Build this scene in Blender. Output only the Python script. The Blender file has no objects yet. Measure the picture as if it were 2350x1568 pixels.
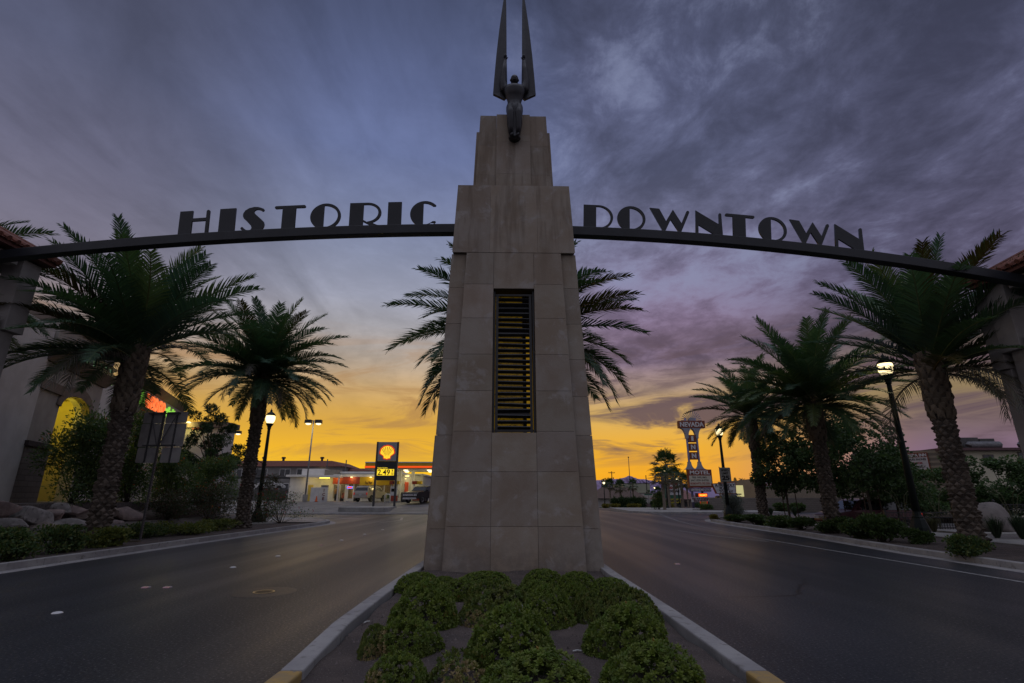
import bpy, math, random
import numpy as np
from mathutils import Matrix, Vector
sin, cos, tan, pi, R = math.sin, math.cos, math.tan, math.pi, math.radians
S = bpy.context.scene
COL = S.collection
random.seed(7)

# ------------------------------------------------------------ camera
TILT, FPX, EYE = R(16.8), 1179.0, 1.55
cd = bpy.data.cameras.new('camera'); cam = bpy.data.objects.new('camera', cd); COL.objects.link(cam)
cam.location = (0, 0, EYE); cam.rotation_euler = (R(90) + TILT, 0, 0)
cd.sensor_width = 36; cd.lens = FPX / 2350 * 36; cd.clip_end = 9000; cd.clip_start = .05
S.camera = cam
S.view_settings.view_transform = 'Standard'; S.view_settings.look = 'None'
S.view_settings.exposure = 0; S.view_settings.gamma = 1
S.cycles.use_denoising = True
S.cycles.max_bounces = 5; S.cycles.diffuse_bounces = 2; S.cycles.glossy_bounces = 3
S.cycles.transmission_bounces = 3; S.cycles.transparent_max_bounces = 6
S.cycles.caustics_reflective = False; S.cycles.caustics_refractive = False
S.cycles.sample_clamp_indirect = .7; S.cycles.sample_clamp_direct = 1.6

def lin(r, g, b):
    f = lambda c: (c / 255 / 12.92) if c <= 10.3 else ((c / 255 + .055) / 1.055) ** 2.4
    return (f(r), f(g), f(b), 1)

# ------------------------------------------------------------ sky
W = bpy.data.worlds.new('World'); S.world = W; W.use_nodes = True
class NT:
    """small helper to wire nodes"""
    def __init__(s, tree): s.t = tree; s.n = tree.nodes; s.l = tree.links
    def new(s, typ, **kw):
        n = s.n.new(typ)
        for k, v in kw.items(): setattr(n, k, v)
        return n
    def put(s, sock, v):
        if isinstance(v, bpy.types.NodeSocket): s.l.new(v, sock)
        else: sock.default_value = v
    def math(s, op, a, b=0.0, c=None, clamp=False):
        n = s.new('ShaderNodeMath', operation=op, use_clamp=clamp)
        s.put(n.inputs[0], a); s.put(n.inputs[1], b)
        if c is not None: s.put(n.inputs[2], c)
        return n.outputs[0]
    def mr(s, v, a, b, c=0.0, d=1.0, smooth=True):
        n = s.new('ShaderNodeMapRange', interpolation_type='SMOOTHSTEP' if smooth else 'LINEAR')
        s.put(n.inputs[0], v)
        for i, x in enumerate((a, b, c, d)): s.put(n.inputs[i + 1], x)
        return n.outputs[0]
    def mix(s, f, a, b, mode='MIX'):
        n = s.new('ShaderNodeMix', data_type='RGBA', blend_type=mode)
        s.put(n.inputs[0], f); s.put(n.inputs[6], a); s.put(n.inputs[7], b)
        return n.outputs[2]
    def ramp(s, v, stops):
        n = s.new('ShaderNodeValToRGB'); e = n.color_ramp.elements
        while len(e) < len(stops): e.new(.5)
        for k, (p, c) in enumerate(stops): e[k].position = p; e[k].color = c
        s.put(n.inputs[0], v); return n.outputs[0]
    def noise(s, vec, scale, detail=5, rough=.55, dist=0.0, dim='3D'):
        n = s.new('ShaderNodeTexNoise', noise_dimensions=dim)
        s.put(n.inputs['Vector'], vec); n.inputs['Scale'].default_value = scale
        n.inputs['Detail'].default_value = detail; n.inputs['Roughness'].default_value = rough
        n.inputs['Distortion'].default_value = dist
        return n.outputs['Fac']
    def comb(s, x, y, z=0.0):
        n = s.new('ShaderNodeCombineXYZ')
        for i, v in enumerate((x, y, z)): s.put(n.inputs[i], v)
        return n.outputs[0]

w = NT(W.node_tree)
bg = W.node_tree.nodes['Background']
tc = w.new('ShaderNodeTexCoord'); sp = w.new('ShaderNodeSeparateXYZ'); w.l.new(tc.outputs['Generated'], sp.inputs[0])
dx, dy, dz = sp.outputs
el = w.math('MULTIPLY', w.math('ARCSINE', dz), 180 / pi)
az = w.math('MULTIPLY', w.math('ARCTAN2', dx, dy), 180 / pi)
def eramp(stops):      # stops: (elevation in degrees, sRGB colour)
    return w.ramp(w.mr(el, -6.0, 66.0, 0.0, 1.0, False), [((e + 6) / 72, lin(*c)) for e, c in stops])
glow = eramp([(-6, (60, 50, 40)), (-.5, (240, 180, 40)), (2.6, (252, 196, 36)), (5, (238, 180, 48)), (7, (220, 168, 62)), (9, (208, 163, 84)), (11, (198, 163, 110)),
              (13, (186, 163, 136)), (15, (174, 162, 152)), (18, (160, 158, 164)), (21, (147, 150, 167)), (26, (127, 134, 159)), (31, (112, 121, 153)),
              (36, (99, 110, 148)), (42, (87, 97, 133)), (51, (72, 80, 109)), (57, (150, 155, 178)), (66, (206, 211, 232))])
mid = eramp([(-6, (60, 45, 40)), (-.5, (232, 146, 40)), (2, (246, 170, 38)), (5, (240, 176, 52)), (8.5, (216, 176, 100)), (11, (158, 134, 116)),
             (14, (120, 103, 122)), (18, (126, 109, 134)), (23, (116, 109, 136)), (28, (106, 107, 134)), (34, (96, 101, 131)),
             (42, (84, 89, 118)), (51, (72, 77, 102)), (57, (148, 152, 174)), (66, (206, 211, 232))])
away = eramp([(-6, (40, 36, 42)), (-.5, (140, 105, 135)), (3, (128, 102, 130)), (6, (122, 102, 104)), (9, (140, 120, 88)), (12, (110, 96, 88)),
              (15, (88, 80, 94)), (20, (88, 84, 108)), (28, (86, 87, 113)), (36, (81, 84, 110)), (44, (72, 76, 99)), (51, (65, 69, 90)), (57, (142, 146, 168)), (66, (206, 211, 232))])
back = eramp([(-6, (40, 40, 44)), (0, (136, 134, 146)), (20, (150, 150, 164)), (45, (150, 152, 168)), (57, (172, 175, 194)), (66, (206, 210, 232))])  # unseen rear and overhead sky made brighter as fill for the foreground
sky = w.mix(w.mr(az, -4, 13), glow, mid)
sky = w.mix(w.mr(az, 17, 40), sky, away)
leftm = w.math('MAXIMUM', w.mr(az, -34, -58), w.math('MULTIPLY', w.mr(az, -17, -44), w.mr(el, 9, 20)))
left_sky = eramp([(-6, (40, 36, 42)), (0, (190, 150, 80)), (6, (170, 135, 90)), (11, (142, 122, 112)), (16, (122, 114, 126)), (22, (108, 105, 122)), (28, (97, 97, 118)), (36, (84, 88, 112)), (44, (72, 76, 98)), (51, (62, 66, 86)), (57, (142, 146, 168)), (66, (206, 211, 232))])
sky = w.mix(leftm, sky, left_sky)
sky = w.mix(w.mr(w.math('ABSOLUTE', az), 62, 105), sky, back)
# cloud deck: direction projected on a high plane, so it shrinks towards the horizon
zz = w.math('ADD', w.math('MAXIMUM', dz, 0.0), .10)
cx, cy = w.math('DIVIDE', dx, zz), w.math('DIVIDE', dy, zz)
warp = w.noise(w.comb(cx, cy, 3.3), 1.1, 3)
wx = w.math('ADD', cx, w.math('MULTIPLY', w.math('SUBTRACT', warp, .5), .45))
big = w.noise(w.comb(wx, w.math('MULTIPLY', cy, .75), 1.7), 1.9, 8, .58, .12)
fine = w.noise(w.comb(w.math('MULTIPLY', wx, 1.0), w.math('MULTIPLY', cy, .8), 6.1), 5.6, 10, .66, .2)
left_streak = w.noise(w.comb(w.math('ADD', w.math('MULTIPLY', cx, .5), w.math('MULTIPLY', cy, .9)), w.math('MULTIPLY', cx, 2.2), .4), 1.0, 6, .55, .6)
rightness = w.mr(az, -8, 10)
tex = w.math('ADD', w.math('MULTIPLY', big, .54), w.math('MULTIPLY', fine, .46))
lumR = w.mr(tex, .37, .63, .60, 1.42)
lumL = w.math('MULTIPLY', w.mr(left_streak, .34, .66, .76, 1.16), w.mr(tex, .36, .64, .90, 1.12))
lum = w.math('ADD', w.math('MULTIPLY', lumR, rightness), w.math('MULTIPLY', lumL, w.math('SUBTRACT', 1.0, rightness)))
high = w.mr(el, 6, 15)
lum = w.math('ADD', w.math('MULTIPLY', lum, high), w.math('SUBTRACT', 1.0, high))
lumc = w.new('ShaderNodeCombineColor')
for i in range(3): w.l.new(lum, lumc.inputs[i])
sky = w.mix(1.0, sky, lumc.outputs[0], 'MULTIPLY')
# pale blue breaks in the right hand deck, and mauve cloud bars across the low yellow glow
brk = w.math('MULTIPLY', w.math('MULTIPLY', w.mr(tex, .50, .64), rightness), w.mr(el, 14, 24))
sky = w.mix(w.math('MULTIPLY', brk, .55), sky, lin(138, 146, 176))
bars = w.noise(w.comb(w.math('MULTIPLY', az, .035), w.math('ADD', w.math('MULTIPLY', el, .20), w.math('MULTIPLY', az, -.012)), 2.2), 1.5, 8, .6, 1.1)
barm = w.math('MULTIPLY', w.math('MULTIPLY', w.mr(bars, .46, .60), w.mr(el, 2.2, 5.5)), w.mr(el, 19, 12))
sky = w.mix(w.math('MULTIPLY', w.math('MULTIPLY', barm, w.mr(az, 2, 11)), .92), sky, lin(98, 80, 88))
sky = w.mix(w.math('MULTIPLY', w.math('MULTIPLY', barm, w.mr(az, 6, -6)), .62), sky, lin(168, 126, 80))
# dusk sky model underneath, sun just under the ridge ahead
ns = w.new('ShaderNodeTexSky', sky_type='NISHITA'); ns.sun_disc = False
ns.sun_elevation = R(1.0); ns.sun_rotation = R(-14)
nsm = w.mix(1.0, ns.outputs[0], (.0012, .0012, .0012, 1), 'MULTIPLY')
sky = w.mix(1.0, sky, nsm, 'ADD')
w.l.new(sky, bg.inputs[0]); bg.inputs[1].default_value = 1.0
W.cycles.sampling_method = 'MANUAL'; W.cycles.sample_map_resolution = 512

# ------------------------------------------------------------ pixel <-> place helpers (photo measured at 2350 x 1568)
def ray(x, y):
    u = (x - 1175) / FPX; v = (784 - y) / FPX
    return (u, cos(TILT) - v * sin(TILT), sin(TILT) + v * cos(TILT))
def G(x, y, z=0.0):                      # where the line of sight meets the level z
    d = ray(x, y); k = (z - EYE) / d[2]; return (d[0] * k, d[1] * k)
def A(x, y, Y):                          # where it meets the distance Y
    d = ray(x, y); k = Y / d[1]; return (d[0] * k, Y, EYE + d[2] * k)
def AX(x, y, X):                         # where it meets the plane x = X
    d = ray(x, y); k = X / d[0]; return (X, d[1] * k, EYE + d[2] * k)
def gz(Y): return -max(0.0, Y - 50) * .0125
def mpp(Y, z=1.5): return (Y * cos(TILT) + (z - EYE) * sin(TILT)) / FPX

# ------------------------------------------------------------ materials
MATS = {}
def mat(name, c1, c2=None, scale=3.0, rough=.7, bump=0.0, bscale=None, metal=0.0, detail=6, spec=.5, lo=.35, hi=.65, c3=None, s3=30., lo3=.55, hi3=.75):
    if name in MATS: return MATS[name]
    m = bpy.data.materials.new(name); m.use_nodes = True; t = NT(m.node_tree)
    b = m.node_tree.nodes['Principled BSDF']
    c1 = tuple(c1) + (1,) if len(c1) == 3 else c1
    b.inputs['Roughness'].default_value = rough; b.inputs['Metallic'].default_value = metal
    b.inputs['Specular IOR Level'].default_value = spec
    co = t.new('ShaderNodeTexCoord').outputs['Object']
    if c2 is None: c2 = tuple(x * .8 for x in c1[:3])
    c2 = tuple(c2[:3]) + (1,)
    n = t.noise(co, scale, detail, .6)
    col = t.mix(t.mr(n, lo, hi), c1, c2)
    if c3 is not None:
        n3 = t.noise(co, s3, 3, .5); col = t.mix(t.mr(n3, lo3, hi3), col, tuple(c3[:3]) + (1,))
    t.put(b.inputs['Base Color'], col)
    if bump:
        bn = t.new('ShaderNodeBump'); bn.inputs['Strength'].default_value = bump; bn.inputs['Distance'].default_value = .02
        t.put(bn.inputs['Height'], t.noise(co, bscale or scale * 6, 6, .6)); t.put(b.inputs['Normal'], bn.outputs[0])
    MATS[name] = m; return m
def emit(name, col, strength, base=None, sampled=False):
    if name in MATS: return MATS[name]
    m = bpy.data.materials.new(name); m.use_nodes = True
    b = m.node_tree.nodes['Principled BSDF']
    b.inputs['Base Color'].default_value = tuple((base or col)[:3]) + (1,)
    b.inputs['Emission Color'].default_value = tuple(col[:3]) + (1,); b.inputs['Emission Strength'].default_value = strength
    b.inputs['Roughness'].default_value = .4
    if not sampled: m.cycles.emission_sampling = 'NONE'
    MATS[name] = m; return m
def leafmat(name, rough=.55, trans=.25):
    m = bpy.data.materials.new(name); m.use_nodes = True; t = NT(m.node_tree)
    b = m.node_tree.nodes['Principled BSDF']; out = m.node_tree.nodes['Material Output']
    a = t.new('ShaderNodeAttribute', attribute_name='Col').outputs['Color']
    t.put(b.inputs['Base Color'], a); b.inputs['Roughness'].default_value = rough; b.inputs['Specular IOR Level'].default_value = .35
    tr = t.new('ShaderNodeBsdfTranslucent'); t.put(tr.inputs[0], t.mix(1.0, a, (1.0, 1.25, .6, 1), 'MULTIPLY'))
    mx = t.new('ShaderNodeMixShader'); mx.inputs[0].default_value = trans
    t.l.new(b.outputs[0], mx.inputs[1]); t.l.new(tr.outputs[0], mx.inputs[2]); t.l.new(mx.outputs[0], out.inputs[0])
    MATS[name] = m; return m
def brickmat(name, c1, c2, mortar, bw, bh, msize=.012, rough=.85, off=.5, bump=.4):
    if name in MATS: return MATS[name]
    m = bpy.data.materials.new(name); m.use_nodes = True; t = NT(m.node_tree)
    b = m.node_tree.nodes['Principled BSDF']; b.inputs['Roughness'].default_value = rough
    co = t.new('ShaderNodeTexCoord').outputs['Object']; s = t.new('ShaderNodeSeparateXYZ'); t.l.new(co, s.inputs[0])
    v = t.comb(t.math('ADD', s.outputs[0], s.outputs[1]), s.outputs[2])
    br = t.new('ShaderNodeTexBrick'); br.offset = off
    t.put(br.inputs['Vector'], v); br.inputs['Scale'].default_value = 1
    br.inputs['Color1'].default_value = tuple(c1) + (1,); br.inputs['Color2'].default_value = tuple(c2) + (1,); br.inputs['Mortar'].default_value = tuple(mortar) + (1,)
    br.inputs['Brick Width'].default_value = bw; br.inputs['Row Height'].default_value = bh; br.inputs['Mortar Size'].default_value = msize
    n = t.noise(co, 7, 6); t.put(b.inputs['Base Color'], t.mix(t.mr(n, .3, .7, 0, .35), br.outputs['Color'], tuple(x * .6 for x in c1) + (1,)))
    bn = t.new('ShaderNodeBump'); bn.inputs['Strength'].default_value = bump; bn.inputs['Distance'].default_value = .01; bn.invert = True
    t.put(bn.inputs['Height'], br.outputs['Fac']); t.put(b.inputs['Normal'], bn.outputs[0])
    MATS[name] = m; return m

LEAF = leafmat('leaf'); FROND = leafmat('frond', .45, .22); DRY = leafmat('bark_and_stems', .85, 0.0)
def asphalt():
    m = bpy.data.materials.new('asphalt'); m.use_nodes = True; t = NT(m.node_tree); b = m.node_tree.nodes['Principled BSDF']
    co = t.new('ShaderNodeTexCoord').outputs['Object']; s = t.new('ShaderNodeSeparateXYZ'); t.l.new(co, s.inputs[0])
    n = t.mr(t.noise(co, .33, 6, .6), .35, .65); col = t.mix(n, (.026, .029, .036, 1), (.038, .040, .047, 1))
    # worn wheel paths run along the road, oil darkens the lane centres
    wv = t.noise(t.comb(t.math('MULTIPLY', s.outputs[0], .62), t.math('MULTIPLY', s.outputs[1], .02)), 1.0, 3, .5)
    col = t.mix(t.mr(wv, .42, .62), col, (.021, .023, .028, 1))
    gr = t.noise(co, 34, 4, .65); col = t.mix(t.mr(gr, .58, .70), col, (.21, .205, .20, 1)); col = t.mix(t.mr(gr, .42, .30), col, (.02, .02, .021, 1))
    crk = t.new('ShaderNodeTexVoronoi', feature='DISTANCE_TO_EDGE'); t.put(crk.inputs['Vector'], t.comb(t.math('ADD', s.outputs[0], t.noise(co, 1.4, 4)), t.math('MULTIPLY', s.outputs[1], .5))); crk.inputs['Scale'].default_value = .16
    col = t.mix(t.math('MULTIPLY', t.mr(crk.outputs['Distance'], .004, .0015), t.mr(t.noise(co, .25, 2), .5, .56)), col, (.014, .014, .015, 1))
    t.put(b.inputs['Base Color'], col); b.inputs['Specular IOR Level'].default_value = .24
    t.put(b.inputs['Roughness'], t.math('ADD', t.mr(wv, .35, .65, .0, .10), t.mr(gr, .3, .7, .46, .34)))
    bn = t.new('ShaderNodeBump'); bn.inputs['Strength'].default_value = .5; bn.inputs['Distance'].default_value = .006
    t.put(bn.inputs['Height'], t.noise(co, 38, 4, .65)); t.put(b.inputs['Normal'], bn.outputs[0]); return m
ASPHALT = asphalt()
NEWASPH = mat('patched_asphalt', (.026, .028, .032), (.036, .037, .041), 2., .42, .4, 60, spec=.24)
CONC = mat('concrete', (.34, .33, .31), (.24, .23, .22), 1.2, .85, .25, 60, c3=(.2, .19, .18), s3=14)
KERB = mat('kerb_concrete', (.36, .35, .34), (.27, .26, .26), 1.6, .85, .3, 70, c3=(.2, .19, .18), s3=9)
YELP = mat('yellow_kerb_paint', (.42, .27, .08), (.32, .23, .11), 7., .7, .2, 40, c3=(.2, .18, .15), s3=16, lo3=.58)
SOIL = mat('reddish_soil', (.11, .084, .074), (.07, .055, .05), 2.2, .95, 1.0, 55, c3=(.22, .19, .175), s3=85, lo3=.6, hi3=.7)
GRAVEL = mat('grey_gravel', (.16, .14, .13), (.08, .07, .068), 18., .95, 1.0, 30)
DESERT = mat('desert_ground', (.10, .085, .07), (.07, .06, .052), .2, .95)
WHITEP = mat('worn_white_paint', (.29, .29, .285), (.15, .15, .15), 9., .7)
STONE = None
IRON = mat('dark_blue_steel', (.018, .02, .026), (.012, .013, .017), 2., .42, spec=.4)
BLACK = mat('black_metal', (.012, .013, .015), (.02, .02, .022), 5., .45)
BRONZE = mat('dark_bronze', (.022, .022, .027), (.034, .033, .038), 3., .42, .15, 12, metal=.35)
GALV = mat('galvanised_steel', (.20, .20, .21), (.13, .13, .135), 6., .5, .1, 30, metal=.5)
STUCCO = mat('pale_stucco', (.40, .37, .33), (.33, .30, .27), .9, .9, .35, 90)
TAUPE = mat('taupe_trim', (.20, .155, .125), (.15, .115, .095), 1.2, .85, .2, 60)
TILE = mat('red_roof_tile', (.23, .085, .055), (.14, .055, .04), 5., .8, .4, 9)
GREENPOLE = mat('dark_green_pole_paint', (.010, .017, .016), (.016, .022, .020), 3., .55, spec=.25)
GLASSD = mat('dark_glass', (.012, .014, .017), (.02, .022, .024), 2., .08, spec=.8)
RUBBER = mat('tyre_rubber', (.015, .015, .015), None, 5., .85)
ALLOY = mat('alloy_rim', (.45, .45, .46), (.3, .3, .31), 5., .3, metal=.8)

# ------------------------------------------------------------ mesh builder
class MB:
    def __init__(s): s.v = []; s.f = []; s.c = []; s.col = None; s.M = None
    def add(s, vs, fs):
        o = len(s.v)
        s.v += [tuple(s.M @ Vector(p)) for p in vs] if s.M else [tuple(p) for p in vs]
        s.f += [tuple(i + o for i in f) for f in fs]
        if s.col is not None: s.c += [s.col] * len(fs)
        return s
    def box(s, x0, x1, y0, y1, z0, z1): return s.frus((x0, x1, y0, y1), z0, (x0, x1, y0, y1), z1)
    def cbox(s, c, d): return s.box(c[0] - d[0] / 2, c[0] + d[0] / 2, c[1] - d[1] / 2, c[1] + d[1] / 2, c[2] - d[2] / 2, c[2] + d[2] / 2)
    def frus(s, a, z0, b, z1):
        v = [(a[0], a[2], z0), (a[1], a[2], z0), (a[1], a[3], z0), (a[0], a[3], z0), (b[0], b[2], z1), (b[1], b[2], z1), (b[1], b[3], z1), (b[0], b[3], z1)]
        return s.add(v, [(3, 2, 1, 0), (4, 5, 6, 7), (0, 1, 5, 4), (1, 2, 6, 5), (2, 3, 7, 6), (3, 0, 4, 7)])
    def hexa(s, a, b):                    # two quads joined into a block
        return s.add(list(a) + list(b), [(3, 2, 1, 0), (4, 5, 6, 7), (0, 1, 5, 4), (1, 2, 6, 5), (2, 3, 7, 6), (3, 0, 4, 7)])
    def lathe(s, prof, n=16, c=(0, 0, 0), cap=True, ph=0.0):
        v = [(c[0] + r * cos(2 * pi * k / n + ph), c[1] + r * sin(2 * pi * k / n + ph), c[2] + z) for r, z in prof for k in range(n)]
        f = [(j * n + k, j * n + (k + 1) % n, (j + 1) * n + (k + 1) % n, (j + 1) * n + k) for j in range(len(prof) - 1) for k in range(n)]
        if cap: f += [tuple(reversed(range(n))), tuple(range((len(prof) - 1) * n, len(prof) * n))]
        return s.add(v, f)
    def tube(s, pts, rad, n=6, cap=True, flat=1.0):
        pts = [Vector(p) for p in pts]
        if not hasattr(rad, '__len__'): rad = [rad] * len(pts)
        v = []; up = Vector((0, 0, 1)); x = None
        for i, p in enumerate(pts):
            d = (pts[min(i + 1, len(pts) - 1)] - pts[max(i - 1, 0)]).normalized()
            if x is None: x = d.orthogonal().normalized()
            x = (x - d * x.dot(d)).normalized(); y = d.cross(x)
            for k in range(n):
                a = 2 * pi * k / n; v.append(p + x * rad[i] * cos(a) + y * rad[i] * flat * sin(a))
        f = [(j * n + k, j * n + (k + 1) % n, (j + 1) * n + (k + 1) % n, (j + 1) * n + k) for j in range(len(pts) - 1) for k in range(n)]
        if cap: f += [tuple(reversed(range(n))), tuple(range((len(pts) - 1) * n, len(pts) * n))]
        return s.add(v, f)
    def loft(s, rings):                  # rings of equal size, closed with caps
        n = len(rings[0]); v = [p for r in rings for p in r]
        f = [(j * n + k, j * n + (k + 1) % n, (j + 1) * n + (k + 1) % n, (j + 1) * n + k) for j in range(len(rings) - 1) for k in range(n)]
        f += [tuple(reversed(range(n))), tuple(range((len(rings) - 1) * n, len(rings) * n))]
        return s.add(v, f)
    def prism(s, poly, y0, y1):          # polygon in x,z pushed along y
        n = len(poly)
        v = [(x, y0, z) for x, z in poly] + [(x, y1, z) for x, z in poly]
        return s.add(v, [tuple(range(n)), tuple(reversed(range(n, 2 * n)))] + [((k + 1) % n, k, n + k, n + (k + 1) % n) for k in range(n)])
    def sheet(s, poly, z):
        n = len(poly); return s.add([(p[0], p[1], z) for p in poly], [tuple(range(n))])
    def slab(s, poly, z0, z1):
        n = len(poly); v = [(p[0], p[1], z0) for p in poly] + [(p[0], p[1], z1) for p in poly]
        return s.add(v, [tuple(reversed(range(n))), tuple(range(n, 2 * n))] + [(k, (k + 1) % n, n + (k + 1) % n, n + k) for k in range(n)])
    def ball(s, c, r, n=10, m=7, sq=(1, 1, 1)):
        v = [(c[0], c[1], c[2] - r * sq[2])]
        for j in range(1, m):
            t = -pi / 2 + pi * j / m
            v += [(c[0] + r * sq[0] * cos(t) * cos(2 * pi * k / n), c[1] + r * sq[1] * cos(t) * sin(2 * pi * k / n), c[2] + r * sq[2] * sin(t)) for k in range(n)]
        v.append((c[0], c[1], c[2] + r * sq[2])); L = len(v) - 1
        f = [(0, 1 + (k + 1) % n, 1 + k) for k in range(n)]
        f += [(1 + j * n + k, 1 + j * n + (k + 1) % n, 1 + (j + 1) * n + (k + 1) % n, 1 + (j + 1) * n + k) for j in range(m - 2) for k in range(n)]
        f += [(L, 1 + (m - 2) * n + k, 1 + (m - 2) * n + (k + 1) % n) for k in range(n)]
        return s.add(v, f)
    def ribbon(s, pts, a, b, z0, z1):    # a kerb: the strip between offsets a and b to the right of a line, from z0 to z1
        P = [Vector((p[0], p[1])) for p in pts]; N = []
        for i in range(len(P)):
            d = (P[min(i + 1, len(P) - 1)] - P[max(i - 1, 0)]).normalized(); N.append(Vector((d.y, -d.x)))
        rings = []
        for p, n in zip(P, N):
            q0 = p + n * a; q1 = p + n * b
            rings.append([(q0.x, q0.y, z0), (q1.x, q1.y, z0), (q1.x, q1.y, z1), (q0.x, q0.y, z1)])
        return s.loft(rings)
    def mesh(s, name, m, smooth=False):
        me = bpy.data.meshes.new(name); me.from_pydata(s.v, [], s.f)
        if s.c:
            at = me.attributes.new('Col', 'FLOAT_COLOR', 'FACE')
            at.data.foreach_set('color', np.array([tuple(c[:3]) + (1.0,) for c in s.c], 'f').ravel())
        me.materials.append(m)
        if smooth: me.polygons.foreach_set('use_smooth', [True] * len(me.polygons))
        me.update(); return me
    def build(s, name, m, parent=None, smooth=False, bevel=0.0, seg=2, ang=40, loc=None):
        o = bpy.data.objects.new(name, s.mesh(name, m, smooth)); COL.objects.link(o)
        if parent: o.parent = parent
        if loc: o.location = loc
        if bevel:
            b = o.modifiers.new('bevel', 'BEVEL'); b.width = bevel; b.segments = seg; b.limit_method = 'ANGLE'; b.angle_limit = R(ang)
            if smooth is None: pass
        return o

def tag(o, label=None, cat=None, group=None, kind=None):
    if label: o['label'] = label
    if cat: o['category'] = cat
    if group: o['group'] = group
    if kind: o['kind'] = kind
    return o
def thing(name, label, cat, loc=(0, 0, 0), rz=0.0, group=None):
    o = bpy.data.objects.new(name, None); COL.objects.link(o); o.empty_display_size = .2
    o.location = loc; o.rotation_euler = (0, 0, rz)
    return tag(o, label, cat, group)
def dup(o, parent=None, loc=None, rz=None, label=None, sc=None):
    c = o.copy(); COL.objects.link(c)
    if parent: c.parent = parent
    if loc is not None: c.location = loc
    if rz is not None: c.rotation_euler = (0, 0, rz)
    if sc is not None: c.scale = sc
    if label: c['label'] = label
    for ch in list(o.children): dup(ch, c)
    return c
def struct(o): o['kind'] = 'structure'; return o
def text(body, size, m, parent, loc, rot=(pi / 2, 0, 0), name='lettering', ext=.006, fit=None, align='CENTER', bold=0.0, shear=0.0, high=None, space=1.0):
    cu = bpy.data.curves.new(name, 'FONT'); cu.body = body; cu.size = size; cu.align_x = align; cu.align_y = 'CENTER'
    cu.extrude = ext; cu.offset = bold; cu.shear = shear; cu.resolution_u = 3; cu.space_character = space
    o = bpy.data.objects.new(name, cu); me = bpy.data.meshes.new_from_object(o)
    bpy.data.objects.remove(o); bpy.data.curves.remove(cu); me.name = name; me.materials.clear(); me.materials.append(m)
    if fit or high:
        xs = [v.co.x for v in me.vertices]; ys = [v.co.y for v in me.vertices]
        kx = fit / (max(xs) - min(xs)) if fit else 1; ky = high / (max(ys) - min(ys)) if high else 1
        mx = (max(xs) + min(xs)) / 2; my = (max(ys) + min(ys)) / 2
        for v in me.vertices: v.co.x = (v.co.x - mx) * kx; v.co.y = (v.co.y - my) * ky
    ob = bpy.data.objects.new(name, me); COL.objects.link(ob); ob.parent = parent; ob.location = loc; ob.rotation_euler = rot
    return ob
FACE_X = (pi / 2, 0, pi / 2)       # lettering that faces +x

# ------------------------------------------------------------ ground, roads, kerbs
def grid_sheet(name, m, xs, ys, zf):
    b = MB(); nx = len(xs)
    b.add([(x, y, zf(x, y)) for y in ys for x in xs], [(j * nx + i, j * nx + i + 1, (j + 1) * nx + i + 1, (j + 1) * nx + i) for j in range(len(ys) - 1) for i in range(nx - 1)])
    return struct(b.build(name, m))
def farz(x, y): return -max(0.0, min(y, 260) - 50) * .0125 - .45
grid_sheet('ground', DESERT, [-6000, -600, -90, 0, 90, 600, 6000], [-300, -20, 50, 100, 180, 260, 700, 7000], farz)
b = MB()
for y0, y1, x0, x1 in ((-14, 41.5, -46, 17.3),):
    b.add([(x0, y0, 0), (x1, y0, 0), (x1, y1, 0), (x0, y1, 0)], [(0, 1, 2, 3)])
ys = [41.5, 50, 65, 85, 110, 140, 166, 175]
for a, c in zip(ys, ys[1:]):
    b.add([(-70, a, gz(a)), (60, a, gz(a)), (60, c, gz(c)), (-70, c, gz(c))], [(0, 1, 2, 3)])
struct(b.build('road', ASPHALT))
b = MB(); b.add([(17.8, 28.2, -.4), (70, 28.2, -.4), (70, 41.4, -.4), (17.8, 41.4, -.4)], [(0, 1, 2, 3)])
struct(b.build('parking_lot', mat('old_asphalt', (.06, .06, .062), (.085, .083, .08), 1.2, .8, .6, 90)))

KH = .15
def offset(pts, d):
    P = [Vector(p[:2]) for p in pts]; out = []
    for i in range(len(P)):
        t = (P[min(i + 1, len(P) - 1)] - P[max(i - 1, 0)]).normalized(); out.append((P[i].x + t.y * d, P[i].y - t.x * d))
    return out
def kerb(name, pts, m=KERB, w=.2, gutter=True, z=KH):
    """pts run along the road side of the kerb with the island on the right; a gutter pan lies on the left"""
    b = MB(); P_ = [Vector(p[:2]) for p in pts]; cum = [0.0]
    for p, q in zip(P_, P_[1:]): cum.append(cum[-1] + (q - p).length)
    def at_(d):
        for k in range(len(P_) - 1):
            if d <= cum[k + 1] + 1e-9: return P_[k].lerp(P_[k + 1], (d - cum[k]) / max(1e-9, cum[k + 1] - cum[k]))
        return P_[-1]
    ns_ = max(1, round(cum[-1] / 3.05)); sl = cum[-1] / ns_
    for k in range(ns_):                                     # cast in lengths of about three metres with open joints
        d0, d1 = k * sl + .006, (k + 1) * sl - .006
        mids = [c for c in cum if d0 + .02 < c < d1 - .02]; b.ribbon([at_(d) for d in [d0] + mids + [d1]], .0, w, -.05, z)
    o = struct(b.build(name, m, bevel=.018, seg=2))
    if gutter:
        g = MB(); g.ribbon(pts, -.36, .002, -.06, .006); struct(g.build('gutter', KERB))
    return o

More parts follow.
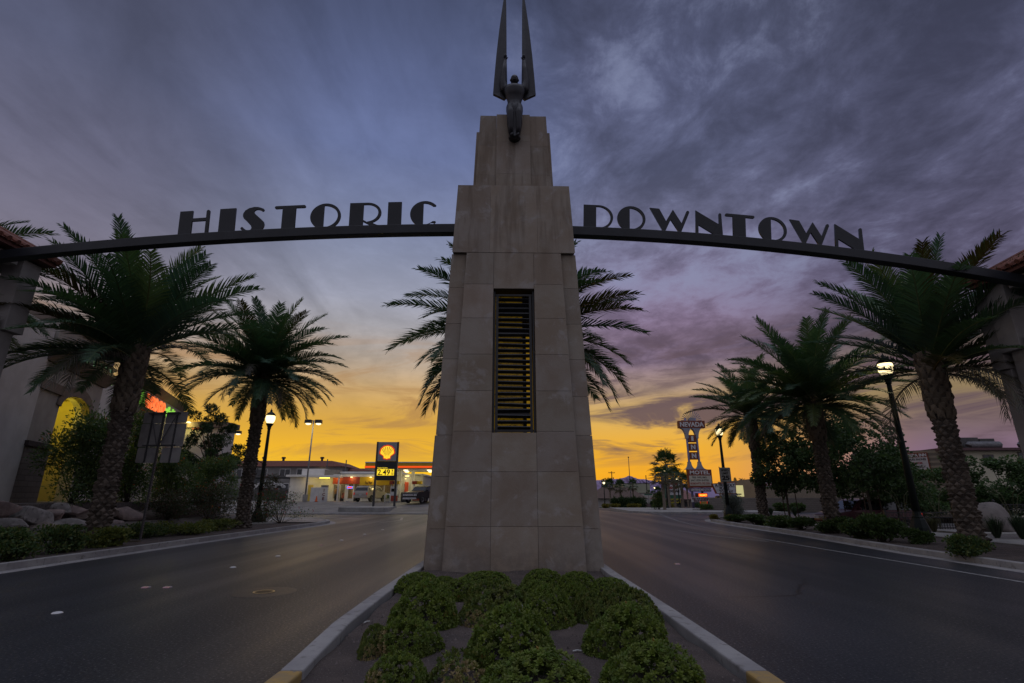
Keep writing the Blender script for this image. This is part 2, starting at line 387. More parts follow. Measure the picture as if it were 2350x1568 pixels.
# median: two straight kerbs and a rounded nose towards the camera
ML = [(-2.02, 34), (-2.04, 20), (-2.05, 12.4), (-2.10, 8.6), (-2.09, 6.7), (-1.96, 4.95)]
MR = [(2.16, 4.95), (2.15, 5.6), (2.12, 7.4), (2.03, 10.7), (2.0, 20), (2.0, 34)]
nose = [(-1.96, 4.95)] + [(.10 + 2.06 * cos(a), 4.6 - 1.3 * sin(-a) * 1.0) for a in [R(180 + k * 15) for k in range(0, 13)]] + [(2.16, 4.95)]
kerb('median_kerb', list(reversed(MR)), KERB, .2, False)          # right hand line, island on its right when walking towards the camera
kerb('median_kerb', list(reversed(ML)), KERB, .2, False)
kerb('median_nose_kerb', list(reversed(nose)), YELP, .2, False)
bed = [(-1.85, 33.9), (-1.85, 4.9)] + [(.10 + 1.9 * cos(a), 4.6 + 1.15 * sin(a)) for a in [R(180 + k * 15) for k in range(13)]] + [(1.9, 4.9), (1.85, 33.9)]
b = MB(); N = 40
# soil sheet with gentle mounding, cut into a fine grid
random.seed(3)
def soilz(x, y): return .075 + .018 * sin(3.1 * x + 1.7 * y) + .014 * sin(5.3 * y - 2.2 * x) + .03 * max(0, 1 - abs(x) / 1.9)
xs = [-1.87 + 3.74 * i / 26 for i in range(27)]; yy = [3.5 + .2 * j for j in range(60)] + [16, 20, 34]
b.add([(max(-1.9, min(1.92, x + .04)), y, soilz(x, y)) for y in yy for x in xs], [(j * 27 + i, j * 27 + i + 1, (j + 1) * 27 + i + 1, (j + 1) * 27 + i) for j in range(len(yy) - 1) for i in range(26)])
struct(b.build('median_soil', SOIL, smooth=True))

# left verge: kerb, planting strip, pavement, raised bed
LK = [(-11.02, -8), (-11.04, 8), (-11.06, 14), (-11.05, 20), (-10.98, 26), (-10.9, 31.5)]
arc = [(-18 + 7.1 * cos(a), 31.5 + 6.9 * sin(a)) for a in [R(k * 9) for k in range(1, 11)]]
LKERB = LK + arc + [(-46, 38.4)]
kerb('kerb', list(reversed(LKERB)), KERB, .22)
b = MB(); b.slab([(-11.2, -8), (-11.2, 31.5)] + [(-18 + 6.9 * cos(a), 31.5 + 6.7 * sin(a)) for a in [R(k * 9) for k in range(1, 11)]] + [(-46, 38.2), (-46, -8)], -.1, .10)
struct(b.build('planting_bed', SOIL))
b = MB(); b.slab([(-15.0, -8), (-15.0, 28.6), (-13.4, 30.2), (-13.2, 31.5)] + [(-18 + 6.85 * cos(a), 31.5 + 6.65 * sin(a)) for a in [R(k * 9) for k in range(0, 11)]] + [(-46, 38.1), (-46, 36.3), (-19, 36.3), (-17, 33), (-16.7, 30), (-16.7, -8)], .0, .145)
struct(b.build('pavement', CONC, bevel=.01))
b = MB(); b.slab([(-11.35, 31.2), (-11.5, 33.5), (-12.4, 35.4), (-14.2, 36.6), (-14.6, 33.0), (-13.4, 31.0)], .146, .152)
struct(b.build('ramp_paving', mat('ramp_flagstones', (.38, .33, .28), (.2, .17, .15), 3.5, .8, .6, 14)))
# raised ground behind the boulder wall
def bankz(x, y):
    if x > -16.9: return .12
    if x > -17.6: return .12 + (-16.9 - x) / .7 * .30
    if x > -18.75: return .42
    return 1.28 + .05 * sin(2.1 * x + 3 * y)
xs2 = [-46, -30, -24, -21, -20.2, -19.6, -19.2, -18.76, -18.74, -17.9, -17.6, -17.2, -16.9, -16.7]
ysb = [6 + k * .9 for k in range(33)]
o = grid_sheet('gravel_bank', GRAVEL, xs2, ysb, bankz)

# right verge
RK = [(11.14, -8), (11.13, 8), (11.18, 12), (11.35, 15.8), (11.75, 19.3), (12.05, 22.5), (12.3, 27), (12.55, 32), (12.9, 35.2), (13.7, 37.6), (15.0, 39.2), (17.2, 39.9), (17.25, 40.2)]
kerb('kerb', RK, KERB, .22)
b = MB(); b.slab([(11.3, -8), (11.34, 12), (11.5, 15.8), (11.9, 19.3), (12.2, 22.5), (12.45, 27), (12.7, 32), (13.1, 35.2), (13.9, 37.4), (15.1, 39.0), (17.2, 39.7), (17.3, 28.2), (40, 28.2), (40, -8)], -.45, .10)
struct(b.build('planting_bed', SOIL))
b = MB(); b.slab([(15.55, -8), (15.6, 18), (15.9, 24), (15.9, 28), (15.4, 34), (15.3, 37.5), (16.8, 37.8), (17.0, 34), (17.25, 28), (17.4, 24), (17.6, 18), (17.9, -8)], .0, .145)
struct(b.build('pavement', CONC, bevel=.01))
b = MB(); b.sheet([(17.7, 10), (17.5, 24), (17.4, 28.1), (39.8, 28.1), (39.8, 10)], .108)
struct(b.build('gravel_bed', GRAVEL))
# far verge at the bend and the forecourt kerbs
FK = [G(1500, 1167, 0), G(1478, 1171, 0), G(1466, 1175.5, 0), G(1475, 1177.5, 0), G(1530, 1177, 0), G(1610, 1176, 0), G(1720, 1178, 0)]
FK = [(13.6, 74), (13.0, 66), (12.6, 57.5), (13.4, 54.3), (15.6, 53.4), (20, 53.2), (27, 53.0)]
b = MB(); b.ribbon(FK, 0, .22, -.3, KH - .02); struct(b.build('kerb', KERB, bevel=.015))
b = MB(); b.slab(offset(FK, .21) + [(27, 62), (22, 74)], -.3, KH - .04); struct(b.build('forecourt', CONC))
RR = [(20.2, 58.6), (19.9, 59.6), (20.4, 60.6), (24.5, 60.8)]
b = MB(); b.ribbon(RR, 0, .2, -.2, .26); struct(b.build('kerb', KERB, bevel=.015))
b = MB(); b.slab([(20.2, 59.2), (20.6, 60.5), (25.2, 60.6), (25.2, 58.8)], -.2, .2); struct(b.build('planting_bed', SOIL))

# lane line on the right roadway and the short diagonal bar
def line(name, pts, wd, z=.006, m=WHITEP, zf=None):
    L = offset(pts, -wd / 2); Rr = offset(pts, wd / 2); n = len(pts); bb = MB()
    zz = [(zf(p[1]) if zf else 0) + z for p in pts]
    bb.add([(p[0], p[1], q) for p, q in zip(L, zz)] + [(p[0], p[1], q) for p, q in zip(Rr, zz)], [(k, k + 1, n + k + 1, n + k) for k in range(n - 1)])
    return struct(bb.build(name, m))
line('edge_line', [(9.66, -6), (9.66, 8), (9.63, 13), (9.58, 17), (9.55, 21), (9.85, 25.5), (10.35, 31), (11.0, 36), (11.9, 41), (12.9, 46), (13.6, 50)] , .12, zf=gz)
line('edge_line', [(13.6, 50), (14.1, 56), (14.6, 64), (15.5, 71), (18, 78), (22, 84)], .12, .012, zf=gz)
line('gore_line', [(9.2, 19.7), (8.3, 22.5), (7.9, 26)], .16)
line('gutter_seam', [(-10.9, 39.3), (-14, 41.6), (-20, 43), (-34, 43.6)], .5, m=CONC)
line('cross_gutter', [(-8.2, 33.8), (-7.6, 37.2), (-8.4, 41.5), (-12, 45.2)], .18, m=CONC)

# manhole in its dark asphalt patch
mh = thing('manhole_cover', 'round iron manhole cover with a shiny rim in a dark patch of the left roadway', 'manhole cover', (-4.2, 9.55, 0))
b = MB(); b.lathe([(.0, .003), (.50, .004), (.52, .002)], 36, cap=False); b.build('patch', NEWASPH, mh)
RIMM = mat('worn_iron_rim', (.50, .44, .32), (.32, .28, .22), 6., .28, metal=.9)
b = MB(); b.lathe([(.150, .004), (.150, .012), (.172, .012), (.172, .004)], 36, cap=False); b.build('rim', RIMM, mh)
b = MB(); b.lathe([(.0, .009), (.149, .009), (.149, .004)], 36, cap=False)
for k in range(9):
    for j in range(9):
        px, py = (k - 4) * .034, (j - 4) * .034
        if px * px + py * py < .017: b.box(px - .011, px + .011, py - .011, py + .011, .0085, .0125)
b.build('plate', mat('cast_iron', (.05, .047, .043), (.09, .085, .075), 8., .4, metal=.6), mh)

# raised reflective buttons along the lane line
RDOT = mat('white_ceramic', (.75, .75, .75), (.6, .6, .6), 5., .35)
REFL = mat('clear_reflector', (.35, .33, .34), (.4, .2, .2), 5., .25)
dots = [((-6.30, 7.9), 'd', 'white domed road button nearest the camera, alone on the left roadway'),
        ((-6.50, 10.0), 'r', 'left one of the two square road reflectors side by side on the left roadway'),
        ((-6.12, 10.0), 'r', 'right one of the two square road reflectors side by side on the left roadway'),
        ((-6.36, 12.7), 'd', 'white domed road button level with the manhole, just beyond the reflectors'),
        ((-6.34, 15.0), 'd', 'white domed road button third from the camera on the lane line'),
        ((-6.34, 18.3), 'r', 'square road reflector far along the lane line before the white buttons there'),
        ((-6.30, 20.3), 'd', 'white domed road button fourth from the camera on the lane line'),
        ((-6.3, 23.4), 'd', 'white domed road button fifth from the camera on the lane line'),
        ((-6.3, 26.6), 'd', 'white domed road button farthest from the camera on the lane line'),
        ((3.95, 13.3), 'r', 'lone pale road reflector on the right roadway beside the tower')]
dm = rm = None
for (x, y), k, lab in dots:
    if k == 'd':
        if dm is None: b = MB(); b.lathe([(.07, 0), (.068, .008), (.05, .018), (.025, .023), (.004, .024)], 14); dm = b.mesh('road_button', RDOT, True)
        o = bpy.data.objects.new('road_button', dm)
    else:
        if rm is None: b = MB(); b.frus((-.06, .06, -.06, .06), 0, (-.05, .05, -.03, .03), .02); rm = b.mesh('road_reflector', REFL)
        o = bpy.data.objects.new('road_reflector', rm)
    COL.objects.link(o); o.location = (x, y, .002); tag(o, lab, 'road marker', 'raised markers on the road')

# distant ridge, with distance haze mixed into its rock colour
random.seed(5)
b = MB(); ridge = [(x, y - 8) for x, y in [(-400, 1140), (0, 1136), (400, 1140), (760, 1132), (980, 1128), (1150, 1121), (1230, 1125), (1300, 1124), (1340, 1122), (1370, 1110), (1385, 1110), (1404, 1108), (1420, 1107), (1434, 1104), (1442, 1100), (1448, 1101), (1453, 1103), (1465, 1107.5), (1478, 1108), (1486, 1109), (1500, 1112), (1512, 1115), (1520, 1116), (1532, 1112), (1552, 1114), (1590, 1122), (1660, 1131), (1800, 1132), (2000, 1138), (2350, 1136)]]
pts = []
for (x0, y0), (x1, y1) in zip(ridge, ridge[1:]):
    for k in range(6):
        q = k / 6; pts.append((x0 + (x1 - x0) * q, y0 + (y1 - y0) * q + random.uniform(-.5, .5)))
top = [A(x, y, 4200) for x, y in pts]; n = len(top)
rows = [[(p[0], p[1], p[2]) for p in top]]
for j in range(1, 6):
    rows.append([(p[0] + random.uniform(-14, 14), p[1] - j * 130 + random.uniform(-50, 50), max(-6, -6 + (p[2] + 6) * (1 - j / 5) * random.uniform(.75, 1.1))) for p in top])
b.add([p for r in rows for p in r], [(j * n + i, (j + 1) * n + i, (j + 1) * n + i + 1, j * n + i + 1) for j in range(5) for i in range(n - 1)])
struct(b.build('hills', mat('haze_tinted_rock', (.34, .26, .42), (.29, .22, .37), .004, .95)))

# ------------------------------------------------------------ the stepped tower
def stonemat():
    m = bpy.data.materials.new('cast_stone'); m.use_nodes = True; t = NT(m.node_tree); b = m.node_tree.nodes['Principled BSDF']
    co = t.new('ShaderNodeTexCoord').outputs['Object']; s = t.new('ShaderNodeSeparateXYZ'); t.l.new(co, s.inputs[0])
    a = t.new('ShaderNodeAttribute', attribute_name='Col').outputs['Color']          # each slab was cast a little different
    n = t.mr(t.noise(co, .9, 7, .65, .3), .35, .65)
    col = t.mix(n, (.262, .210, .158, 1), (.315, .278, .232, 1)); col = t.mix(1.0, col, a, 'MULTIPLY')
    blot = t.mr(t.noise(co, 2.3, 8, .7, .4), .54, .66); col = t.mix(t.math('MULTIPLY', blot, .6), col, (.37, .345, .325, 1))
    # rain streaks under the ledges
    st = t.noise(t.comb(t.math('MULTIPLY', s.outputs[0], 3.0), t.math('MULTIPLY', s.outputs[1], 3), t.math('MULTIPLY', s.outputs[2], .35)), 1.6, 5, .6)
    up = t.mr(s.outputs[2], 5.6, 8.6)
    col = t.mix(t.math('MULTIPLY', t.math('MULTIPLY', t.mr(st, .46, .66), up), .5), col, (.13, .095, .065, 1))
    grime = t.math('MULTIPLY', t.mr(s.outputs[2], .9, .0), t.mr(t.noise(co, 3.5, 6, .65), .3, .6)); col = t.mix(t.math('MULTIPLY', grime, .5), col, (.11, .09, .075, 1))
    pit = t.mr(t.noise(co, 46, 3, .5), .70, .76); col = t.mix(t.math('MULTIPLY', pit, .55), col, (.10, .09, .08, 1))
    t.put(b.inputs['Base Color'], col); b.inputs['Roughness'].default_value = .88
    bn = t.new('ShaderNodeBump'); bn.inputs['Strength'].default_value = .35; bn.inputs['Distance'].default_value = .012
    t.put(bn.inputs['Height'], t.noise(co, 24, 7, .65)); t.put(b.inputs['Normal'], bn.outputs[0]); return m
STONE = stonemat()
TW = thing('gateway_tower', 'tall stepped stone gateway tower with a louvred opening, in the middle of the road', 'tower', (.05, 11.35, .03), R(1.1))
LEAN = .040
def zof(py, y0=11.35, lean=LEAN):       # height on the leaning front face for a pixel row at the centre line
    d = ray(1175, py); k = (y0 + lean * 0 + 0) ; q = d[2] / d[1]
    return (EYE + q * y0 - 0) / (1 - q * lean)
random.seed(11)
def tone():
    q = random.uniform(.89, 1.07); return (q * random.uniform(.99, 1.02), q, q * random.uniform(.98, 1.03))
def hw(w0, z, taper=.0413): return w0 - taper * z
JG = .023
def slab_panel(b, xa, xb, za, zb, y, deep, tap=(0, 0)):
    """front slab between heights za..zb; xa, xb are functions of height; y is the setback"""
    g = JG / 2; za += g; zb -= g; b.col = tone()
    f = [(xa(za) + g, y + LEAN * za, za), (xb(za) - g, y + LEAN * za, za), (xb(zb) - g, y + LEAN * zb, zb), (xa(zb) + g, y + LEAN * zb, zb)]
    k = [(p[0], p[1] + deep, p[2]) for p in f]
    b.add(k + f, [(3, 2, 1, 0)[::-1], (4, 5, 6, 7), (4, 0, 1, 5)[::-1], (5, 1, 2, 6)[::-1], (6, 2, 3, 7)[::-1], (7, 3, 0, 4)[::-1]])
ztop = zof(583)
rows_in = [0] + sorted(zof(y) for y in (1212, 1086, 993, 900, 816, 733, 655)) + [ztop]
rows_out = [0] + sorted(zof(y) for y in (1218, 1097, 1001, 911, 825, 743, 660)) + [ztop]
wz0, wz1 = zof(996), zof(665)
cw = .495
b = MB()
inn = lambda s: (lambda z: s * hw(1.48, z))
out = lambda s: (lambda z: s * hw(1.86, z))
for z0, z1 in zip(rows_in, rows_in[1:]):
    slab_panel(b, inn(-1), lambda z: -cw, z0, z1, 0, .3)
    slab_panel(b, lambda z: cw, inn(1), z0, z1, 0, .3)
for z0, z1 in zip([0, rows_in[1], rows_in[2]], [rows_in[1], rows_in[2], wz0]): slab_panel(b, lambda z: -cw, lambda z: cw, z0, z1, 0, .3)
slab_panel(b, lambda z: -cw, lambda z: cw, wz1, ztop, 0, .3)
for z0, z1 in zip(rows_out, rows_out[1:]):
    for s in (-1, 1):
        fa, fb = (out(-1), lambda z: -hw(1.44, z)) if s < 0 else (lambda z: hw(1.44, z), out(1))
        slab_panel(b, fa, fb, z0, z1, .10, .5)
        # side cladding, in the same courses
        g = JG / 2; b.col = tone(); xo = lambda z: s * hw(1.86, z)
        a0, a1 = z0 + g, z1 - g
        b.hexa([(xo(a0) - s * .3, .62 + LEAN * a0, a0), (xo(a0), .62 + LEAN * a0, a0), (xo(a0), 3.5 - LEAN * a0, a0), (xo(a0) - s * .3, 3.5 - LEAN * a0, a0)][::s],
               [(xo(a1) - s * .3, .62 + LEAN * a1, a1), (xo(a1), .62 + LEAN * a1, a1), (xo(a1), 3.5 - LEAN * a1, a1), (xo(a1) - s * .3, 3.5 - LEAN * a1, a1)][::s])
# lower plinth layer, a little wider, up to the first ledge
b.col = tone(); zl = zof(998)
for s in (-1, 1):
    q0, q1 = hw(1.92, 0), hw(1.92, zl)
    b.hexa([(s * q0 - s * .3, .42, 0), (s * q0, .42, 0), (s * q0, 3.3, 0), (s * q0 - s * .3, 3.3, 0)][::s], [(s * q1 - s * .3, .42 + LEAN * zl, zl), (s * q1, .42 + LEAN * zl, zl), (s * q1, 3.3 - LEAN * zl, zl), (s * q1 - s * .3, 3.3 - LEAN * zl, zl)][::s])
b.build('stone_cladding', STONE, TW, bevel=.008, seg=1)
# core behind the joints, hollow behind the louvres
b = MB(); b.col = (.25, .24, .22)
def core(xa0, xb0, xa1, xb1, z0, z1, y0, y1): b.frus((xa0, xb0, y0 + LEAN * z0, y1 - LEAN * z0), z0, (xa1, xb1, y0 + LEAN * z1, y1 - LEAN * z1), z1)
core(-hw(1.82, 0), -.58, -hw(1.82, ztop), -.58, 0, ztop, .14, 3.46)
core(.58, hw(1.82, 0), .58, hw(1.82, ztop), 0, ztop, .14, 3.46)
core(-.579, .579, -.579, .579, 0, wz0 - .01, .05, 3.46); core(-.579, .579, -.579, .579, wz1 + .01, ztop, .05, 3.46)
core(-.579, .579, -.579, .579, wz0 - .009, wz1 + .009, 1.6, 3.4)
b.build('core', STONE, TW)
# jamb liners of the opening
b = MB(); b.col = (.8, .8, .8)
for s in (-1, 1): b.hexa([(s * .50, LEAN * wz0 + .302, wz0), (s * .578, LEAN * wz0 + .302, wz0), (s * .578, 1.6, wz0), (s * .50, 1.6, wz0)][::s], [(s * .50, LEAN * wz1 + .302, wz1), (s * .578, LEAN * wz1 + .302, wz1), (s * .578, 1.9, wz1), (s * .50, 1.9, wz1)][::s])
b.build('jamb', STONE, TW)
# louvred grille
gr = MB(); yA = .13
def gy(z): return yA + LEAN * z
for s in (-1, 1):
    b = gr; b.hexa([(s * .40 - .03, gy(wz0), wz0), (s * .40 + .03, gy(wz0), wz0), (s * .40 + .03, gy(wz0) + .06, wz0), (s * .40 - .03, gy(wz0) + .06, wz0)], [(s * .40 - .03, gy(wz1 - .12), wz1 - .12), (s * .40 + .03, gy(wz1 - .12), wz1 - .12), (s * .40 + .03, gy(wz1 - .12) + .06, wz1 - .12), (s * .40 - .03, gy(wz1 - .12) + .06, wz1 - .12)])
    b.hexa([(s * .47 - .02, gy(wz0) - .02, wz0), (s * .47 + .02, gy(wz0) - .02, wz0), (s * .47 + .02, gy(wz0) + .03, wz0), (s * .47 - .02, gy(wz0) + .03, wz0)], [(s * .47 - .02, gy(wz1) - .02, wz1 - .02), (s * .47 + .02, gy(wz1) - .02, wz1 - .02), (s * .47 + .02, gy(wz1) + .03, wz1 - .02), (s * .47 - .02, gy(wz1) + .03, wz1 - .02)])
for z in (wz0 + .03, wz1 - .15): gr.box(-.44, .44, gy(z) - .004, gy(z) + .056, z, z + .05)
grille = gr.build('grille_frame', BLACK, TW)
nsl = 25
for k in range(nsl):
    z = wz0 + .14 + (wz1 - wz0 - .36) * k / (nsl - 1); y = gy(z)
    tilt = random.uniform(-.012, .012); dark = k in (2, 17, 21, 22)
    b = MB(); b.hexa([(-.37, y + .065, z - .055 + tilt), (.37, y + .065, z - .055 - tilt), (.37, y - .002, z + .0 - tilt), (-.37, y - .002, z + .0 + tilt)], [(-.37, y + .08, z - .04 + tilt), (.37, y + .08, z - .04 - tilt), (.37, y + .012, z + .022 - tilt), (-.37, y + .012, z + .022 + tilt)])
    if dark: b.box(-.369, .369, y + .09, y + .1, z - .02, z + .17)
    b.build('slat', BLACK, TW)
AMB = emit('amber_glow_panel', (.62, .36, .01), .085, (.5, .3, .02)); AMB2 = emit('amber_glow_strip', (.75, .42, .01), .20, (.5, .3, .02))  # amber emission behind the louvres
def perf():
    m = bpy.data.materials.new('perforated_amber_panel'); m.use_nodes = True; t = NT(m.node_tree); b = m.node_tree.nodes['Principled BSDF']
    co = t.new('ShaderNodeTexCoord').outputs['Object']; vo = t.new('ShaderNodeTexVoronoi'); t.put(vo.inputs['Vector'], co); vo.inputs['Scale'].default_value = 34
    f = t.mr(vo.outputs['Distance'], .25, .42); n = t.mr(t.noise(co, 1.3, 3), .3, .7, .5, 1.3)
    b.inputs['Base Color'].default_value = (.03, .025, .01, 1); b.inputs['Emission Color'].default_value = (.62, .36, .012, 1)
    t.put(b.inputs['Emission Strength'], t.math('MULTIPLY', t.math('MULTIPLY', f, n), .10)); return m
b = MB(); b.hexa([(-.45, .55, wz0), (.22, .55, wz0), (.22, .57, wz0), (-.45, .57, wz0)], [(-.45, .55 + LEAN * wz1, wz1), (.22, .55 + LEAN * wz1, wz1), (.22, .57 + LEAN * wz1, wz1), (-.45, .57 + LEAN * wz1, wz1)]); b.build('glow_panel', perf(), TW)
b = MB(); b.hexa([(.31, .60, wz0), (.46, .60, wz0), (.46, .62, wz0), (.31, .62, wz0)], [(.31, .60 + LEAN * wz1, wz1 - 1.0), (.46, .60 + LEAN * wz1, wz1 - 1.0), (.46, .62 + LEAN * wz1, wz1 - 1.0), (.31, .62 + LEAN * wz1, wz1 - 1.0)]); b.build('glow_strip', AMB2, TW)
# upper stages
b = MB()
z3 = zof(583) + .004; z4 = 9.33
def blk(xh0, xh1, y0, y1, za, zb, lean=LEAN, dy=3.5):
    b.col = tone(); b.frus((-xh0, xh0, y0 + lean * za, dy - lean * za), za, (xh1 * -1, xh1, y1 + lean * zb, dy - lean * zb), zb)
def tri_panels(xl, xr, zs, y, dp, top=None):
    for za, zb in zip(zs, zs[1:]): slab_panel(b, xl, xr, za, zb, y, dp)
cj = .60
slab_panel(b, lambda z: -hw(1.84, z), lambda z: -cj, z3, z4, -.005, .5)
slab_panel(b, lambda z: -cj, lambda z: cj, z3, z4, -.005, .5)
slab_panel(b, lambda z: cj, lambda z: hw(1.84, z), z3, z4, -.005, .5)
b.col = tone(); b.frus((-hw(1.838, z3), hw(1.838, z3), .50 + LEAN * z3, 3.5 - LEAN * z3), z3, (-hw(1.838, z4), hw(1.838, z4), .50 + LEAN * z4, 3.5 - LEAN * z4), z4)
b.build('middle_block', STONE, TW, bevel=.01, seg=1)
b = MB()
zA = z4 + .004; zB, zC = 11.42, 11.90
o2 = lambda s: (lambda z: s * (1.10 - .030 * (z - 9.3)))
i2 = lambda s: (lambda z: s * (1.03 - .037 * (z - 9.3)))
YU = .30
slab_panel(b, lambda z: i2(-1)(z), lambda z: -.47, zA, 9.9, YU + .03, .5); slab_panel(b, lambda z: .47, i2(1), zA, 9.9, YU + .03, .5)
slab_panel(b, lambda z: i2(-1)(z), lambda z: -.47, 9.9, 10.87, YU + .03, .5); slab_panel(b, lambda z: .47, i2(1), 9.9, 10.87, YU + .03, .5)
slab_panel(b, lambda z: i2(-1)(z), lambda z: -.47, 10.87, zC, YU + .03, .5); slab_panel(b, lambda z: .47, i2(1), 10.87, zC, YU + .03, .5)
for za, zb in ((zA, 9.9), (9.9, 10.97), (10.97, zC)): slab_panel(b, lambda z: -.47, lambda z: .47, za, zb, YU - .03, .5)
b.col = tone(); b.frus((-.935, .935, YU + .54 + LEAN * zC, 2.0), zA, (-.925, .925, YU + .54 + LEAN * zC, 2.0), zC - .003)
b.col = tone(); b.frus((-o2(1)(zA), o2(1)(zA), YU + .14 + LEAN * zA, 2.6), zA, (-o2(1)(zB), o2(1)(zB), YU + .14 + LEAN * zB, 2.55), zB)
b.build('upper_block', STONE, TW, bevel=.01, seg=1)

# ------------------------------------------------------------ bronze winged figure on the tower (plain, generic)
ST = thing('winged_statue', 'dark bronze winged figure with two tall pointed wings on top of the tower', 'statue', (.07, 11.93, 10.95), R(1.1))
def ell(cx, cy, cz, rx, ry, n=14, tx=0.0): return [(cx + rx * cos(2 * pi * k / n), cy + ry * sin(2 * pi * k / n), cz + tx * sin(2 * pi * k / n)) for k in range(n)]
b = MB()
prof = [(0, -.02, .00, .16, .14), (0, -.02, .05, .17, .14), (0, -.0, .10, .145, .11), (0, -.02, .28, .18, .15), (0, -.04, .50, .215, .17), (0, -.06, .70, .205, .17),
        (0, -.07, .88, .235, .20), (0, -.03, 1.06, .235, .20), (0, .03, 1.18, .20, .17), (0, .03, 1.28, .195, .165), (0, .0, 1.42, .245, .20), (0, -.03, 1.58, .30, .24),
        (0, -.02, 1.70, .30, .22), (0, .02, 1.79, .22, .16), (0, .02, 1.84, .105, .105), (0, .01, 1.90, .09, .09)]
b.loft([ell(*p) for p in prof])
b.ball((0, -.03, 2.0), .135, 14, 9, (.86, 1.0, 1.12))
b.hexa([(-.024, -.165, 1.97), (.024, -.165, 1.97), (.012, -.12, 1.95), (-.012, -.12, 1.95)], [(-.012, -.15, 2.06), (.012, -.15, 2.06), (.008, -.13, 2.06), (-.008, -.13, 2.06)])
b.tube([(-.05, -.145, 1.925), (0, -.158, 1.92), (.05, -.145, 1.925)], .012, 6)
for s in (-1, 1):
    b.ball((s * .05, -.14, 2.025), .02, 8, 5); b.ball((s * .118, -.03, 1.99), .035, 8, 5, (.4, .8, 1.2))
    b.tube([(s * .20, .0, 1.62), (s * .30, .01, 1.74), (s * .325, -.01, 1.98), (s * .295, -.04, 2.35), (s * .268, -.06, 2.66)], [.12, .115, .095, .07, .048], 10)
    b.ball((s * .264, -.06, 2.72), .055, 9, 6, (.8, .7, 1.2))
    for k in range(4): b.tube([(s * .264 + (k - 1.5) * .022, -.085, 2.73), (s * .264 + (k - 1.5) * .024, -.11, 2.81 + .02 * (k in (1, 2))), (s * .264 + (k - 1.5) * .02, -.09, 2.85 + .02 * (k in (1, 2)))], [.013, .012, .008], 6)
    b.tube([(s * .224, -.07, 2.71), (s * .19, -.09, 2.76)], [.015, .01], 6)
    b.tube([(s * .08, -.10, .06), (s * .083, -.2, .03)], [.075, .06], 8, flat=.6)
    b.tube([(s * .10, -.16, 1.0), (s * .105, -.19, .72), (s * .10, -.12, .3), (s * .095, -.08, .1)], [.10, .105, .08, .06], 8)
b.build('figure', BRONZE, ST, smooth=True)
for s in (-1, 1):
    b = MB()
    o_ = [(.29, 1.42), (.61, 1.60), (.585, 2.1), (.53, 3.0), (.45, 4.0), (.36, 4.9), (.285, 5.55)]
    i_ = [(.17, 1.52), (.20, 1.75), (.21, 2.2), (.225, 3.0), (.232, 4.0), (.24, 4.9), (.262, 5.55)]
    rings = []
    for (xo, zo), (xi, zi) in zip(o_, i_):
        f = (zo - 1.4) / 4.2; th = .055 * (1 - .7 * f); y = .10 + .05 * f
        rings.append([(s * xi, y - th, zi), (s * (xi * .6 + xo * .4), y - th * .45, (zi * .6 + zo * .4)), (s * xo, y - th * .8, zo), (s * xo, y + th * .8, zo), (s * (xi * .6 + xo * .4), y + th * .5, (zi * .6 + zo * .4)), (s * xi, y + th, zi)][::s])
    b.loft(rings)
    b.build('wing', BRONZE, ST, bevel=.015, seg=2, ang=25)

# ------------------------------------------------------------ the two arms of the arch, with their letters
YB = 12.95
def fitz(pts): 
    P = [A(x, y, YB) for x, y in pts]; return np.poly1d(np.polyfit([p[0] for p in P], [p[2] for p in P], 2))
fL = fitz([(1040, 514), (900, 514.5), (780, 518.5), (650, 523.5), (530, 529.5), (405, 537.5), (250, 551), (120, 562), (0, 573)])
fR = fitz([(1313, 518), (1420, 522.5), (1500, 528), (1620, 536), (1750, 547), (1860, 558.5), (1980, 572), (2200, 606), (2350, 630)])
def arm(name, label, f, xa, xb):
    o = thing(name, label, 'arch sign', (0, YB, 0), 0, 'two arms of the gateway arch')
    n = 40; b = MB(); H_, D_ = .27, .26
    rings = []
    for k in range(n + 1):
        x = xa + (xb - xa) * k / n; z = f(x)
        rings.append([(x, 0, z - H_), (x, D_, z - H_), (x, D_, z), (x, 0, z)])
    b.loft(rings if xa < xb else rings); b.build('beam', IRON, o, bevel=.012, seg=2)
    return o
LA = arm('arch_arm', 'left dark steel arch arm carrying tall black letters reading HISTORIC', fL, -15.2, -1.48)
RA = arm('arch_arm', 'right dark steel arch arm carrying tall black letters reading DOWNTOWN', fR, 15.2, 1.50)
def arcp(cx, cy, rx, ry, a0, a1, n=22): return [(cx + rx * cos(R(a0 + (a1 - a0) * k / n)), cy + ry * sin(R(a0 + (a1 - a0) * k / n))) for k in range(n + 1)]
def capl(p, q, w):      # thin stroke with round ends
    dx_, dy_ = q[0] - p[0], q[1] - p[1]; a = math.degrees(math.atan2(dy_, dx_)); r = w / 2
    return arcp(q[0], q[1], r, r, a - 90, a + 90, 8) + arcp(p[0], p[1], r, r, a + 90, a + 270, 8)
def stroke(pts, w, c0=True, c1=True):
    P = [Vector(p) for p in pts]; L, Rr = [], []
    for i in range(len(P)):
        t = (P[min(i + 1, len(P) - 1)] - P[max(i - 1, 0)]).normalized(); n = Vector((-t.y, t.x)) * w / 2
        L.append(tuple(P[i] + n)); Rr.append(tuple(P[i] - n))
    t = P[-1] - P[-2]; a = math.degrees(math.atan2(t.y, t.x)); e1 = arcp(P[-1].x, P[-1].y, w / 2, w / 2, a + 90, a - 90, 6)[1:-1] if c1 else []
    t = P[0] - P[1]; a = math.degrees(math.atan2(t.y, t.x)); e0 = arcp(P[0].x, P[0].y, w / 2, w / 2, a + 90, a - 90, 6)[1:-1] if c0 else []
    return L + e1 + Rr[::-1] + e0
W_ = .47
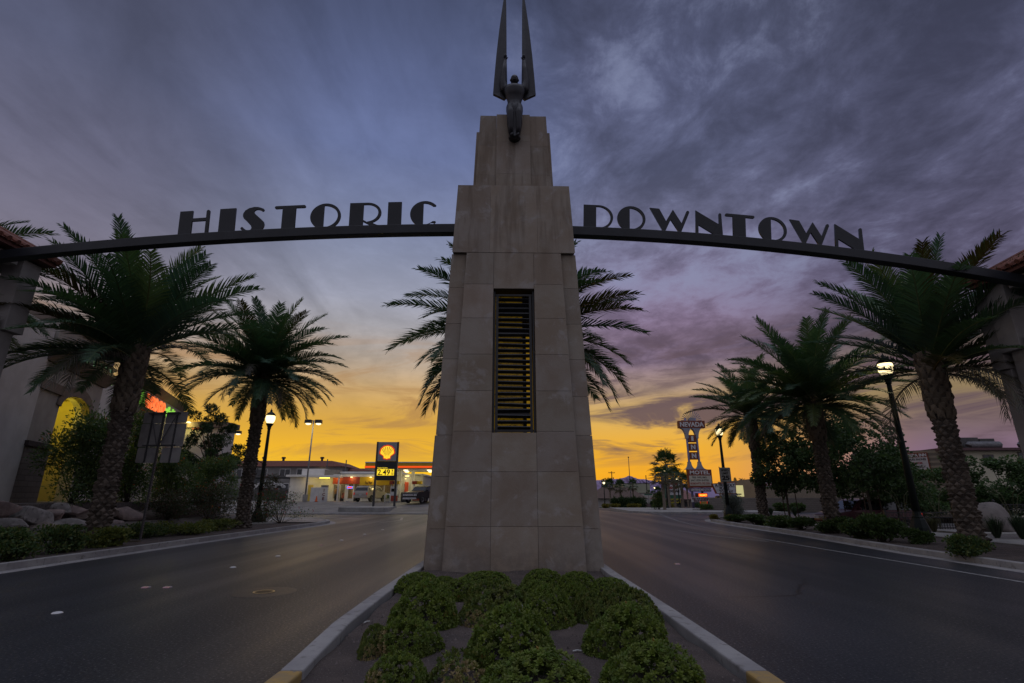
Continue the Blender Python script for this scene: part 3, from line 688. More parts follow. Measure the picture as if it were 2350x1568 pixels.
def glyph(c):            # shapes in letter units: height 1, thick stem about .47; each entry is one closed outline (inner ones are holes)
    if c == 'I': return [[(0, 0), (W_, 0), (W_, 1), (0, 1)]], W_
    if c == 'H': return [[(0, 0), (W_, 0), (W_, .57), (.97, .57), (.97, 0), (1.09, 0), (1.09, .94)] + arcp(1.03, .94, .06, .06, 0, 180, 8) + [(.97, .69), (W_, .69), (W_, 1), (0, 1)]], 1.09
    if c == 'T': return [[(.28, 0), (.28 + W_, 0), (.28 + W_, .89)] + arcp(1.03, .94, .055, .055, -90, 90, 8) + arcp(.055, .94, .055, .055, 90, 270, 8) + [(.28, .89)]], 1.08
    if c == 'O': return [arcp(.53, .5, .53, .52, 0, 360, 44)[:-1], [(.47, .07)] + arcp(.47, .5, .49, .435, -88, 88, 26) + [(.47, .93)]], 1.06
    if c == 'C':
        o = arcp(.53, .5, .53, .52, 40, 320, 40); cap = lambda x, y, a: arcp(x, y, .045, .045, a, a + 180, 6)
        e1 = (.5 * (.53 + .53 * cos(R(40)) + .49 + .46 * cos(R(44))), .5 * (.5 + .52 * sin(R(40)) + .5 + .43 * sin(R(44))))
        return [o + cap(e1[0], 1 - e1[1], -130)[1:-1] + arcp(.49, .5, .46, .43, -44, -92, 12) + arcp(.49, .5, .46, .43, 92, 44, 12) + cap(e1[0], e1[1], -50)[1:-1]], 1.0
    if c == 'D': return [[(0, 0), (.55, 0)] + arcp(.55, .5, .55, .5, -90, 90, 26) + [(0, 1)], [(W_, .065)] + arcp(.55, .5, .455, .435, -90, 90, 24) + [(W_, .935)]], 1.1
    if c == 'R': return [[(0, 0), (W_, 0), (W_, .235), (.84, .01)] + arcp(1.0, .045, .045, .045, -90, 60, 6) + [(.96, .09), (.80, .17)] + arcp(.60, .58, .48, .42, -68, 90, 26) + [(0, 1)], [(W_, .31), (.60, .225)] + arcp(.60, .58, .38, .34, -72, 90, 22) + [(W_, .92)]], 1.05
    if c == 'S':
        return [[(.18, -.01), (.60, -.01), (.72, .06), (.80, .16), (.82, .28), (.79, .39), (.70, .49), (.46, .73), (.42, .81), (.45, .87), (.52, .895), (.60, .885), (.68, .845)] + arcp(.725, .87, .052, .055, -120, 80, 7) +
                [(.66, .96), (.55, 1.0), (.42, 1.01), (.24, .97), (.11, .88), (.045, .76), (.045, .65), (.09, .55), (.18, .46), (.36, .245), (.385, .16), (.36, .10), (.28, .075), (.19, .10), (.09, .19)] + arcp(.05, .165, .05, .055, 60, 250, 7) + [(.09, .055)]], .83
    if c == 'W': return [[(.465, 0), (.545, 0), (.545, .06), (.74, .55), (1.02, .06), (1.02, -.01), (1.10, -.01), (1.10, .06), (1.40, .90)] + arcp(1.345, .925, .05, .05, 0, 160, 7) + [(1.12, .44), (.82, .985), (.575, .49), (.34, .985), (0, 1.0), (.465, .06)]], 1.42
    if c == 'N': return [[(0, 0), (.095, 0), (.095, .42), (.84, -.06), (.93, -.06), (.885, .93)] + arcp(.84, .93, .045, .045, 0, 180, 7) + [(.795, .51), (0, 1.02)]], .93
def letter(c, parent, f, x0, w_m, h_m):
    outl, wd = glyph(c); cu = bpy.data.curves.new('letter', 'CURVE'); cu.dimensions = '2D'; cu.fill_mode = 'BOTH'; cu.extrude = .022
    for ol in outl:
        sp_ = cu.splines.new('POLY'); sp_.points.add(len(ol) - 1); sp_.use_cyclic_u = True
        for p, q in zip(sp_.points, ol): p.co = (q[0] / wd * w_m, q[1] * h_m, 0, 1)
    o = bpy.data.objects.new('letter', cu); me = bpy.data.meshes.new_from_object(o); bpy.data.objects.remove(o); bpy.data.curves.remove(cu)
    me.materials.clear(); me.materials.append(IRON); me.name = 'letter'
    xc = x0 + w_m / 2; sl = math.atan(float(f.deriv()(xc)))
    ob = bpy.data.objects.new('letter', me); COL.objects.link(ob); ob.parent = parent
    ob.location = (x0, .13, float(f(x0)) - .01); ob.rotation_euler = (pi / 2, -sl, 0)
    return ob
for c, xa, xb in zip('HISTORIC', (403, 495, 546, 621, 705, 796, 885, 937), (472, 532, 601, 693, 776, 868, 917, 1002)):
    pa, pb = A(xa, 530, YB)[0], A(xb, 530, YB)[0]; letter(c, LA, fL, pa, pb - pa, .80)
for c, xa, xb in zip('DOWNTOWN', (1341, 1419, 1494, 1600, 1668, 1744, 1815, 1917), (1410, 1485, 1588, 1663, 1736, 1809, 1907, 1982)):
    pa, pb = A(xa, 535, YB)[0], A(xb, 535, YB)[0]; letter(c, RA, fR, pa, pb - pa, .775)

# ------------------------------------------------------------ roofed end pavilions that carry the arch
DARKW = mat('dark_timber', (.02, .017, .015), (.03, .025, .02), 4., .8)
PIER = mat('painted_concrete', (.37, .345, .33), (.29, .27, .26), 1.1, .9, .3, 40, c3=(.2, .18, .17), s3=26, lo3=.66)
def pavilion(label, s, xin, yf, zt, zm):
    o = thing('roofed_pavilion', label, 'pavilion', (s * xin, yf, .1), 0, 'pavilions at both ends of the arch')
    zt -= .1; zm -= .1; D = 2.9
    def X(a, c): return (min(s * a, s * c), max(s * a, s * c))
    for ix in (0, 1):
        for iy in (0, 1):
            xa = .14 + ix * (D - .73); ya = .14 + iy * (D - .73)
            b = MB(); x = X(xa, xa + .45); b.box(x[0], x[1], ya, ya + .45, 0, zm - .002)
            xu = X(xa - .14, xa + .45 + .0) if ix == 0 else X(xa, xa + .59)
            b.box(xu[0], xu[1], ya - .14 * (iy == 0), ya + .45 + .14 * (iy == 1), zm, zt)
            b.build('pier', PIER, o, bevel=.015)
    for z0, z1 in ((zm + .01, zm + .36), (zt - .26, zt - .004)):
        x = X(.455, D - .59); xs_ = X(.012, .30); xe = X(D - .42, D - .15)
        for q in ((x[0], x[1], .012, .30), (x[0], x[1], D - .45, D - .15), (xs_[0], xs_[1], .592, D - .74), (xe[0], xe[1], .592, D - .74)):
            b = MB(); b.box(*q, z0, z1); b.build('lintel', PIER, o, bevel=.012)
    b = MB(); x = X(.02, D - .12); b.box(x[0], x[1], .02, D - .12, zt + .002, zt + .05)
    for k in range(7): y = .3 + k * .36; b.box(x[0], x[1], y, y + .1, zt - .10, zt + .001)
    b.build('ceiling', DARKW, o)
    # hipped tile roof: fascia, slope and rolls of tile
    b = MB(); x = X(-.28, D + .14)
    b.frus((x[0], x[1], -.30, D + .14), zt + .05, (x[0], x[1], -.30, D + .14), zt + .17); b.build('fascia', mat('red_brown_fascia', (.16, .06, .045), (.12, .05, .04), 4., .75), o)
    b = MB(); x0, x1 = X(-.36, D + .2); cxx = (x0 + x1) / 2; y0, y1 = -.38, D + .2; cyy = (y0 + y1) / 2; zr = zt + 1.15
    b.frus((x0, x1, y0, y1), zt + .17, (cxx - .1, cxx + .1, cyy - .1, cyy + .1), zr)
    for k in range(13):
        q = (k + .5) / 13
        for ax in range(4):
            if ax == 0: p0 = (x0 + (x1 - x0) * q, y0 - .03)
            elif ax == 1: p0 = (x0 + (x1 - x0) * q, y1 + .03)
            elif ax == 2: p0 = (x0 - .03, y0 + (y1 - y0) * q)
            else: p0 = (x1 + .03, y0 + (y1 - y0) * q)
            f_ = 1 - abs(q - .5) * 2; tx, ty = cxx - p0[0], cyy - p0[1]
            e = (p0[0] + (tx * f_ if ax > 1 else 0), p0[1] + (ty * f_ if ax < 2 else 0))
            b.tube([(p0[0], p0[1], zt + .20), (e[0], e[1], zt + .20 + .98 * f_)], .075, 7)
    for c in ((x0, y0), (x1, y0), (x0, y1), (x1, y1)): b.tube([(c[0], c[1], zt + .24), (cxx, cyy, zr + .06)], .09, 7)
    b.build('roof', TILE, o)
    return o
pl = A(97, 615, 14.4); pm = A(55, 770, 14.4)
pavilion('pale concrete pavilion with a red tile roof at the left end of the arch', -1, -pl[0], 11.5, pl[2], pm[2])
pr = A(2257, 666, 14.3); pq = A(2297, 812, 14.3)
pv = pavilion('pale concrete pavilion with a red tile roof at the right end of the arch', 1, pr[0], 11.4, pr[2], pq[2])
b = MB(); b.box(.16, .5, 2.92, 3.3, 0, pq[2] - .55); b.box(.05, .5, 2.92, 3.35, pq[2] - .54, pr[2] - .14); b.build('pier', PIER, pv, bevel=.015)

# ------------------------------------------------------------ plants
rnd = random.Random(21)
def vary(c, a=.18): 
    q = rnd.uniform(1 - a, 1 + a); return (c[0] * q * rnd.uniform(.9, 1.1), c[1] * q, c[2] * q * rnd.uniform(.85, 1.15))
GRN = [(.085, .145, .080), (.072, .128, .086), (.105, .150, .066), (.064, .115, .068)]
def frond(b, base, az_, el0, L, droop, col, dead=False, nl=72, tw=0.0):
    """one pinnate leaf: a bending stem with two rows of narrow leaflets"""
    n = 11; P = []; p = Vector(base); e = el0
    for k in range(n + 1):
        P.append(p.copy()); t = k / n
        e = el0 - droop * (t ** 1.5)
        p = p + Vector((cos(az_ + tw * t) * cos(e), sin(az_ + tw * t) * cos(e), sin(e))) * (L / n)
    b.col = (col[0] * 1.5 + .01, col[1] * 1.25 + .006, col[2]) if not dead else col
    b.tube(P, [.032 * (1 - .85 * k / n) + .004 for k in range(n + 1)], 4, False)
    side = Vector((-sin(az_), cos(az_), 0))
    for i in range(nl):
        t = .10 + .90 * (i + rnd.random() * .4) / nl; q = min(n - .001, t * n); k = int(q); f = q - k
        c = P[k].lerp(P[k + 1], f); d = (P[k + 1] - P[k]).normalized(); up = side.cross(d); up = -up if up.z < 0 else up
        if abs(d.z) > .98: up = Vector((cos(az_), sin(az_), 0)) * -1
        ll = .92 * (.35 + .65 * sin(pi * min(1, .18 + t * .86)) ** .8) * rnd.uniform(.85, 1.1) * L / 4.2
        for s in (-1, 1):
            fw = .55 + .55 * t; ang = (d * fw + side * s * .85 + up * rnd.uniform(.12, .42)).normalized()
            w_ = .026 * L / 4.2; wv = d * w_
            m_ = c + ang * ll * .55; tip = c + ang * ll + Vector((0, 0, -1)) * ll * (.16 if not dead else .55) * rnd.uniform(.6, 1.3)
            if dead: m_ = m_ + Vector((0, 0, -.12)) * ll
            b.col = vary(col, .22)
            b.add([c - wv, c + wv, m_ + wv * 1.15, m_ - wv * 1.15, tip], [(0, 1, 2, 3), (3, 2, 4)])
def palm_crown(seed, L, n=62, dead=5, base_r=.22, drs=1.0, low=-28, skip=()):
    global rnd; rnd = random.Random(seed); b = MB()
    for i in range(n):
        q = (i + .5) / n; az_ = i * 2.39996 + rnd.uniform(-.2, .2)
        e0 = math.degrees(math.asin(max(-1, .995 - q * (1 - sin(R(low)))))) + rnd.uniform(-5, 5); dr = R((34 + 34 * q + rnd.uniform(-10, 14)) * drs)
        if any(e0 < k_[2] and abs((math.degrees(az_) - k_[0] + 180) % 360 - 180) < k_[1] for k_ in skip): continue
        l = L * (.72 + .30 * sin(pi * min(1, .25 + q * .8))) * rnd.uniform(.9, 1.06)
        z = -.75 * q + rnd.uniform(-.06, .06); r = base_r * (.3 + .8 * q)
        col = vary(rnd.choice(GRN)); 
        if rnd.random() < .06: col = (.075, .060, .018)
        frond(b, (r * cos(az_), r * sin(az_), z), az_, R(e0), l, dr, col, tw=rnd.uniform(-.25, .25))
    for i in range(dead):
        az_ = rnd.uniform(0, 2 * pi)
        if any(abs((math.degrees(az_) - k_[0] + 180) % 360 - 180) < k_[1] for k_ in skip): continue
        frond(b, (.2 * cos(az_), .2 * sin(az_), -.7), az_, R(rnd.uniform(-10, 30)), L * rnd.uniform(.6, .8), R(rnd.uniform(95, 120)), (.15, .14, .115), True, 40)
    b.col = None
    return b
def palm_trunk(h, r, seed, boots=.34):
    """ringed trunk: rows of diamond shaped leaf stubs, then a wider zone of cut leaf bases under the crown"""
    q = random.Random(seed); b = MB(); b.col = (.07, .058, .048)
    zb = h * (1 - boots)
    b.lathe([(r * 1.45, -.1), (r * 1.25, .12), (r * 1.0, .45), (r * .92, 1.2), (r * .88, zb), (r * 1.15, zb + .25), (r * 1.2, h - .35), (r * .8, h), (r * .3, h + .25)], 18)
    z = .02; row = 0
    while z < zb:
        n = 8; f = 1.42 - .42 * min(1, z / .5); rr = r * (f if z < .5 else 1.0 - .08 * min(1, z / 3))
        for k in range(n):
            a = 2 * pi * (k + .5 * (row % 2)) / n + q.uniform(-.10, .10); w2 = 2 * pi / n * q.uniform(.46, .62)
            g = q.uniform(.6, 1.3); z_ = z; z = z + q.uniform(-.025, .025); b.col = (.13 * g, .105 * g, .083 * g); hh = q.uniform(.09, .17); o_ = rr * q.uniform(1.08, 1.40)
            P = lambda aa, ra, zz_: (ra * cos(aa), ra * sin(aa), zz_)
            v = [P(a - w2, rr * .94, z + .02), P(a, rr * .97, z - hh * .75), P(a + w2, rr * .94, z + .02), P(a, rr * .98, z + hh * .9), P(a - w2 * .4, o_, z + hh * .30), P(a + w2 * .4, o_, z + hh * .30), P(a, o_ * .99, z + .0)]
            z = z_; b.add(v, [(0, 1, 6, 4), (1, 2, 5, 6), (4, 6, 5), (0, 4, 3), (4, 5, 3), (5, 2, 3)])
        z += .125; row += 1
    z = zb
    while z < h - .05:
        n = 9
        for k in range(n):
            a = 2 * pi * (k + .5 * (row % 2)) / n + q.uniform(-.12, .12); w2 = 2 * pi / n * .46; rr = r * (1.12 + .1 * (z - zb) / max(.01, h - zb))
            g = q.uniform(.6, 1.3); b.col = (.15 * g, .118 * g, .084 * g); hh = q.uniform(.2, .3); o_ = rr * q.uniform(1.10, 1.26)
            P = lambda aa, ra, zz_: (ra * cos(aa), ra * sin(aa), zz_)
            v = [P(a - w2, rr * .98, z - .08), P(a + w2, rr * .98, z - .08), P(a + w2 * .7, o_ * .97, z + hh * .8), P(a - w2 * .7, o_ * .97, z + hh * .8), P(a - w2 * .6, rr * .95, z + hh), P(a + w2 * .6, rr * .95, z + hh), P(a, o_ * 1.02, z + hh * .25)]
            b.add(v, [(0, 1, 6), (1, 2, 6), (2, 3, 6), (3, 0, 6), (3, 2, 5, 4), (0, 3, 4), (1, 5, 2)])
        if q.random() < .8:
            a = q.uniform(0, 2 * pi); rr = r * 1.3; b.col = (.14, .11, .075)
            b.tube([(rr * .95 * cos(a), rr * .95 * sin(a), z), (rr * 1.3 * cos(a + .2), rr * 1.3 * sin(a + .2), z - q.uniform(-.1, .25))], [.02, .006], 4)
        z += .17; row += 1
    return b
def date_palm(label, loc, h, L, seed, r=.30, n=62, dead=5, group='date palms along the street', rz=0.0, drs=1.0, low=-28, skip=()):
    o = thing('date_palm', label, 'palm tree', loc, rz, group)
    palm_trunk(h, r, seed).build('trunk', DRY, o)
    palm_crown(seed + 50, L, n, dead, .22, drs, low, skip).build('crown', FROND, o, loc=(0, 0, h + .1))
    return o

def leaf(b, p, d, up, l, wd, col, fold=.25):
    """a folded obovate leaf"""
    s = d.cross(up)
    if s.length < 1e-4: s = d.orthogonal()
    s.normalize(); n = s.cross(d).normalized(); b.col = col
    m1 = p + d * l * .62
    b.add([p, m1 + s * wd + n * wd * fold, p + d * l, m1 - s * wd + n * wd * fold, m1], [(0, 4, 1), (4, 2, 1), (0, 3, 4), (4, 3, 2)])
def ranv(q): 
    z = q.uniform(-1, 1); a = q.uniform(0, 2 * pi); r_ = math.sqrt(1 - z * z); return Vector((r_ * cos(a), r_ * sin(a), z))
def mound(seed, rx, ry, h, ros, ll, cols, young, dead=0.0, nl=8):
    """low rounded shrub: whorls of small leaves over an uneven dome"""
    q = random.Random(seed); b = MB()
    bumps = [(ranv(q), q.uniform(.05, .17)) for _ in range(14)]
    deadc = ranv(q); deadc.z = abs(deadc.z) * .4 - .1; deadc = (deadc - Vector((0, .9, 0))).normalized()
    for i in range(ros):
        d = ranv(q); d.z = abs(d.z) * 1.0 - .16
        if d.length < .2: continue
        d.normalize(); k = 1 + sum(a * max(0, d.dot(v) - .55) / .45 for v, a in bumps) - .06
        depth = q.choice((1.0, 1.0, .98, .95, .88))
        p = Vector((d.x * rx, d.y * ry, max(.02, d.z) * h)) * k * depth + Vector((0, 0, .02))
        ax = Vector((d.x / rx, d.y / ry, (d.z + .25) / h)).normalized(); ax = (ax + ranv(q) * .28).normalized()
        t1 = ax.orthogonal().normalized(); t2 = ax.cross(t1)
        isd = dead and d.dot(deadc) > 1 - dead and q.random() < .85
        top = max(0, d.z); base = q.choice(cols)
        g = q.uniform(.8, 1.2); c0 = tuple(x * g for x in base)
        if q.random() < young: c0 = (.165 * g, .20 * g, .045 * g)
        if q.random() < .004: c0 = (.26 * g, .17 * g, .04 * g)
        if isd: g = q.uniform(.7, 1.3); c0 = (.36 * g, .27 * g, .14 * g) if q.random() < .7 else (.2 * g, .19 * g, .06 * g)
        a0 = q.uniform(0, 6.3)
        for j in range(nl):
            a = a0 + j * 2.4; sp_ = .35 + .75 * (j / nl); dd = (ax * (1.15 - sp_) + (t1 * cos(a) + t2 * sin(a)) * sp_).normalized()
            l = ll * q.uniform(.75, 1.15); gg = q.uniform(.85, 1.15)
            leaf(b, p, dd, ax, l, l * .23, (c0[0] * gg, c0[1] * gg, c0[2] * gg), q.uniform(.1, .5))
    c = MB(); c.col = (.028, .026, .018)
    for i in range(26):
        d = ranv(q); d.z = abs(d.z); e = Vector((d.x * rx * .85, d.y * ry * .85, d.z * h * .85))
        c.tube([(0, 0, -.04), e * .45 + Vector((0, 0, .02)), e], [.012, .008, .004], 4)
    return b, c
def bush(seed, rx, ry, h, n, ll, cols, wd=.22, flowers=None, nf=0, stems=14, z0=0.0, open_=.5, clumps=12):
    """loose leafy shrub: leaves gathered in clumps round branching stems, with gaps"""
    q = random.Random(seed); b = MB(); st = MB(); st.col = (.045, .036, .028)
    cl = []
    for i in range(clumps):
        d = ranv(q); r_ = q.uniform(.35, 1.0); zc = z0 + (h - z0) * q.uniform(.12, .95); k = math.sqrt(max(.05, 1 - ((zc - z0) / (h - z0) - .45) ** 2 * 1.8))
        cl.append((Vector((d.x * rx * r_ * k * .8, d.y * ry * r_ * k * .8, zc)), q.uniform(.2, .38)))
    for c, s in cl[:stems * 2]:
        m = c * .5 + Vector((q.uniform(-.1, .1), q.uniform(-.1, .1), -.05)); st.tube([(q.uniform(-.08, .08), q.uniform(-.08, .08), -.05), m, c], [.018, .012, .004], 4)
    for i in range(int(n * 2.2)):
        c, s = q.choice(cl); d = ranv(q); p = c + Vector((d.x * rx, d.y * ry, d.z * h * .55)) * s * q.uniform(.2, 1.0) * 1.3
        if p.z < .02: p.z = q.uniform(.02, .12)
        dd = (d + ranv(q) * .7 + Vector((0, 0, .25))).normalized(); g = q.uniform(.75, 1.25); base = q.choice(cols)
        leaf(b, p, dd, ranv(q), ll * q.uniform(.7, 1.3), ll * wd * q.uniform(.9, 1.4), tuple(x * g for x in base))
    fl = None
    if flowers:
        fl = MB()
        for i in range(nf):
            c, s = q.choice(cl); d = ranv(q); d.z = abs(d.z); p = c + Vector((d.x * rx, d.y * ry, d.z * h * .6)) * s * 1.2
            fl.col = (.05, .07, .03); fl.add([c, c + Vector((.008, .008, 0)), p], [(0, 1, 2)])
            for j in range(7):
                g = q.uniform(.7, 1.3); leaf(fl, p + ranv(q) * .03, (ranv(q) + Vector((0, 0, .4))).normalized(), ranv(q), .05, .02, tuple(x * g for x in q.choice(flowers)))
    return b, st, fl
def plant(name, label, cat, loc, made, group=None, rz=0.0, sc=None, stem='stems'):
    o = thing(name, label, cat, loc, rz, group)
    made[0].build('leaves', LEAF, o)
    if made[1] and made[1].v: made[1].build(stem, DRY, o)
    if len(made) > 2 and made[2]: made[2].build('flowers', LEAF, o)
    if sc: o.scale = sc
    return o

# --- the planting in front of the tower: every mound is its own shrub
SHC = [(.138, .192, .030), (.112, .17, .030), (.165, .21, .030), (.13, .172, .034)]
OLI = [(.125, .155, .036), (.150, .155, .040), (.100, .145, .036)]
proto = {
    'g': mound(1, .62, .58, .46, 900, .068, SHC, .12), 'h': mound(2, .62, .6, .46, 900, .068, SHC, .20),
    'o': mound(3, .62, .6, .46, 900, .068, OLI, .25), 'd': mound(4, .62, .58, .44, 760, .072, SHC, .12, .28), 'y': mound(6, .6, .55, .42, 260, .09, OLI, .3, .75)}
pmesh = {k: (v[0].mesh('leaves', LEAF), v[1].mesh('branches', DRY)) for k, v in proto.items()}
def msh(x, y): return ((1300 + x / 1.679) * .6120, (2050 + y / 1.679) * .6120)
SH = [   # zoomed photo x, foot y, width, height, kind, label
    (430, 290, 260, 135, 'g', 'dark green rounded shrub against the left front corner of the tower'),
    (600, 262, 150, 80, 'g', 'small dark shrub second from the left in the row at the tower foot'),
    (865, 240, 290, 90, 'g', 'low wide green shrub at the tower foot just left of the centre slab'),
    (700, 335, 270, 120, 'h', 'green shrub left of the large olive mound and behind the withered twigs'),
    (960, 445, 400, 235, 'o', 'large olive green mound with yellowing leaves in the middle of the planting'),
    (1190, 320, 210, 95, 'h', 'low green shrub between the large olive mound and the tower'),
    (1235, 270, 250, 135, 'g', 'tallest dark shrub at the tower foot right of the centre slab'),
    (1460, 300, 240, 150, 'g', 'dark rounded shrub at the tower foot second from the right kerb'),
    (1660, 285, 230, 95, 'g', 'low dark shrub at the right front corner of the tower'),
    (465, 515, 410, 265, 'h', 'big bright green shrub near the left kerb behind the half withered one'),
    (1280, 515, 330, 235, 'h', 'round green shrub right of the thin white stake'),
    (1440, 400, 190, 150, 'h', 'small green mound behind the gap of bare soil right of centre'),
    (1590, 490, 260, 220, 'o', 'left one of two yellow green shrubs growing together by the right kerb'),
    (1800, 490, 330, 250, 'o', 'yellowing shrub leaning on the right kerb'),
    (1800, 700, 480, 300, 'h', 'large bright shrub second from the bottom along the right kerb'),
    (1040, 800, 570, 385, 'h', 'largest green mound in the centre foreground between two bare patches'),
    (380, 690, 330, 225, 'd', 'half withered shrub with straw coloured leaves near the left kerb'),
    (180, 660, 190, 170, 'o', 'small yellow green shrub nearest the left kerb beside the withered one'),
    (785, 490, 170, 115, 'y', 'small withered straw coloured shrub in front of the olive mound'),
    (1200, 985, 640, 310, 'h', 'bright green shrub cut by the bottom of the picture at the centre'),
    (1990, 960, 590, 330, 'h', 'broad bright shrub cut by the bottom of the picture at the right'),
    (300, 930, 330, 240, 'd', 'dark green shrub cut by the bottom of the picture at the left'),
    (690, 905, 360, 245, 'y', 'brown and yellow dying shrub at the bottom left of the largest mound'),
    (120, 695, 110, 55, 'y', 'tiny brown dried shrub on the soil next to the left kerb'),
]
r2 = random.Random(9)
for x, y, wd, ht, k, lab in SH:
    px, py = msh(x, y); g = G(px, py, .10); m_ = mpp(g[1] + .25, .2); wm = wd / 1.679 * .612 * m_; hm = ht / 1.679 * .612 * m_
    rad = wm / 2 * .94; yc = g[1] + rad * .7
    hh = max(.14, A(px, (2050 + (y - ht) / 1.679) * .6120, yc + rad * .25)[2] - .075)
    o = thing('shrub', lab, 'shrub', (g[0], yc, .075), r2.uniform(-.5, .5), 'shrubs planted in front of the tower')
    s = rad / .585
    for nm, me, mt in (('leaves', pmesh[k][0], 0), ('branches', pmesh[k][1], 0)):
        c = bpy.data.objects.new(nm, me); COL.objects.link(c); c.parent = o
    o.scale = (s, s, hh / .535)

# small litter and wires on the median soil
for (x, y), rot, col, lab in (((545, 625), 1.2, (.5, .48, .45), 'thin white stick lying on the soil beside the half withered shrub'), ((1450, 632), .2, (.6, .6, .6), 'short white scrap on the bare soil right of centre'),
                              ((925, 455), .3, (.2, .2, .2), None), ((128, 460), 1.0, (.6, .6, .58), 'white paper scrap beside the left kerb')):
    if not lab: continue
    g = G(*msh(x, y), .12); b = MB(); b.tube([(-.045, 0, .008), (0, .004, .014), (.045, 0, .008)], .008, 6)
    o = b.build('litter', mat('litter_' + str(int(x)), col), None); o.location = (g[0], g[1], soilz(*g) + .005); o.rotation_euler = (0, 0, rot); tag(o, lab, 'litter')
g = G(*msh(1098, 455), .1); b = MB(); b.tube([(-.012, 0, -.02), (-.014, 0, .16)], .006, 6); b.tube([(.014, .01, -.02), (.017, .012, .17)], .006, 6); b.box(-.02, .022, -.006, .016, -.02, .005)
o = b.build('stake', mat('white_plastic', (.6, .6, .58), None, 5.)); o.location = (g[0], g[1], soilz(*g)); tag(o, 'thin white twin stake standing in the soil between the green mounds', 'stake')
r3 = random.Random(4); b = MB()
for i in range(2600):
    x = r3.uniform(-1.84, 1.84); y = r3.uniform(3.6, 11.2); s = r3.choice((.007, .008, .010, .013, .018)) * r3.uniform(.7, 1.3); g = r3.uniform(.5, 1.5)
    b.col = (.15 * g, .125 * g, .118 * g); p = Vector((x, y, soilz(x, y) + s * .3)); a = r3.uniform(0, 6)
    b.add([p + Vector((s * cos(a + k * 2.09), s * sin(a + k * 2.09), -s * .4)) for k in range(3)] + [p + Vector((0, 0, s * .8))], [(0, 1, 3), (1, 2, 3), (2, 0, 3)])
o = b.build('gravel', DRY); tag(o, kind='stuff')

# --- date palms
date_palm('big date palm nearest the left kerb with its trunk in front of the coffee shop', (-13.2, 17.4, .08), 6.5, 4.5, 101, .29, 74, 8, drs=.85, low=-14, skip=[(5, 75, 30), (185, 38, 6)])
date_palm('date palm by the left corner next to the street lamp and the filling station', (-13.0, 26.2, .08), 7.8, 4.3, 102, .28, 80, 5, drs=.9, low=-16, skip=[(180, 38, 8)])
date_palm('date palm standing behind the stone tower with its fronds showing on both sides', (.2, 17.0, .08), 6.8, 4.3, 103, .31, 98, 3, drs=1.1, low=-62)
date_palm('big date palm beside the nearest street lamp and the boulder on the right', (13.5, 16.1, .08), 5.85, 4.15, 104, .28, 66, 5, drs=.62, low=6, skip=[(188, 42, 44)])
date_palm('middle date palm of the three on the right verge among the leafy trees', (13.5, 22.9, .08), 5.9, 4.0, 105, .27, 72, 5, drs=.85, low=-14)
date_palm('farthest of the three date palms on the right verge beside the grey bush', (15.6, 33.6, .08), 6.8, 3.9, 106, .27, 64, 4, drs=.9, low=-16, skip=[(175, 30, 12)])
o = date_palm('date palm whose fronds hang into the top left edge of the picture', (-19.0, 14.6, .1), 7.9, 4.3, 107, .31, 50, 3, drs=1.1)

# ------------------------------------------------------------ street lamps
GLOBE = emit('lit_lamp_globe', (1.0, .80, .42), 7.5, (.9, .85, .7), True)
GLOBE2 = emit('lit_lamp_lens', (1.0, .82, .45), 9.0, (.9, .85, .7), True)
def street_lamp(label, loc, h, rz=0.0, group='old style street lamps'):
    o = thing('street_lamp', label, 'street lamp', loc, rz, group)
    b = MB(); b.lathe([(.36, 0), (.36, .08), (.33, .10), (.31, .34), (.22, .62), (.185, .66), (.19, .72), (.15, .76), (.132, .9)], 8, ph=pi / 8); b.build('base', GREENPOLE, o, bevel=.006)
    b = MB(); b.lathe([(.128, .9), (.112, h * .45), (.085, h - .95), (.075, h - .9)], 14); b.build('pole', GREENPOLE, o, smooth=True)
    b = MB(); b.lathe([(.085, h - .9), (.12, h - .88), (.10, h - .84), (.13, h - .72), (.20, h - .62), (.215, h - .58), (.21, h - .54)], 14); b.build('collar', GREENPOLE, o, smooth=True)
    b = MB(); b.lathe([(.15, h - .54), (.235, h - .42), (.275, h - .28), (.275, h - .16), (.245, h - .06)], 18); b.build('globe', GLOBE, o, smooth=True)
    b = MB(); b.lathe([(.285, h - .07), (.27, h - .01), (.17, h + .11), (.09, h + .15), (.06, h + .2), (.075, h + .24), (.03, h + .3), (.008, h + .4)], 16); b.build('cap', GREENPOLE, o, smooth=True)
    b = MB(); b.tube([(-.08, 0, h * .53), (-.34, 0, h * .53 + .16)], .025, 6); b.box(-.12, .12, -.12, .12, h * .53 - .09, h * .53 - .03); b.build('banner_bracket', GREENPOLE, o)
    return o
street_lamp('dark green street lamp nearest on the right with its lit globe under the palm fronds', (15.1, 20.2, .12), 6.65)
street_lamp('lit street lamp carrying the speed limit sign on the right verge', (15.2, 38.0, .1), 6.28)
street_lamp('lit street lamp on the left corner beside the date palm trunk', (-14.8, 31.5, .12), 6.25, .6)

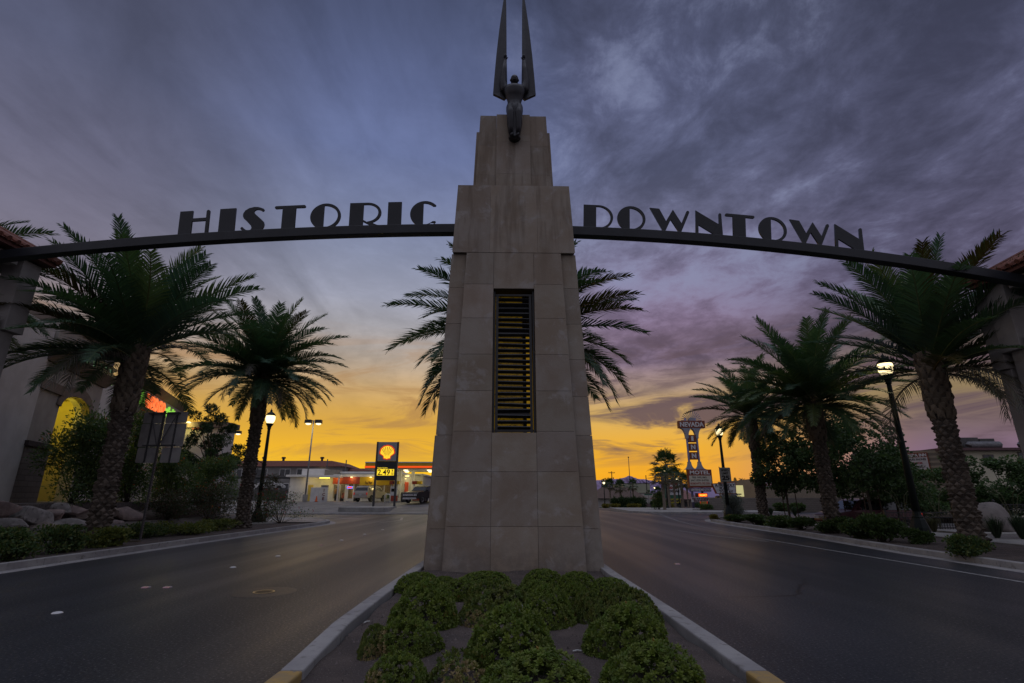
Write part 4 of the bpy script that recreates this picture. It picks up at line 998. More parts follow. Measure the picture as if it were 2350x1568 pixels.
# ------------------------------------------------------------ sign seen from behind on the left verge
SB = thing('road_sign', 'grey back of a six panel road sign on a steel post at the kerb', 'road sign', (-12.6, 18.6, .08), R(-6))
PANEL = mat('bare_aluminium', (.40, .39, .38), (.30, .29, .29), 2.5, .5, 0, metal=.2)
def rrect(x0, x1, z0, z1, r=.05):
    p = []
    for cx_, cz_, a in ((x1 - r, z0 + r, -90), (x1 - r, z1 - r, 0), (x0 + r, z1 - r, 90), (x0 + r, z0 + r, 180)): p += [(cx_ + r * cos(R(a + k * 30)), cz_ + r * sin(R(a + k * 30))) for k in range(4)]
    return p
def perfmat():
    m = bpy.data.materials.new('perforated_steel'); m.use_nodes = True; t = NT(m.node_tree); b = m.node_tree.nodes['Principled BSDF']
    co = t.new('ShaderNodeTexCoord').outputs['Object']; s = t.new('ShaderNodeSeparateXYZ'); t.l.new(co, s.inputs[0])
    z = t.math('FRACT', t.math('MULTIPLY', t.math('ADD', s.outputs[2], s.outputs[0]), 19.0)); d = t.mr(t.math('ABSOLUTE', t.math('SUBTRACT', z, .5)), .16, .22)
    t.put(b.inputs['Base Color'], t.mix(d, (.02, .02, .02, 1), (.15, .15, .155, 1))); b.inputs['Roughness'].default_value = .5; b.inputs['Metallic'].default_value = .4; return m
PERF = perfmat()
b = MB(); b.box(-.03, .03, -.03, .03, -.1, 4.45); b.build('post', PERF, SB)
for x0, x1, z0, z1 in ((-.86, -.02, 4.02, 4.42), (.02, .86, 4.02, 4.42), (-.88, -.015, 3.18, 4.0), (.015, .88, 3.18, 4.0), (-.84, -.10, 2.62, 3.15), (.10, .84, 2.62, 3.15)):
    b = MB(); b.prism(rrect(x0, x1, z0, z1), .075, .079); b.build('panel', PANEL, SB)
for x in (-.48, .48): b = MB(); b.box(x - .022, x + .022, .034, .074, 2.62, 4.42); b.build('upright', PERF, SB)
for z in (4.36, 3.22): b = MB(); b.box(-.62, .62, -.012, .0335, z - .022, z + .022); b.build('crossbar', PERF, SB)
for s in (-1, 1): b = MB(); b.tube([(s * .5, .0, 4.33), (s * .06, -.04, 3.25)], .016, 4); b.build('brace', GALV, SB)
b = MB(); b.box(-.55, .35, -.05, .09, 0, .05); o = b.build('timber_plank', mat('old_timber', (.16, .12, .08), (.1, .08, .06), 6., .9)); o.location = (-12.75, 18.25, .1); o.rotation_euler = (0, 0, .15); tag(o, 'short timber plank on the soil at the foot of the six panel sign post', 'plank')

# ------------------------------------------------------------ boulder wall on the left
def boulder(seed, rx, ry, rz_, rough=.32, cuts_n=12, hard=.97):
    q = random.Random(seed); b = MB(); b.ball((0, 0, 0), 1.0, 26, 18); cuts = [(ranv(q), q.uniform(.5, .8)) for _ in range(cuts_n)]
    nz = [(ranv(q) * q.uniform(1.5, 4), q.uniform(0, 6), q.uniform(.2, 1) * rough) for _ in range(12)]; vs = []
    for v in b.v:
        p = Vector(v)
        for d, k in cuts:
            e = p.dot(d) - k
            if e > 0: p -= d * e * hard
        p *= 1 + sum(a * sin(d.dot(p) + f) for d, f, a in nz) * .28
        vs.append((p.x * rx, p.y * ry, p.z * rz_))
    b.v = vs; return b
ROCKS = [mat('boulder_grey', (.38, .355, .34), (.21, .195, .185), 2.6, .9, .9, 7, c3=(.10, .09, .09), s3=9), mat('boulder_pink', (.40, .31, .28), (.24, .185, .175), 2.4, .9, .9, 7, c3=(.34, .30, .28), s3=8, lo3=.6), mat('boulder_brown', (.38, .32, .28), (.24, .20, .175), 2.2, .9, .9, 8, c3=(.09, .08, .075), s3=7)]
RK_ = [(0, 265, 300, 465, 1, 'angular reddish boulder at the left end of the upper row'), (0, 290, 462, 640, 0, 'pale cracked boulder at the left end of the lower row'), (205, 565, 340, 592, 0, 'largest dark grey boulder reaching through both rows'),
       (500, 700, 380, 528, 1, 'small round pink boulder beside the largest grey one'), (655, 805, 330, 465, 0, 'tilted purple grey boulder in the upper row left of the palm trunk'), (765, 980, 342, 492, 1, 'pinkish boulder touching the palm trunk on its left'),
       (400, 645, 525, 625, 2, 'flat low boulder under the small round pink one'), (590, 920, 488, 605, 0, 'long pale boulder in the lower row left of the palm trunk'), (1180, 1305, 340, 503, 2, 'upright brown boulder just right of the palm trunk'),
       (1295, 1590, 376, 540, 1, 'wide pale boulder between the palm trunk and the sign post'), (1165, 1320, 496, 610, 1, 'reddish boulder low down just right of the palm trunk'), (1590, 1790, 400, 560, 2, 'shaded boulder behind the post of the six panel sign'),
       (1780, 1960, 312, 420, 0, 'pale boulder showing through the twigs right of the sign post'), (1950, 2110, 312, 430, 0, 'pale flat boulder farthest right in the wall among the flowering shrubs'), (900, 1190, 360, 500, 2, 'boulder mostly hidden behind the nearest palm trunk')]
for i, (x0, x1, y0, y1, m_, lab) in enumerate(RK_):
    cv = lambda x, y: (x / 2.9375 * .612, (1780 + y / 2.9375) * .612)
    xp = -17.95 if y0 > 450 else -18.35
    a = AX(*cv(x0 if x0 else -60, (y0 + y1) / 2), xp); c = AX(*cv(x1, (y0 + y1) / 2), xp); t_ = AX(*cv((x0 + x1) / 2, y0), xp); bo = AX(*cv((x0 + x1) / 2, y1), xp)
    L_ = abs(c[1] - a[1]); b = boulder(40 + i, .62, L_ * .60, (t_[2] - bo[2]) * .60)
    o = b.build('boulder', ROCKS[m_], None, smooth=False); o.location = (xp - .2, (a[1] + c[1]) / 2, (t_[2] + bo[2]) / 2); o.rotation_euler = (0, 0, R(-8))
    tag(o, lab, 'boulder', 'boulders of the retaining wall')

# ------------------------------------------------------------ coffee shop block on the left
KB = 1.12; BP = (-19.0 * KB, 20.4 * KB); BF = (-.336, .942); BN = (.942, .336)
def BL(px, py, off=0.0):
    d = ray(px, py); k = (BN[0] * BP[0] + BN[1] * BP[1] - off) / (BN[0] * d[0] + BN[1] * d[1]); x, y = k * d[0] - BP[0], k * d[1] - BP[1]
    return BF[0] * x + BF[1] * y, EYE + k * d[2]
GZ = 1.25
BR = math.atan2(BF[1], BF[0])
CS = thing('coffee_shop', 'stuccoed coffee shop with a yellow lit arched entrance and brown trim', 'shop', (BP[0], BP[1], GZ), BR)
def Z(z): return (z - EYE) * KB + EYE - GZ
def K(x): return x * KB
WALLW = mat('white_stucco', (.64, .61, .58), (.54, .51, .48), .8, .9, .35, 80)
YEL = mat('yellow_stucco', (.48, .40, .16), (.40, .33, .13), 1., .85)
b = MB(); b.box(K(-9), K(-.06), -.0, 7, -.6, Z(8.2)); b.build('side_wall', WALLW, CS, bevel=.02)
# portal with an arched opening (opening 2.05 .. 4.3 along the front)
x0, x1, xo0, xo1, zs, zt = K(-.05), K(6.0), K(1.95), K(4.95), Z(5.3), Z(6.9)
n = 14; archp = [((xo0 + xo1) / 2 - (xo1 - xo0) / 2 * cos(pi * k / n), zs + (Z(5.95) - zs) * sin(pi * k / n)) for k in range(n + 1)]
poly = [(x0, -.6), (xo0, -.6)] + archp + [(xo1, -.6), (x1, -.6), (x1, zt), (x0, zt)]
b = MB(); b.prism(poly, .05, .65); b.build('portal', STUCCO, CS, bevel=.015)
b = MB(); b.box(x0, x1, 2.6, 3.2, -.6, zt); b.box(x0, xo0 - .15, .66, 2.59, -.6, zt); b.box(xo1 + .15, x1, .66, 2.59, -.6, zt); b.box(xo0 - .149, xo1 + .149, .66, 2.59, Z(6.0), zt)
b.build('entry_recess', YEL, CS)
b = MB(); b.box(xo0 + .05, xo0 + 1.35, 2.5, 2.59, -.4, Z(4.9)); b.build('door', GLASSD, CS)
b = MB()
for xx in (xo0 + .0, xo0 + .66, xo0 + 1.36): b.box(xx, xx + .06, 2.46, 2.598, -.4, Z(4.98))
b.box(xo0 + .061, xo0 + 1.35, 2.46, 2.597, Z(4.9), Z(4.98)); b.build('door_frame', BLACK, CS)
b = MB(); b.box(x0 - .08, xo0 - .02, -.06, .7, Z(5.75), Z(6.15))
band = [((xo0 + xo1) / 2 - ((xo1 - xo0) / 2 + .0) * cos(pi * k / n), zs + (Z(5.95) - zs) * sin(pi * k / n)) for k in range(n + 1)]
ob_ = [((xo0 + xo1) / 2 - ((xo1 - xo0) / 2 + .42) * cos(pi * k / n), zs + .05 + (Z(6.35) - zs) * sin(pi * k / n)) for k in range(n + 1)]
b.prism(band + ob_[::-1], -.03, .35); b.box(xo1 - .0, xo1 + .75, -.05, .5, Z(5.2), Z(5.5))
b.build('arch_trim', TAUPE, CS, bevel=.012)
b = MB(); b.hexa([(x0 - .1, -.05, zt + .01), (x1 + .1, -.05, zt + .01), (x1 + .1, 3.3, zt + .01), (x0 - .1, 3.3, zt + .01)], [(x0 - .25, -.45, zt + .55), (x1 + .45, -.45, zt + .55), (x1 + .45, 3.3, zt + .55), (x0 - .25, 3.3, zt + .55)]); b.build('cornice', TAUPE, CS)
b = MB(); b.box(x0 + .1, x1 + .3, -.1, 3.2, zt + .56, Z(8.6)); b.build('parapet', STUCCO, CS)
b = MB(); b.hexa([(x0, -.2, Z(8.6) + .005), (x1 + .4, -.2, Z(8.6) + .005), (x1 + .4, 3.3, Z(8.6) + .005), (x0, 3.3, Z(8.6) + .005)], [(x0 - .1, -.5, Z(9.0)), (x1 + .5, -.5, Z(9.0)), (x1 + .5, 3.3, Z(9.0)), (x0 - .1, 3.3, Z(9.0))]); b.build('cornice', TAUPE, CS)
NEONG = emit('green_neon', (.45, .75, .40), .32, (.1, .3, .1)); GRF = mat('dark_green_letter', (.02, .06, .03), None, 3., .5)
g_ = text('COFFEE', 1.0, GRF, CS, (K(4.4), -.16, Z(7.6)), fit=K(4.3), high=.95, bold=.02, ext=.05)
# outlined letters: a slightly larger glowing edge behind the dark face
text('COFFEE', 1.0, NEONG, CS, (K(4.4), -.115, Z(7.6)), fit=K(4.3) + .12, high=1.05, bold=.045, ext=.004)
ST_ = brickmat('split_stone', (.20, .165, .14), (.15, .125, .11), (.09, .08, .07), .75, .24, .015, .95)
b = MB(); b.box(x0 - .06, xo0 - .12, -.07, .7, -.6, Z(3.45)); b.build('stone_base', ST_, CS, bevel=.02)
b = MB(); b.box(x0 - .12, xo0 - .06, -.14, .74, Z(3.46), Z(3.66)); b.build('base_cap', mat('dark_brick', (.06, .045, .04), (.04, .03, .03), 8., .9), CS)
b = MB(); b.cbox(((xo0 + xo1) / 2 - .1, 1.0, Z(6.0) - .06), (.62, .3, .1)); b.build('ceiling_lamp', emit('warm_lamp', (1, .78, .18), 14.0, None, True), CS)
def lamp_light(name, parent, loc, col, watts, r=.12):
    l = bpy.data.lights.new(name, 'POINT'); l.color = col; l.energy = watts; l.shadow_soft_size = r
    o = bpy.data.objects.new(name, l); COL.objects.link(o); o.parent = parent; o.location = loc; return o
lamp_light('lamp_light', CS, ((xo0 + xo1) / 2 - .1, 1.0, Z(6.0) - .3), (1, .80, .06), 95)
# middle wall and the restaurant front farther along
b = MB(); b.box(x1 + .02, K(11.0), .8, 7, -.6, Z(7.4)); b.build('wall', WALLW, CS, bevel=.02)
RS = thing('restaurant', 'restaurant front with orange and green sign letters under a brown cornice', 'shop', (BP[0], BP[1], GZ), BR)
b = MB(); b.box(K(11.02), K(21.7), .0, 7, -.6, Z(8.0)); b.build('wall', STUCCO, RS, bevel=.02)
b = MB(); b.hexa([(K(10.9), -.05, Z(8.0) + .01), (K(21.8), -.05, Z(8.0) + .01), (K(21.8), 7, Z(8.0) + .01), (K(10.9), 7, Z(8.0) + .01)], [(K(10.8), -.45, Z(8.45)), (K(22.1), -.45, Z(8.45)), (K(22.1), 7, Z(8.45)), (K(10.8), 7, Z(8.45))]); b.build('cornice', TAUPE, RS)
b = MB(); b.hexa([(K(10.95), -.05, Z(6.2)), (K(13.6), -.05, Z(6.2)), (K(13.6), -.003, Z(6.2)), (K(10.95), -.003, Z(6.2))], [(K(10.9), -.6, Z(6.75)), (K(13.9), -.6, Z(6.75)), (K(13.9), -.003, Z(6.75)), (K(10.9), -.003, Z(6.75))]); b.build('ledge', TAUPE, RS)
NO = emit('orange_sign_letters', (1.0, .16, .04), 1.0, (.8, .2, .05)); NG = emit('green_sign_letters', (.30, .80, .08), .75, (.2, .6, .1))
zt_ = Z(7.42)
def span(body, a, c, m_, hh, zz=0.0, **kw): text(body, 1.0, m_, RS, ((K(a) + K(c)) / 2, -.06, zt_ + zz), fit=K(c) - K(a), high=hh, ext=.05, **kw)
span('IA', 11.0, 12.25, NG, 1.0, bold=.03); span('A', 12.4, 13.2, NO, 1.0, bold=.04); span('GO', 13.4, 15.0, NO, 1.0, bold=.04); span('GO', 15.2, 16.75, NO, 1.0, bold=.04)
span('&', 16.95, 17.35, NG, .6, -.1, bold=.02); span('Sushi', 17.5, 19.3, NG, .85, -.0, bold=.02, shear=.15)
WG = thing('shop_wing', 'pale far wing of the shops with a red lit sign behind the pine tree', 'shop', (-24.0, 42, 1.0))
xa = A(410, 962, 42)[0] + 24; xb = A(520, 962, 42)[0] + 24
b = MB(); b.box(xa, xb, 0, 1.6, -.5, 5.9); b.build('wall', WALLW, WG)
b = MB(); b.box(xa - .1, xb + .25, -.25, 1.8, 5.91, 6.35); b.build('cornice', TAUPE, WG)
sg = A(460, 977, 41.9)
b = MB(); b.cbox((sg[0] + 24, -.06, sg[2] - 1), (1.25, .1, .62)); rs_ = b.build('sign_board', emit('red_sign_face', (.40, .05, .012), .35), WG)
b = MB(); b.tube([(-.08, 0, .10), (.02, 0, .14), (.12, 0, .19)], .02, 5); b.tube([(.0, 0, .12), (.03, 0, -.02), (-.12, 0, -.05), (-.02, 0, -.14)], .022, 5); b.tube([(.03, 0, -.02), (.16, 0, -.04)], .018, 5); b.ball((.05, 0, .2), .03, 8, 5)
mk = b.build('emblem', emit('white_emblem', (.9, .85, .75), .6), rs_, loc=(sg[0] + 24.05, -.125, sg[2] - 1))
lp = A(436, 971, 41.8); b = MB(); b.lathe([(.05, .1), (.16, .04), (.18, 0)], 12, (lp[0] + 24, -.4, lp[2] - 1)); b.build('wall_lamp', emit('wall_lamp_lens', (1, .85, .4), 8, None, True), WG)
lamp_light('lamp_light', WG, (lp[0] + 24, -.55, lp[2] - 1.25), (1, .85, .2), 30)

# ------------------------------------------------------------ shrubs on the left
BOP = [(.10, .16, .05), (.08, .135, .06), (.13, .17, .05), (.07, .115, .05)]; ORG = [(.55, .12, .02), (.6, .2, .02), (.45, .06, .015)]
LOWG = [(.075, .125, .04), (.06, .105, .042), (.12, .14, .04)]; YLG = [(.17, .18, .035), (.14, .165, .04), (.10, .14, .04)]
REDL = [(.10, .06, .045), (.07, .075, .04), (.05, .07, .035)]
def pbox(x0, x1, y0, y1, X): 
    a = AX(x0, (y0 + y1) / 2, X); c = AX(x1, (y0 + y1) / 2, X); t = AX((x0 + x1) / 2, y0, X); bo = AX((x0 + x1) / 2, y1, X)
    return (a[1] + c[1]) / 2, abs(c[1] - a[1]) / 2, t[2], bo[2]
def lbush(label, x0, x1, y0, y1, X, zb, n, ll, cols, fl=None, nf=0, seed=1, name='flowering_shrub', wd=.22, group='shrubs along the left verge', clumps=16):
    yc, ry, zt2, zb2 = pbox(x0, x1, y0, y1, X); h = (zt2 - zb) * (.8 if name == 'low_shrub' else 1)
    return plant(name, label, 'shrub', (X, yc, zb), bush(seed, max(.5, ry * .8), ry * 1.05, h, n, ll, cols, wd, fl, nf, clumps=clumps), group)
lbush('tall yellow lit flowering shrub in front of the shop entrance', 100, 258, 955, 1160, -19.3, 1.25, 5200, .16, BOP, ORG, 40, 11, wd=.16, clumps=24)
lbush('tall green flowering shrub right behind the nearest palm trunk', 262, 350, 965, 1160, -19.0, 1.25, 3400, .16, BOP, ORG, 40, 12, wd=.16, clumps=20)
lbush('orange flowered shrub behind the six panel sign', 330, 450, 1040, 1180, -18.9, 1.1, 3600, .14, BOP, ORG, 60, 13, wd=.18, clumps=20)
lbush('orange flowered shrub left of the second palm trunk', 440, 535, 1055, 1175, -18.4, 1.1, 3600, .14, BOP, ORG, 60, 14, wd=.18, clumps=20)
lbush('twiggy dark shrub under the orange flowers left of the second palm trunk', 330, 440, 1130, 1200, -17.6, .45, 1500, .11, REDL, None, 0, 15, 'twiggy_shrub')
lbush('twiggy reddish shrub between the sign post and the second palm', 430, 530, 1110, 1200, -17.2, .3, 1700, .11, REDL, ORG, 20, 16, 'twiggy_shrub')
lbush('red leaved shrub just right of the second palm trunk', 572, 648, 1098, 1200, -14.4, .12, 1500, .10, REDL, [(.35, .05, .03)], 40, 17, 'red_shrub')
lbush('small red flowered shrub at the end of the left verge', 606, 682, 1128, 1206, -13.2, .1, 900, .075, LOWG, [(.4, .05, .04)], 30, 18, 'red_shrub')
for i, (x0, x1, y0, y1, X, cols, lab) in enumerate(((-50, 95, 1205, 1300, -11.9, LOWG, 'dark low shrub at the left edge of the picture beside the kerb'), (70, 190, 1200, 1276, -12.3, LOWG, 'low green shrub second from the left edge beside the kerb'),
        (185, 295, 1208, 1262, -12.35, YLG, 'low yellow tipped shrub at the foot of the nearest palm'), (285, 385, 1196, 1240, -13.6, LOWG, 'blue green low shrub beside the six panel sign post'), (372, 470, 1192, 1238, -13.1, YLG, 'yellow green low shrub right of the six panel sign post'), (455, 530, 1186, 1226, -13.3, YLG, 'yellow green low shrub left of the second palm foot'))):
    lbush(lab, x0, x1, y0, y1, X, .1, 1500, .075, cols, None, 0, 30 + i, 'low_shrub', .34, 'low shrubs behind the left kerb', 18)
# grassy tuft by the shop
def tuft(seed, h, n, col, spread=.6, w_=.012):
    q = random.Random(seed); b = MB()
    for i in range(n):
        a = q.uniform(0, 6.3); l = h * q.uniform(.6, 1.15); e = q.uniform(.1, spread); d = Vector((cos(a), sin(a), 0)); s = Vector((-sin(a), cos(a), 0)) * w_; g = q.uniform(.7, 1.3); b.col = tuple(x * g for x in col)
        p0 = d * .05; p1 = d * l * e * .5 + Vector((0, 0, l * .7)); p2 = d * l * e * 1.3 + Vector((0, 0, l * (.95 - e * .35)))
        b.add([p0 - s, p0 + s, p1 + s * .8, p1 - s * .8, p2], [(0, 1, 2, 3), (3, 2, 4)])
    return b
def grass(label, loc, h, n, col, seed, spread=.7, group=None, name='grass_tuft', cat='grass'):
    o = tuft(seed, h, n, col, spread).build(name, LEAF); o.location = loc; return tag(o, label, cat, group)
p = AX(215, 1150, -18.6); grass('spiky green tuft below the yellow lit shop entrance', (-18.6, p[1], 1.3), .75, 160, (.05, .085, .04), 3)

# ------------------------------------------------------------ trees
def limb_tree(seed, h, cr, cz, n_leaf, ll, cols, trunk_r=.09, clumps=46, wd=.3, squash=.8, lean=0.0, needles=False, gap=.75):
    q = random.Random(seed); t = MB(); t.col = (.075, .062, .05); c = MB(); cl = []
    top = Vector((lean, 0, h * .55)); t.tube([(0, 0, -.1), (lean * .3, .03, h * .25), top], [trunk_r, trunk_r * .8, trunk_r * .6], 7)
    for i in range(clumps):
        d = ranv(q); k = q.uniform(.35, 1.0) ** .6; e = Vector((d.x * cr, d.y * cr, cz + d.z * (h - cz) * squash)) * 1; e.x = d.x * cr * k + lean; e.y = d.y * cr * k; e.z = cz + d.z * k * (h - cz) * (1 if d.z > 0 else .5)
        s = q.uniform(.16, .30) * cr * (.7 if needles else 1); cl.append((e, s))
        if i % 2 == 0: m = top.lerp(e, .5) + Vector((0, 0, -.12 * h * .3)); t.tube([top * q.uniform(.55, 1.0), m, e], [trunk_r * .42, trunk_r * .22, .006], 5)
    for i in range(n_leaf):
        e, s = q.choice(cl); d = ranv(q); k = q.uniform(.2, 1.0) ** .5; p = e + Vector((d.x, d.y, d.z * .8)) * s * k
        g = q.uniform(.7, 1.3); base = q.choice(cols); dd = (d + ranv(q) * .8 + Vector((0, 0, -.15 if not needles else .35))).normalized()
        leaf(c, p, dd, ranv(q), ll * q.uniform(.6, 1.2), ll * wd, tuple(x * g for x in base), .2)
    return t, c
def tree(name, label, loc, tc_, group=None, rz=0.0):
    o = thing(name, label, 'tree', loc, rz, group); tc_[0].build('trunk', DRY, o); tc_[1].build('crown', LEAF, o); return o
p = A(472, 1090, 36); tree('pine_tree', 'dark bushy pine tree between the shops and the second palm', (p[0], 36, 1.0), limb_tree(61, 6.9, 2.0, 3.3, 15000, .22, [(.034, .062, .028), (.046, .076, .028), (.027, .050, .026)], .13, 60, .13, 1.0, .1, True), rz=.3)

# ------------------------------------------------------------ vehicles
def paint(name, c, rough=.3, metal=.3):
    if name in MATS: return MATS[name]
    m = mat(name, c, tuple(x * .85 for x in c), 1.2, rough, 0, metal=metal); m.node_tree.nodes['Principled BSDF'].inputs['Coat Weight'].default_value = .15; return m
TAIL = emit('tail_lamp', (.8, .03, .01), .25, (.4, .02, .01)); HEADL = mat('headlamp_glass', (.55, .55, .55), (.4, .4, .42), 6., .15, spec=.8)
CHROME = mat('chrome', (.6, .6, .62), (.45, .45, .47), 4., .2, metal=.9); PLATE = mat('number_plate', (.5, .5, .5), None, 8., .5); TRIMB = mat('black_trim', (.02, .02, .021), None, 5., .6)
def vehicle(kind, label, cat, loc, head, col, name=None, group=None):
    o = thing(name or cat.replace(' ', '_'), label, cat, loc, head, group)
    if kind == 'suv':
        W2, wr, ax = .94, .37, (-1.52, 1.5); P = [(-2.5, .42), (-2.56, .62), (-2.54, .95), (-2.44, 1.2), (-2.2, 1.74), (-2.0, 1.82), (-.8, 1.87), (.55, 1.84), (.9, 1.76), (1.5, 1.2), (2.3, 1.08), (2.5, .95), (2.56, .65), (2.5, .42)]
        wins = [[(-2.05, 1.24), (-1.28, 1.24), (-1.28, 1.70), (-1.92, 1.68)], [(-1.2, 1.24), (-.28, 1.24), (-.28, 1.72), (-1.2, 1.71)], [(-.2, 1.24), (1.12, 1.24), (.72, 1.68), (-.2, 1.72)]]; fw, rw = ((1.42, 1.27), (.98, 1.70)), ((-2.40, 1.27), (-2.24, 1.64)); belt = 1.2
    elif kind == 'sedan':
        W2, wr, ax = .88, .32, (-1.4, 1.4); P = [(-2.3, .34), (-2.36, .6), (-2.3, .92), (-1.75, 1.0), (-1.05, 1.38), (-.6, 1.44), (.25, 1.42), (1.05, 1.0), (2.0, .86), (2.3, .68), (2.32, .34)]
        wins = [[(-1.35, 1.02), (-.55, 1.02), (-.55, 1.36), (-.98, 1.31)], [(-.47, 1.02), (.75, 1.02), (.22, 1.35), (-.47, 1.37)]]; fw, rw = ((.98, 1.03), (.32, 1.37)), ((-1.68, 1.03), (-1.12, 1.33)); belt = .97
    else:
        W2, wr, ax = .97, .41, (-1.75, 1.75); P = [(-2.85, .55), (-2.9, .75), (-2.88, 1.22), (-.95, 1.24), (-.92, 1.5), (-.82, 1.84), (-.6, 1.9), (.5, 1.88), (.75, 1.8), (1.25, 1.32), (2.55, 1.2), (2.8, 1.0), (2.82, .6), (2.75, .5)]
        wins = [[(-.78, 1.32), (-.12, 1.32), (-.12, 1.76), (-.72, 1.75)], [(-.04, 1.32), (.98, 1.32), (.66, 1.74), (-.04, 1.77)]]; fw, rw = ((1.18, 1.38), (.82, 1.74)), ((-.93, 1.36), (-.87, 1.76)); belt = 1.28
    top = max(p[1] for p in P); hwd = lambda z: W2 - max(0, z - belt) / (top - belt) * .17 - max(0, .6 - z) * .12
    b = MB(); n = len(P); v = [(x, -hwd(z), z) for x, z in P] + [(x, hwd(z), z) for x, z in P]
    b.add(v, [tuple(range(n)), tuple(reversed(range(n, 2 * n)))] + [((k + 1) % n, k, n + k, n + (k + 1) % n) for k in range(n)]); b.build('body', col, o, bevel=.045, seg=3, ang=25)
    for s in (-1, 1):
        for wn in wins: b = MB(); m_ = len(wn); b.add([(x, s * (hwd(z) + .006), z) for x, z in wn] + [(x, s * (hwd(z) - .02), z) for x, z in wn], [tuple(range(m_))[::s], tuple(range(m_, 2 * m_))[::-s]] + [((k + 1) % m_, k, m_ + k, m_ + (k + 1) % m_) for k in range(m_)]); b.build('window', GLASSD, o)
    for (a, c), nm, off in ((fw, 'windscreen', .012), (rw, 'rear_window', -.012)):
        b = MB(); y0, y1 = hwd(a[1]) - .09, hwd(c[1]) - .09; b.hexa([(a[0] - off, -y0, a[1]), (a[0] - off, y0, a[1]), (c[0] - off, y1, c[1]), (c[0] - off, -y1, c[1])], [(a[0] + off, -y0, a[1] + .012), (a[0] + off, y0, a[1] + .012), (c[0] + off, y1, c[1] + .012), (c[0] + off, -y1, c[1] + .012)]); b.build(nm, GLASSD, o)
    for x in ax:
        for s in (-1, 1):
            b = MB(); b.lathe([(wr * .62, -.11), (wr * .95, -.11), (wr, -.07), (wr, .07), (wr * .95, .11), (wr * .62, .11)], 20, cap=False); t_ = b.build('wheel', RUBBER, o); t_.rotation_euler = (pi / 2, 0, 0); t_.location = (x, s * (W2 - .10), wr)
            b = MB(); b.lathe([(.04, .06), (wr * .2, .055)], 12); b.lathe([(wr * .55, .09), (wr * .63, .10), (wr * .63, -.10), (wr * .55, -.09)], 20, cap=False)
            for k in range(5): a = k * 2 * pi / 5; b.hexa([(wr * .1 * cos(a + .5), wr * .1 * sin(a + .5), .02), (wr * .6 * cos(a + .16), wr * .6 * sin(a + .16), .02), (wr * .6 * cos(a - .16), wr * .6 * sin(a - .16), .02), (wr * .1 * cos(a - .5), wr * .1 * sin(a - .5), .02)], [(wr * .1 * cos(a + .5), wr * .1 * sin(a + .5), .06), (wr * .6 * cos(a + .16), wr * .6 * sin(a + .16), .08), (wr * .6 * cos(a - .16), wr * .6 * sin(a - .16), .08), (wr * .1 * cos(a - .5), wr * .1 * sin(a - .5), .06)])
            b.lathe([(.01, -.05), (wr * .6, -.05), (wr * .6, -.04)], 20); r_ = b.build('rim', ALLOY, t_); r_.rotation_euler = (0 if s < 0 else pi, 0, 0)
            # dark wheel arch
            b = MB(); b.prism([(x + (wr + .07) * cos(R(a)), wr + (wr + .07) * sin(R(a))) for a in range(-20, 201, 20)], s * (W2 + .002) - .012, s * (W2 + .002) + .002) ; b.build('wheel_arch', TRIMB, o)
            t_.location = (x, s * (W2 - .07), wr)
    xf, xr = P[-2][0], P[1][0]; zf = P[-2][1] if kind != 'pickup' else .85
    for s in (-1, 1):
        b = MB(); b.cbox((P[-3][0] - .02, s * (W2 - .24), P[-3][1] - .13), (.14, .36, .17)); b.build('headlight', HEADL, o, bevel=.02)
        b = MB(); b.cbox((P[2][0] + .03, s * (W2 - .10), P[2][1] - .02 - (.12 if kind == 'pickup' else 0)), (.10, .17, .26 if kind != 'sedan' else .14)); b.build('tail_light', TAIL, o, bevel=.015)
    b = MB(); b.cbox((xf + .0, 0, .5), (.16, W2 * 1.86, .2)); b.build('front_bumper', CHROME if kind == 'pickup' else col, o, bevel=.04)
    b = MB(); b.cbox((xr - .0, 0, .52), (.16, W2 * 1.86, .2)); b.build('rear_bumper', CHROME if kind == 'pickup' else col, o, bevel=.04)
    b = MB(); b.cbox((P[-3][0] + .03, 0, P[-3][1] - .13), (.08, W2 * 1.05, .16)); b.build('grille', CHROME if kind != 'sedan' else TRIMB, o, bevel=.01)
    b = MB(); b.cbox((xr - .09, 0, .78), (.02, .32, .15)); b.cbox((xf + .09, 0, .5), (.02, .32, .15)); 
    for xx, zz_ in ((P[2][0] - .02, .80), (xf + .09, .5)): b = MB(); b.cbox((xx, 0, zz_), (.02, .32, .15)); b.build('licence_plate', PLATE, o)
    for s in (-1, 1): b = MB(); b.cbox((fw[0][0] - .35, s * (W2 + .08), belt + .12), (.12, .16, .14)); b.build('wing_mirror', col, o, bevel=.03)
    if kind == 'suv':
        for s in (-1, 1): b = MB(); b.tube([(-1.9, s * .68, 1.86), (-1.6, s * .68, 1.92), (.2, s * .68, 1.91), (.5, s * .68, 1.85)], .02, 6); b.build('roof_rail', TRIMB, o)
    return o

# ------------------------------------------------------------ filling station, left of the tower
def lotz(x, Y): return .02 + max(0, min(1, (Y - 50) / 14)) * .92 + max(0, min(1, (Y - 64) / 40)) * .2
LOT = mat('oil_stained_concrete', (.20, .19, .18), (.12, .115, .11), .7, .75, .2, 40, c3=(.07, .068, .065), s3=2.2, lo3=.62, hi3=.75)
grid_sheet('station_forecourt', LOT, [-46, -30, -18, -6.5], [49.5, 52, 55, 58, 61, 64, 70, 80, 104], lambda x, y: lotz(x, y))
b = MB(); b.box(-46, -6.6, 49.2, 49.48, -.1, .10); struct(b.build('kerb', KERB, bevel=.02))
b = MB(); b.box(-90, -31.5, 78, 125, -.5, 2.55); struct(b.build('upper_terrace', mat('terrace_asphalt', (.1, .095, .09), (.07, .068, .066), .8, .85)))
def at(px, py, Y): return A(px, py, Y)
def wx(px, py, Y): return A(px, py, Y)[0]
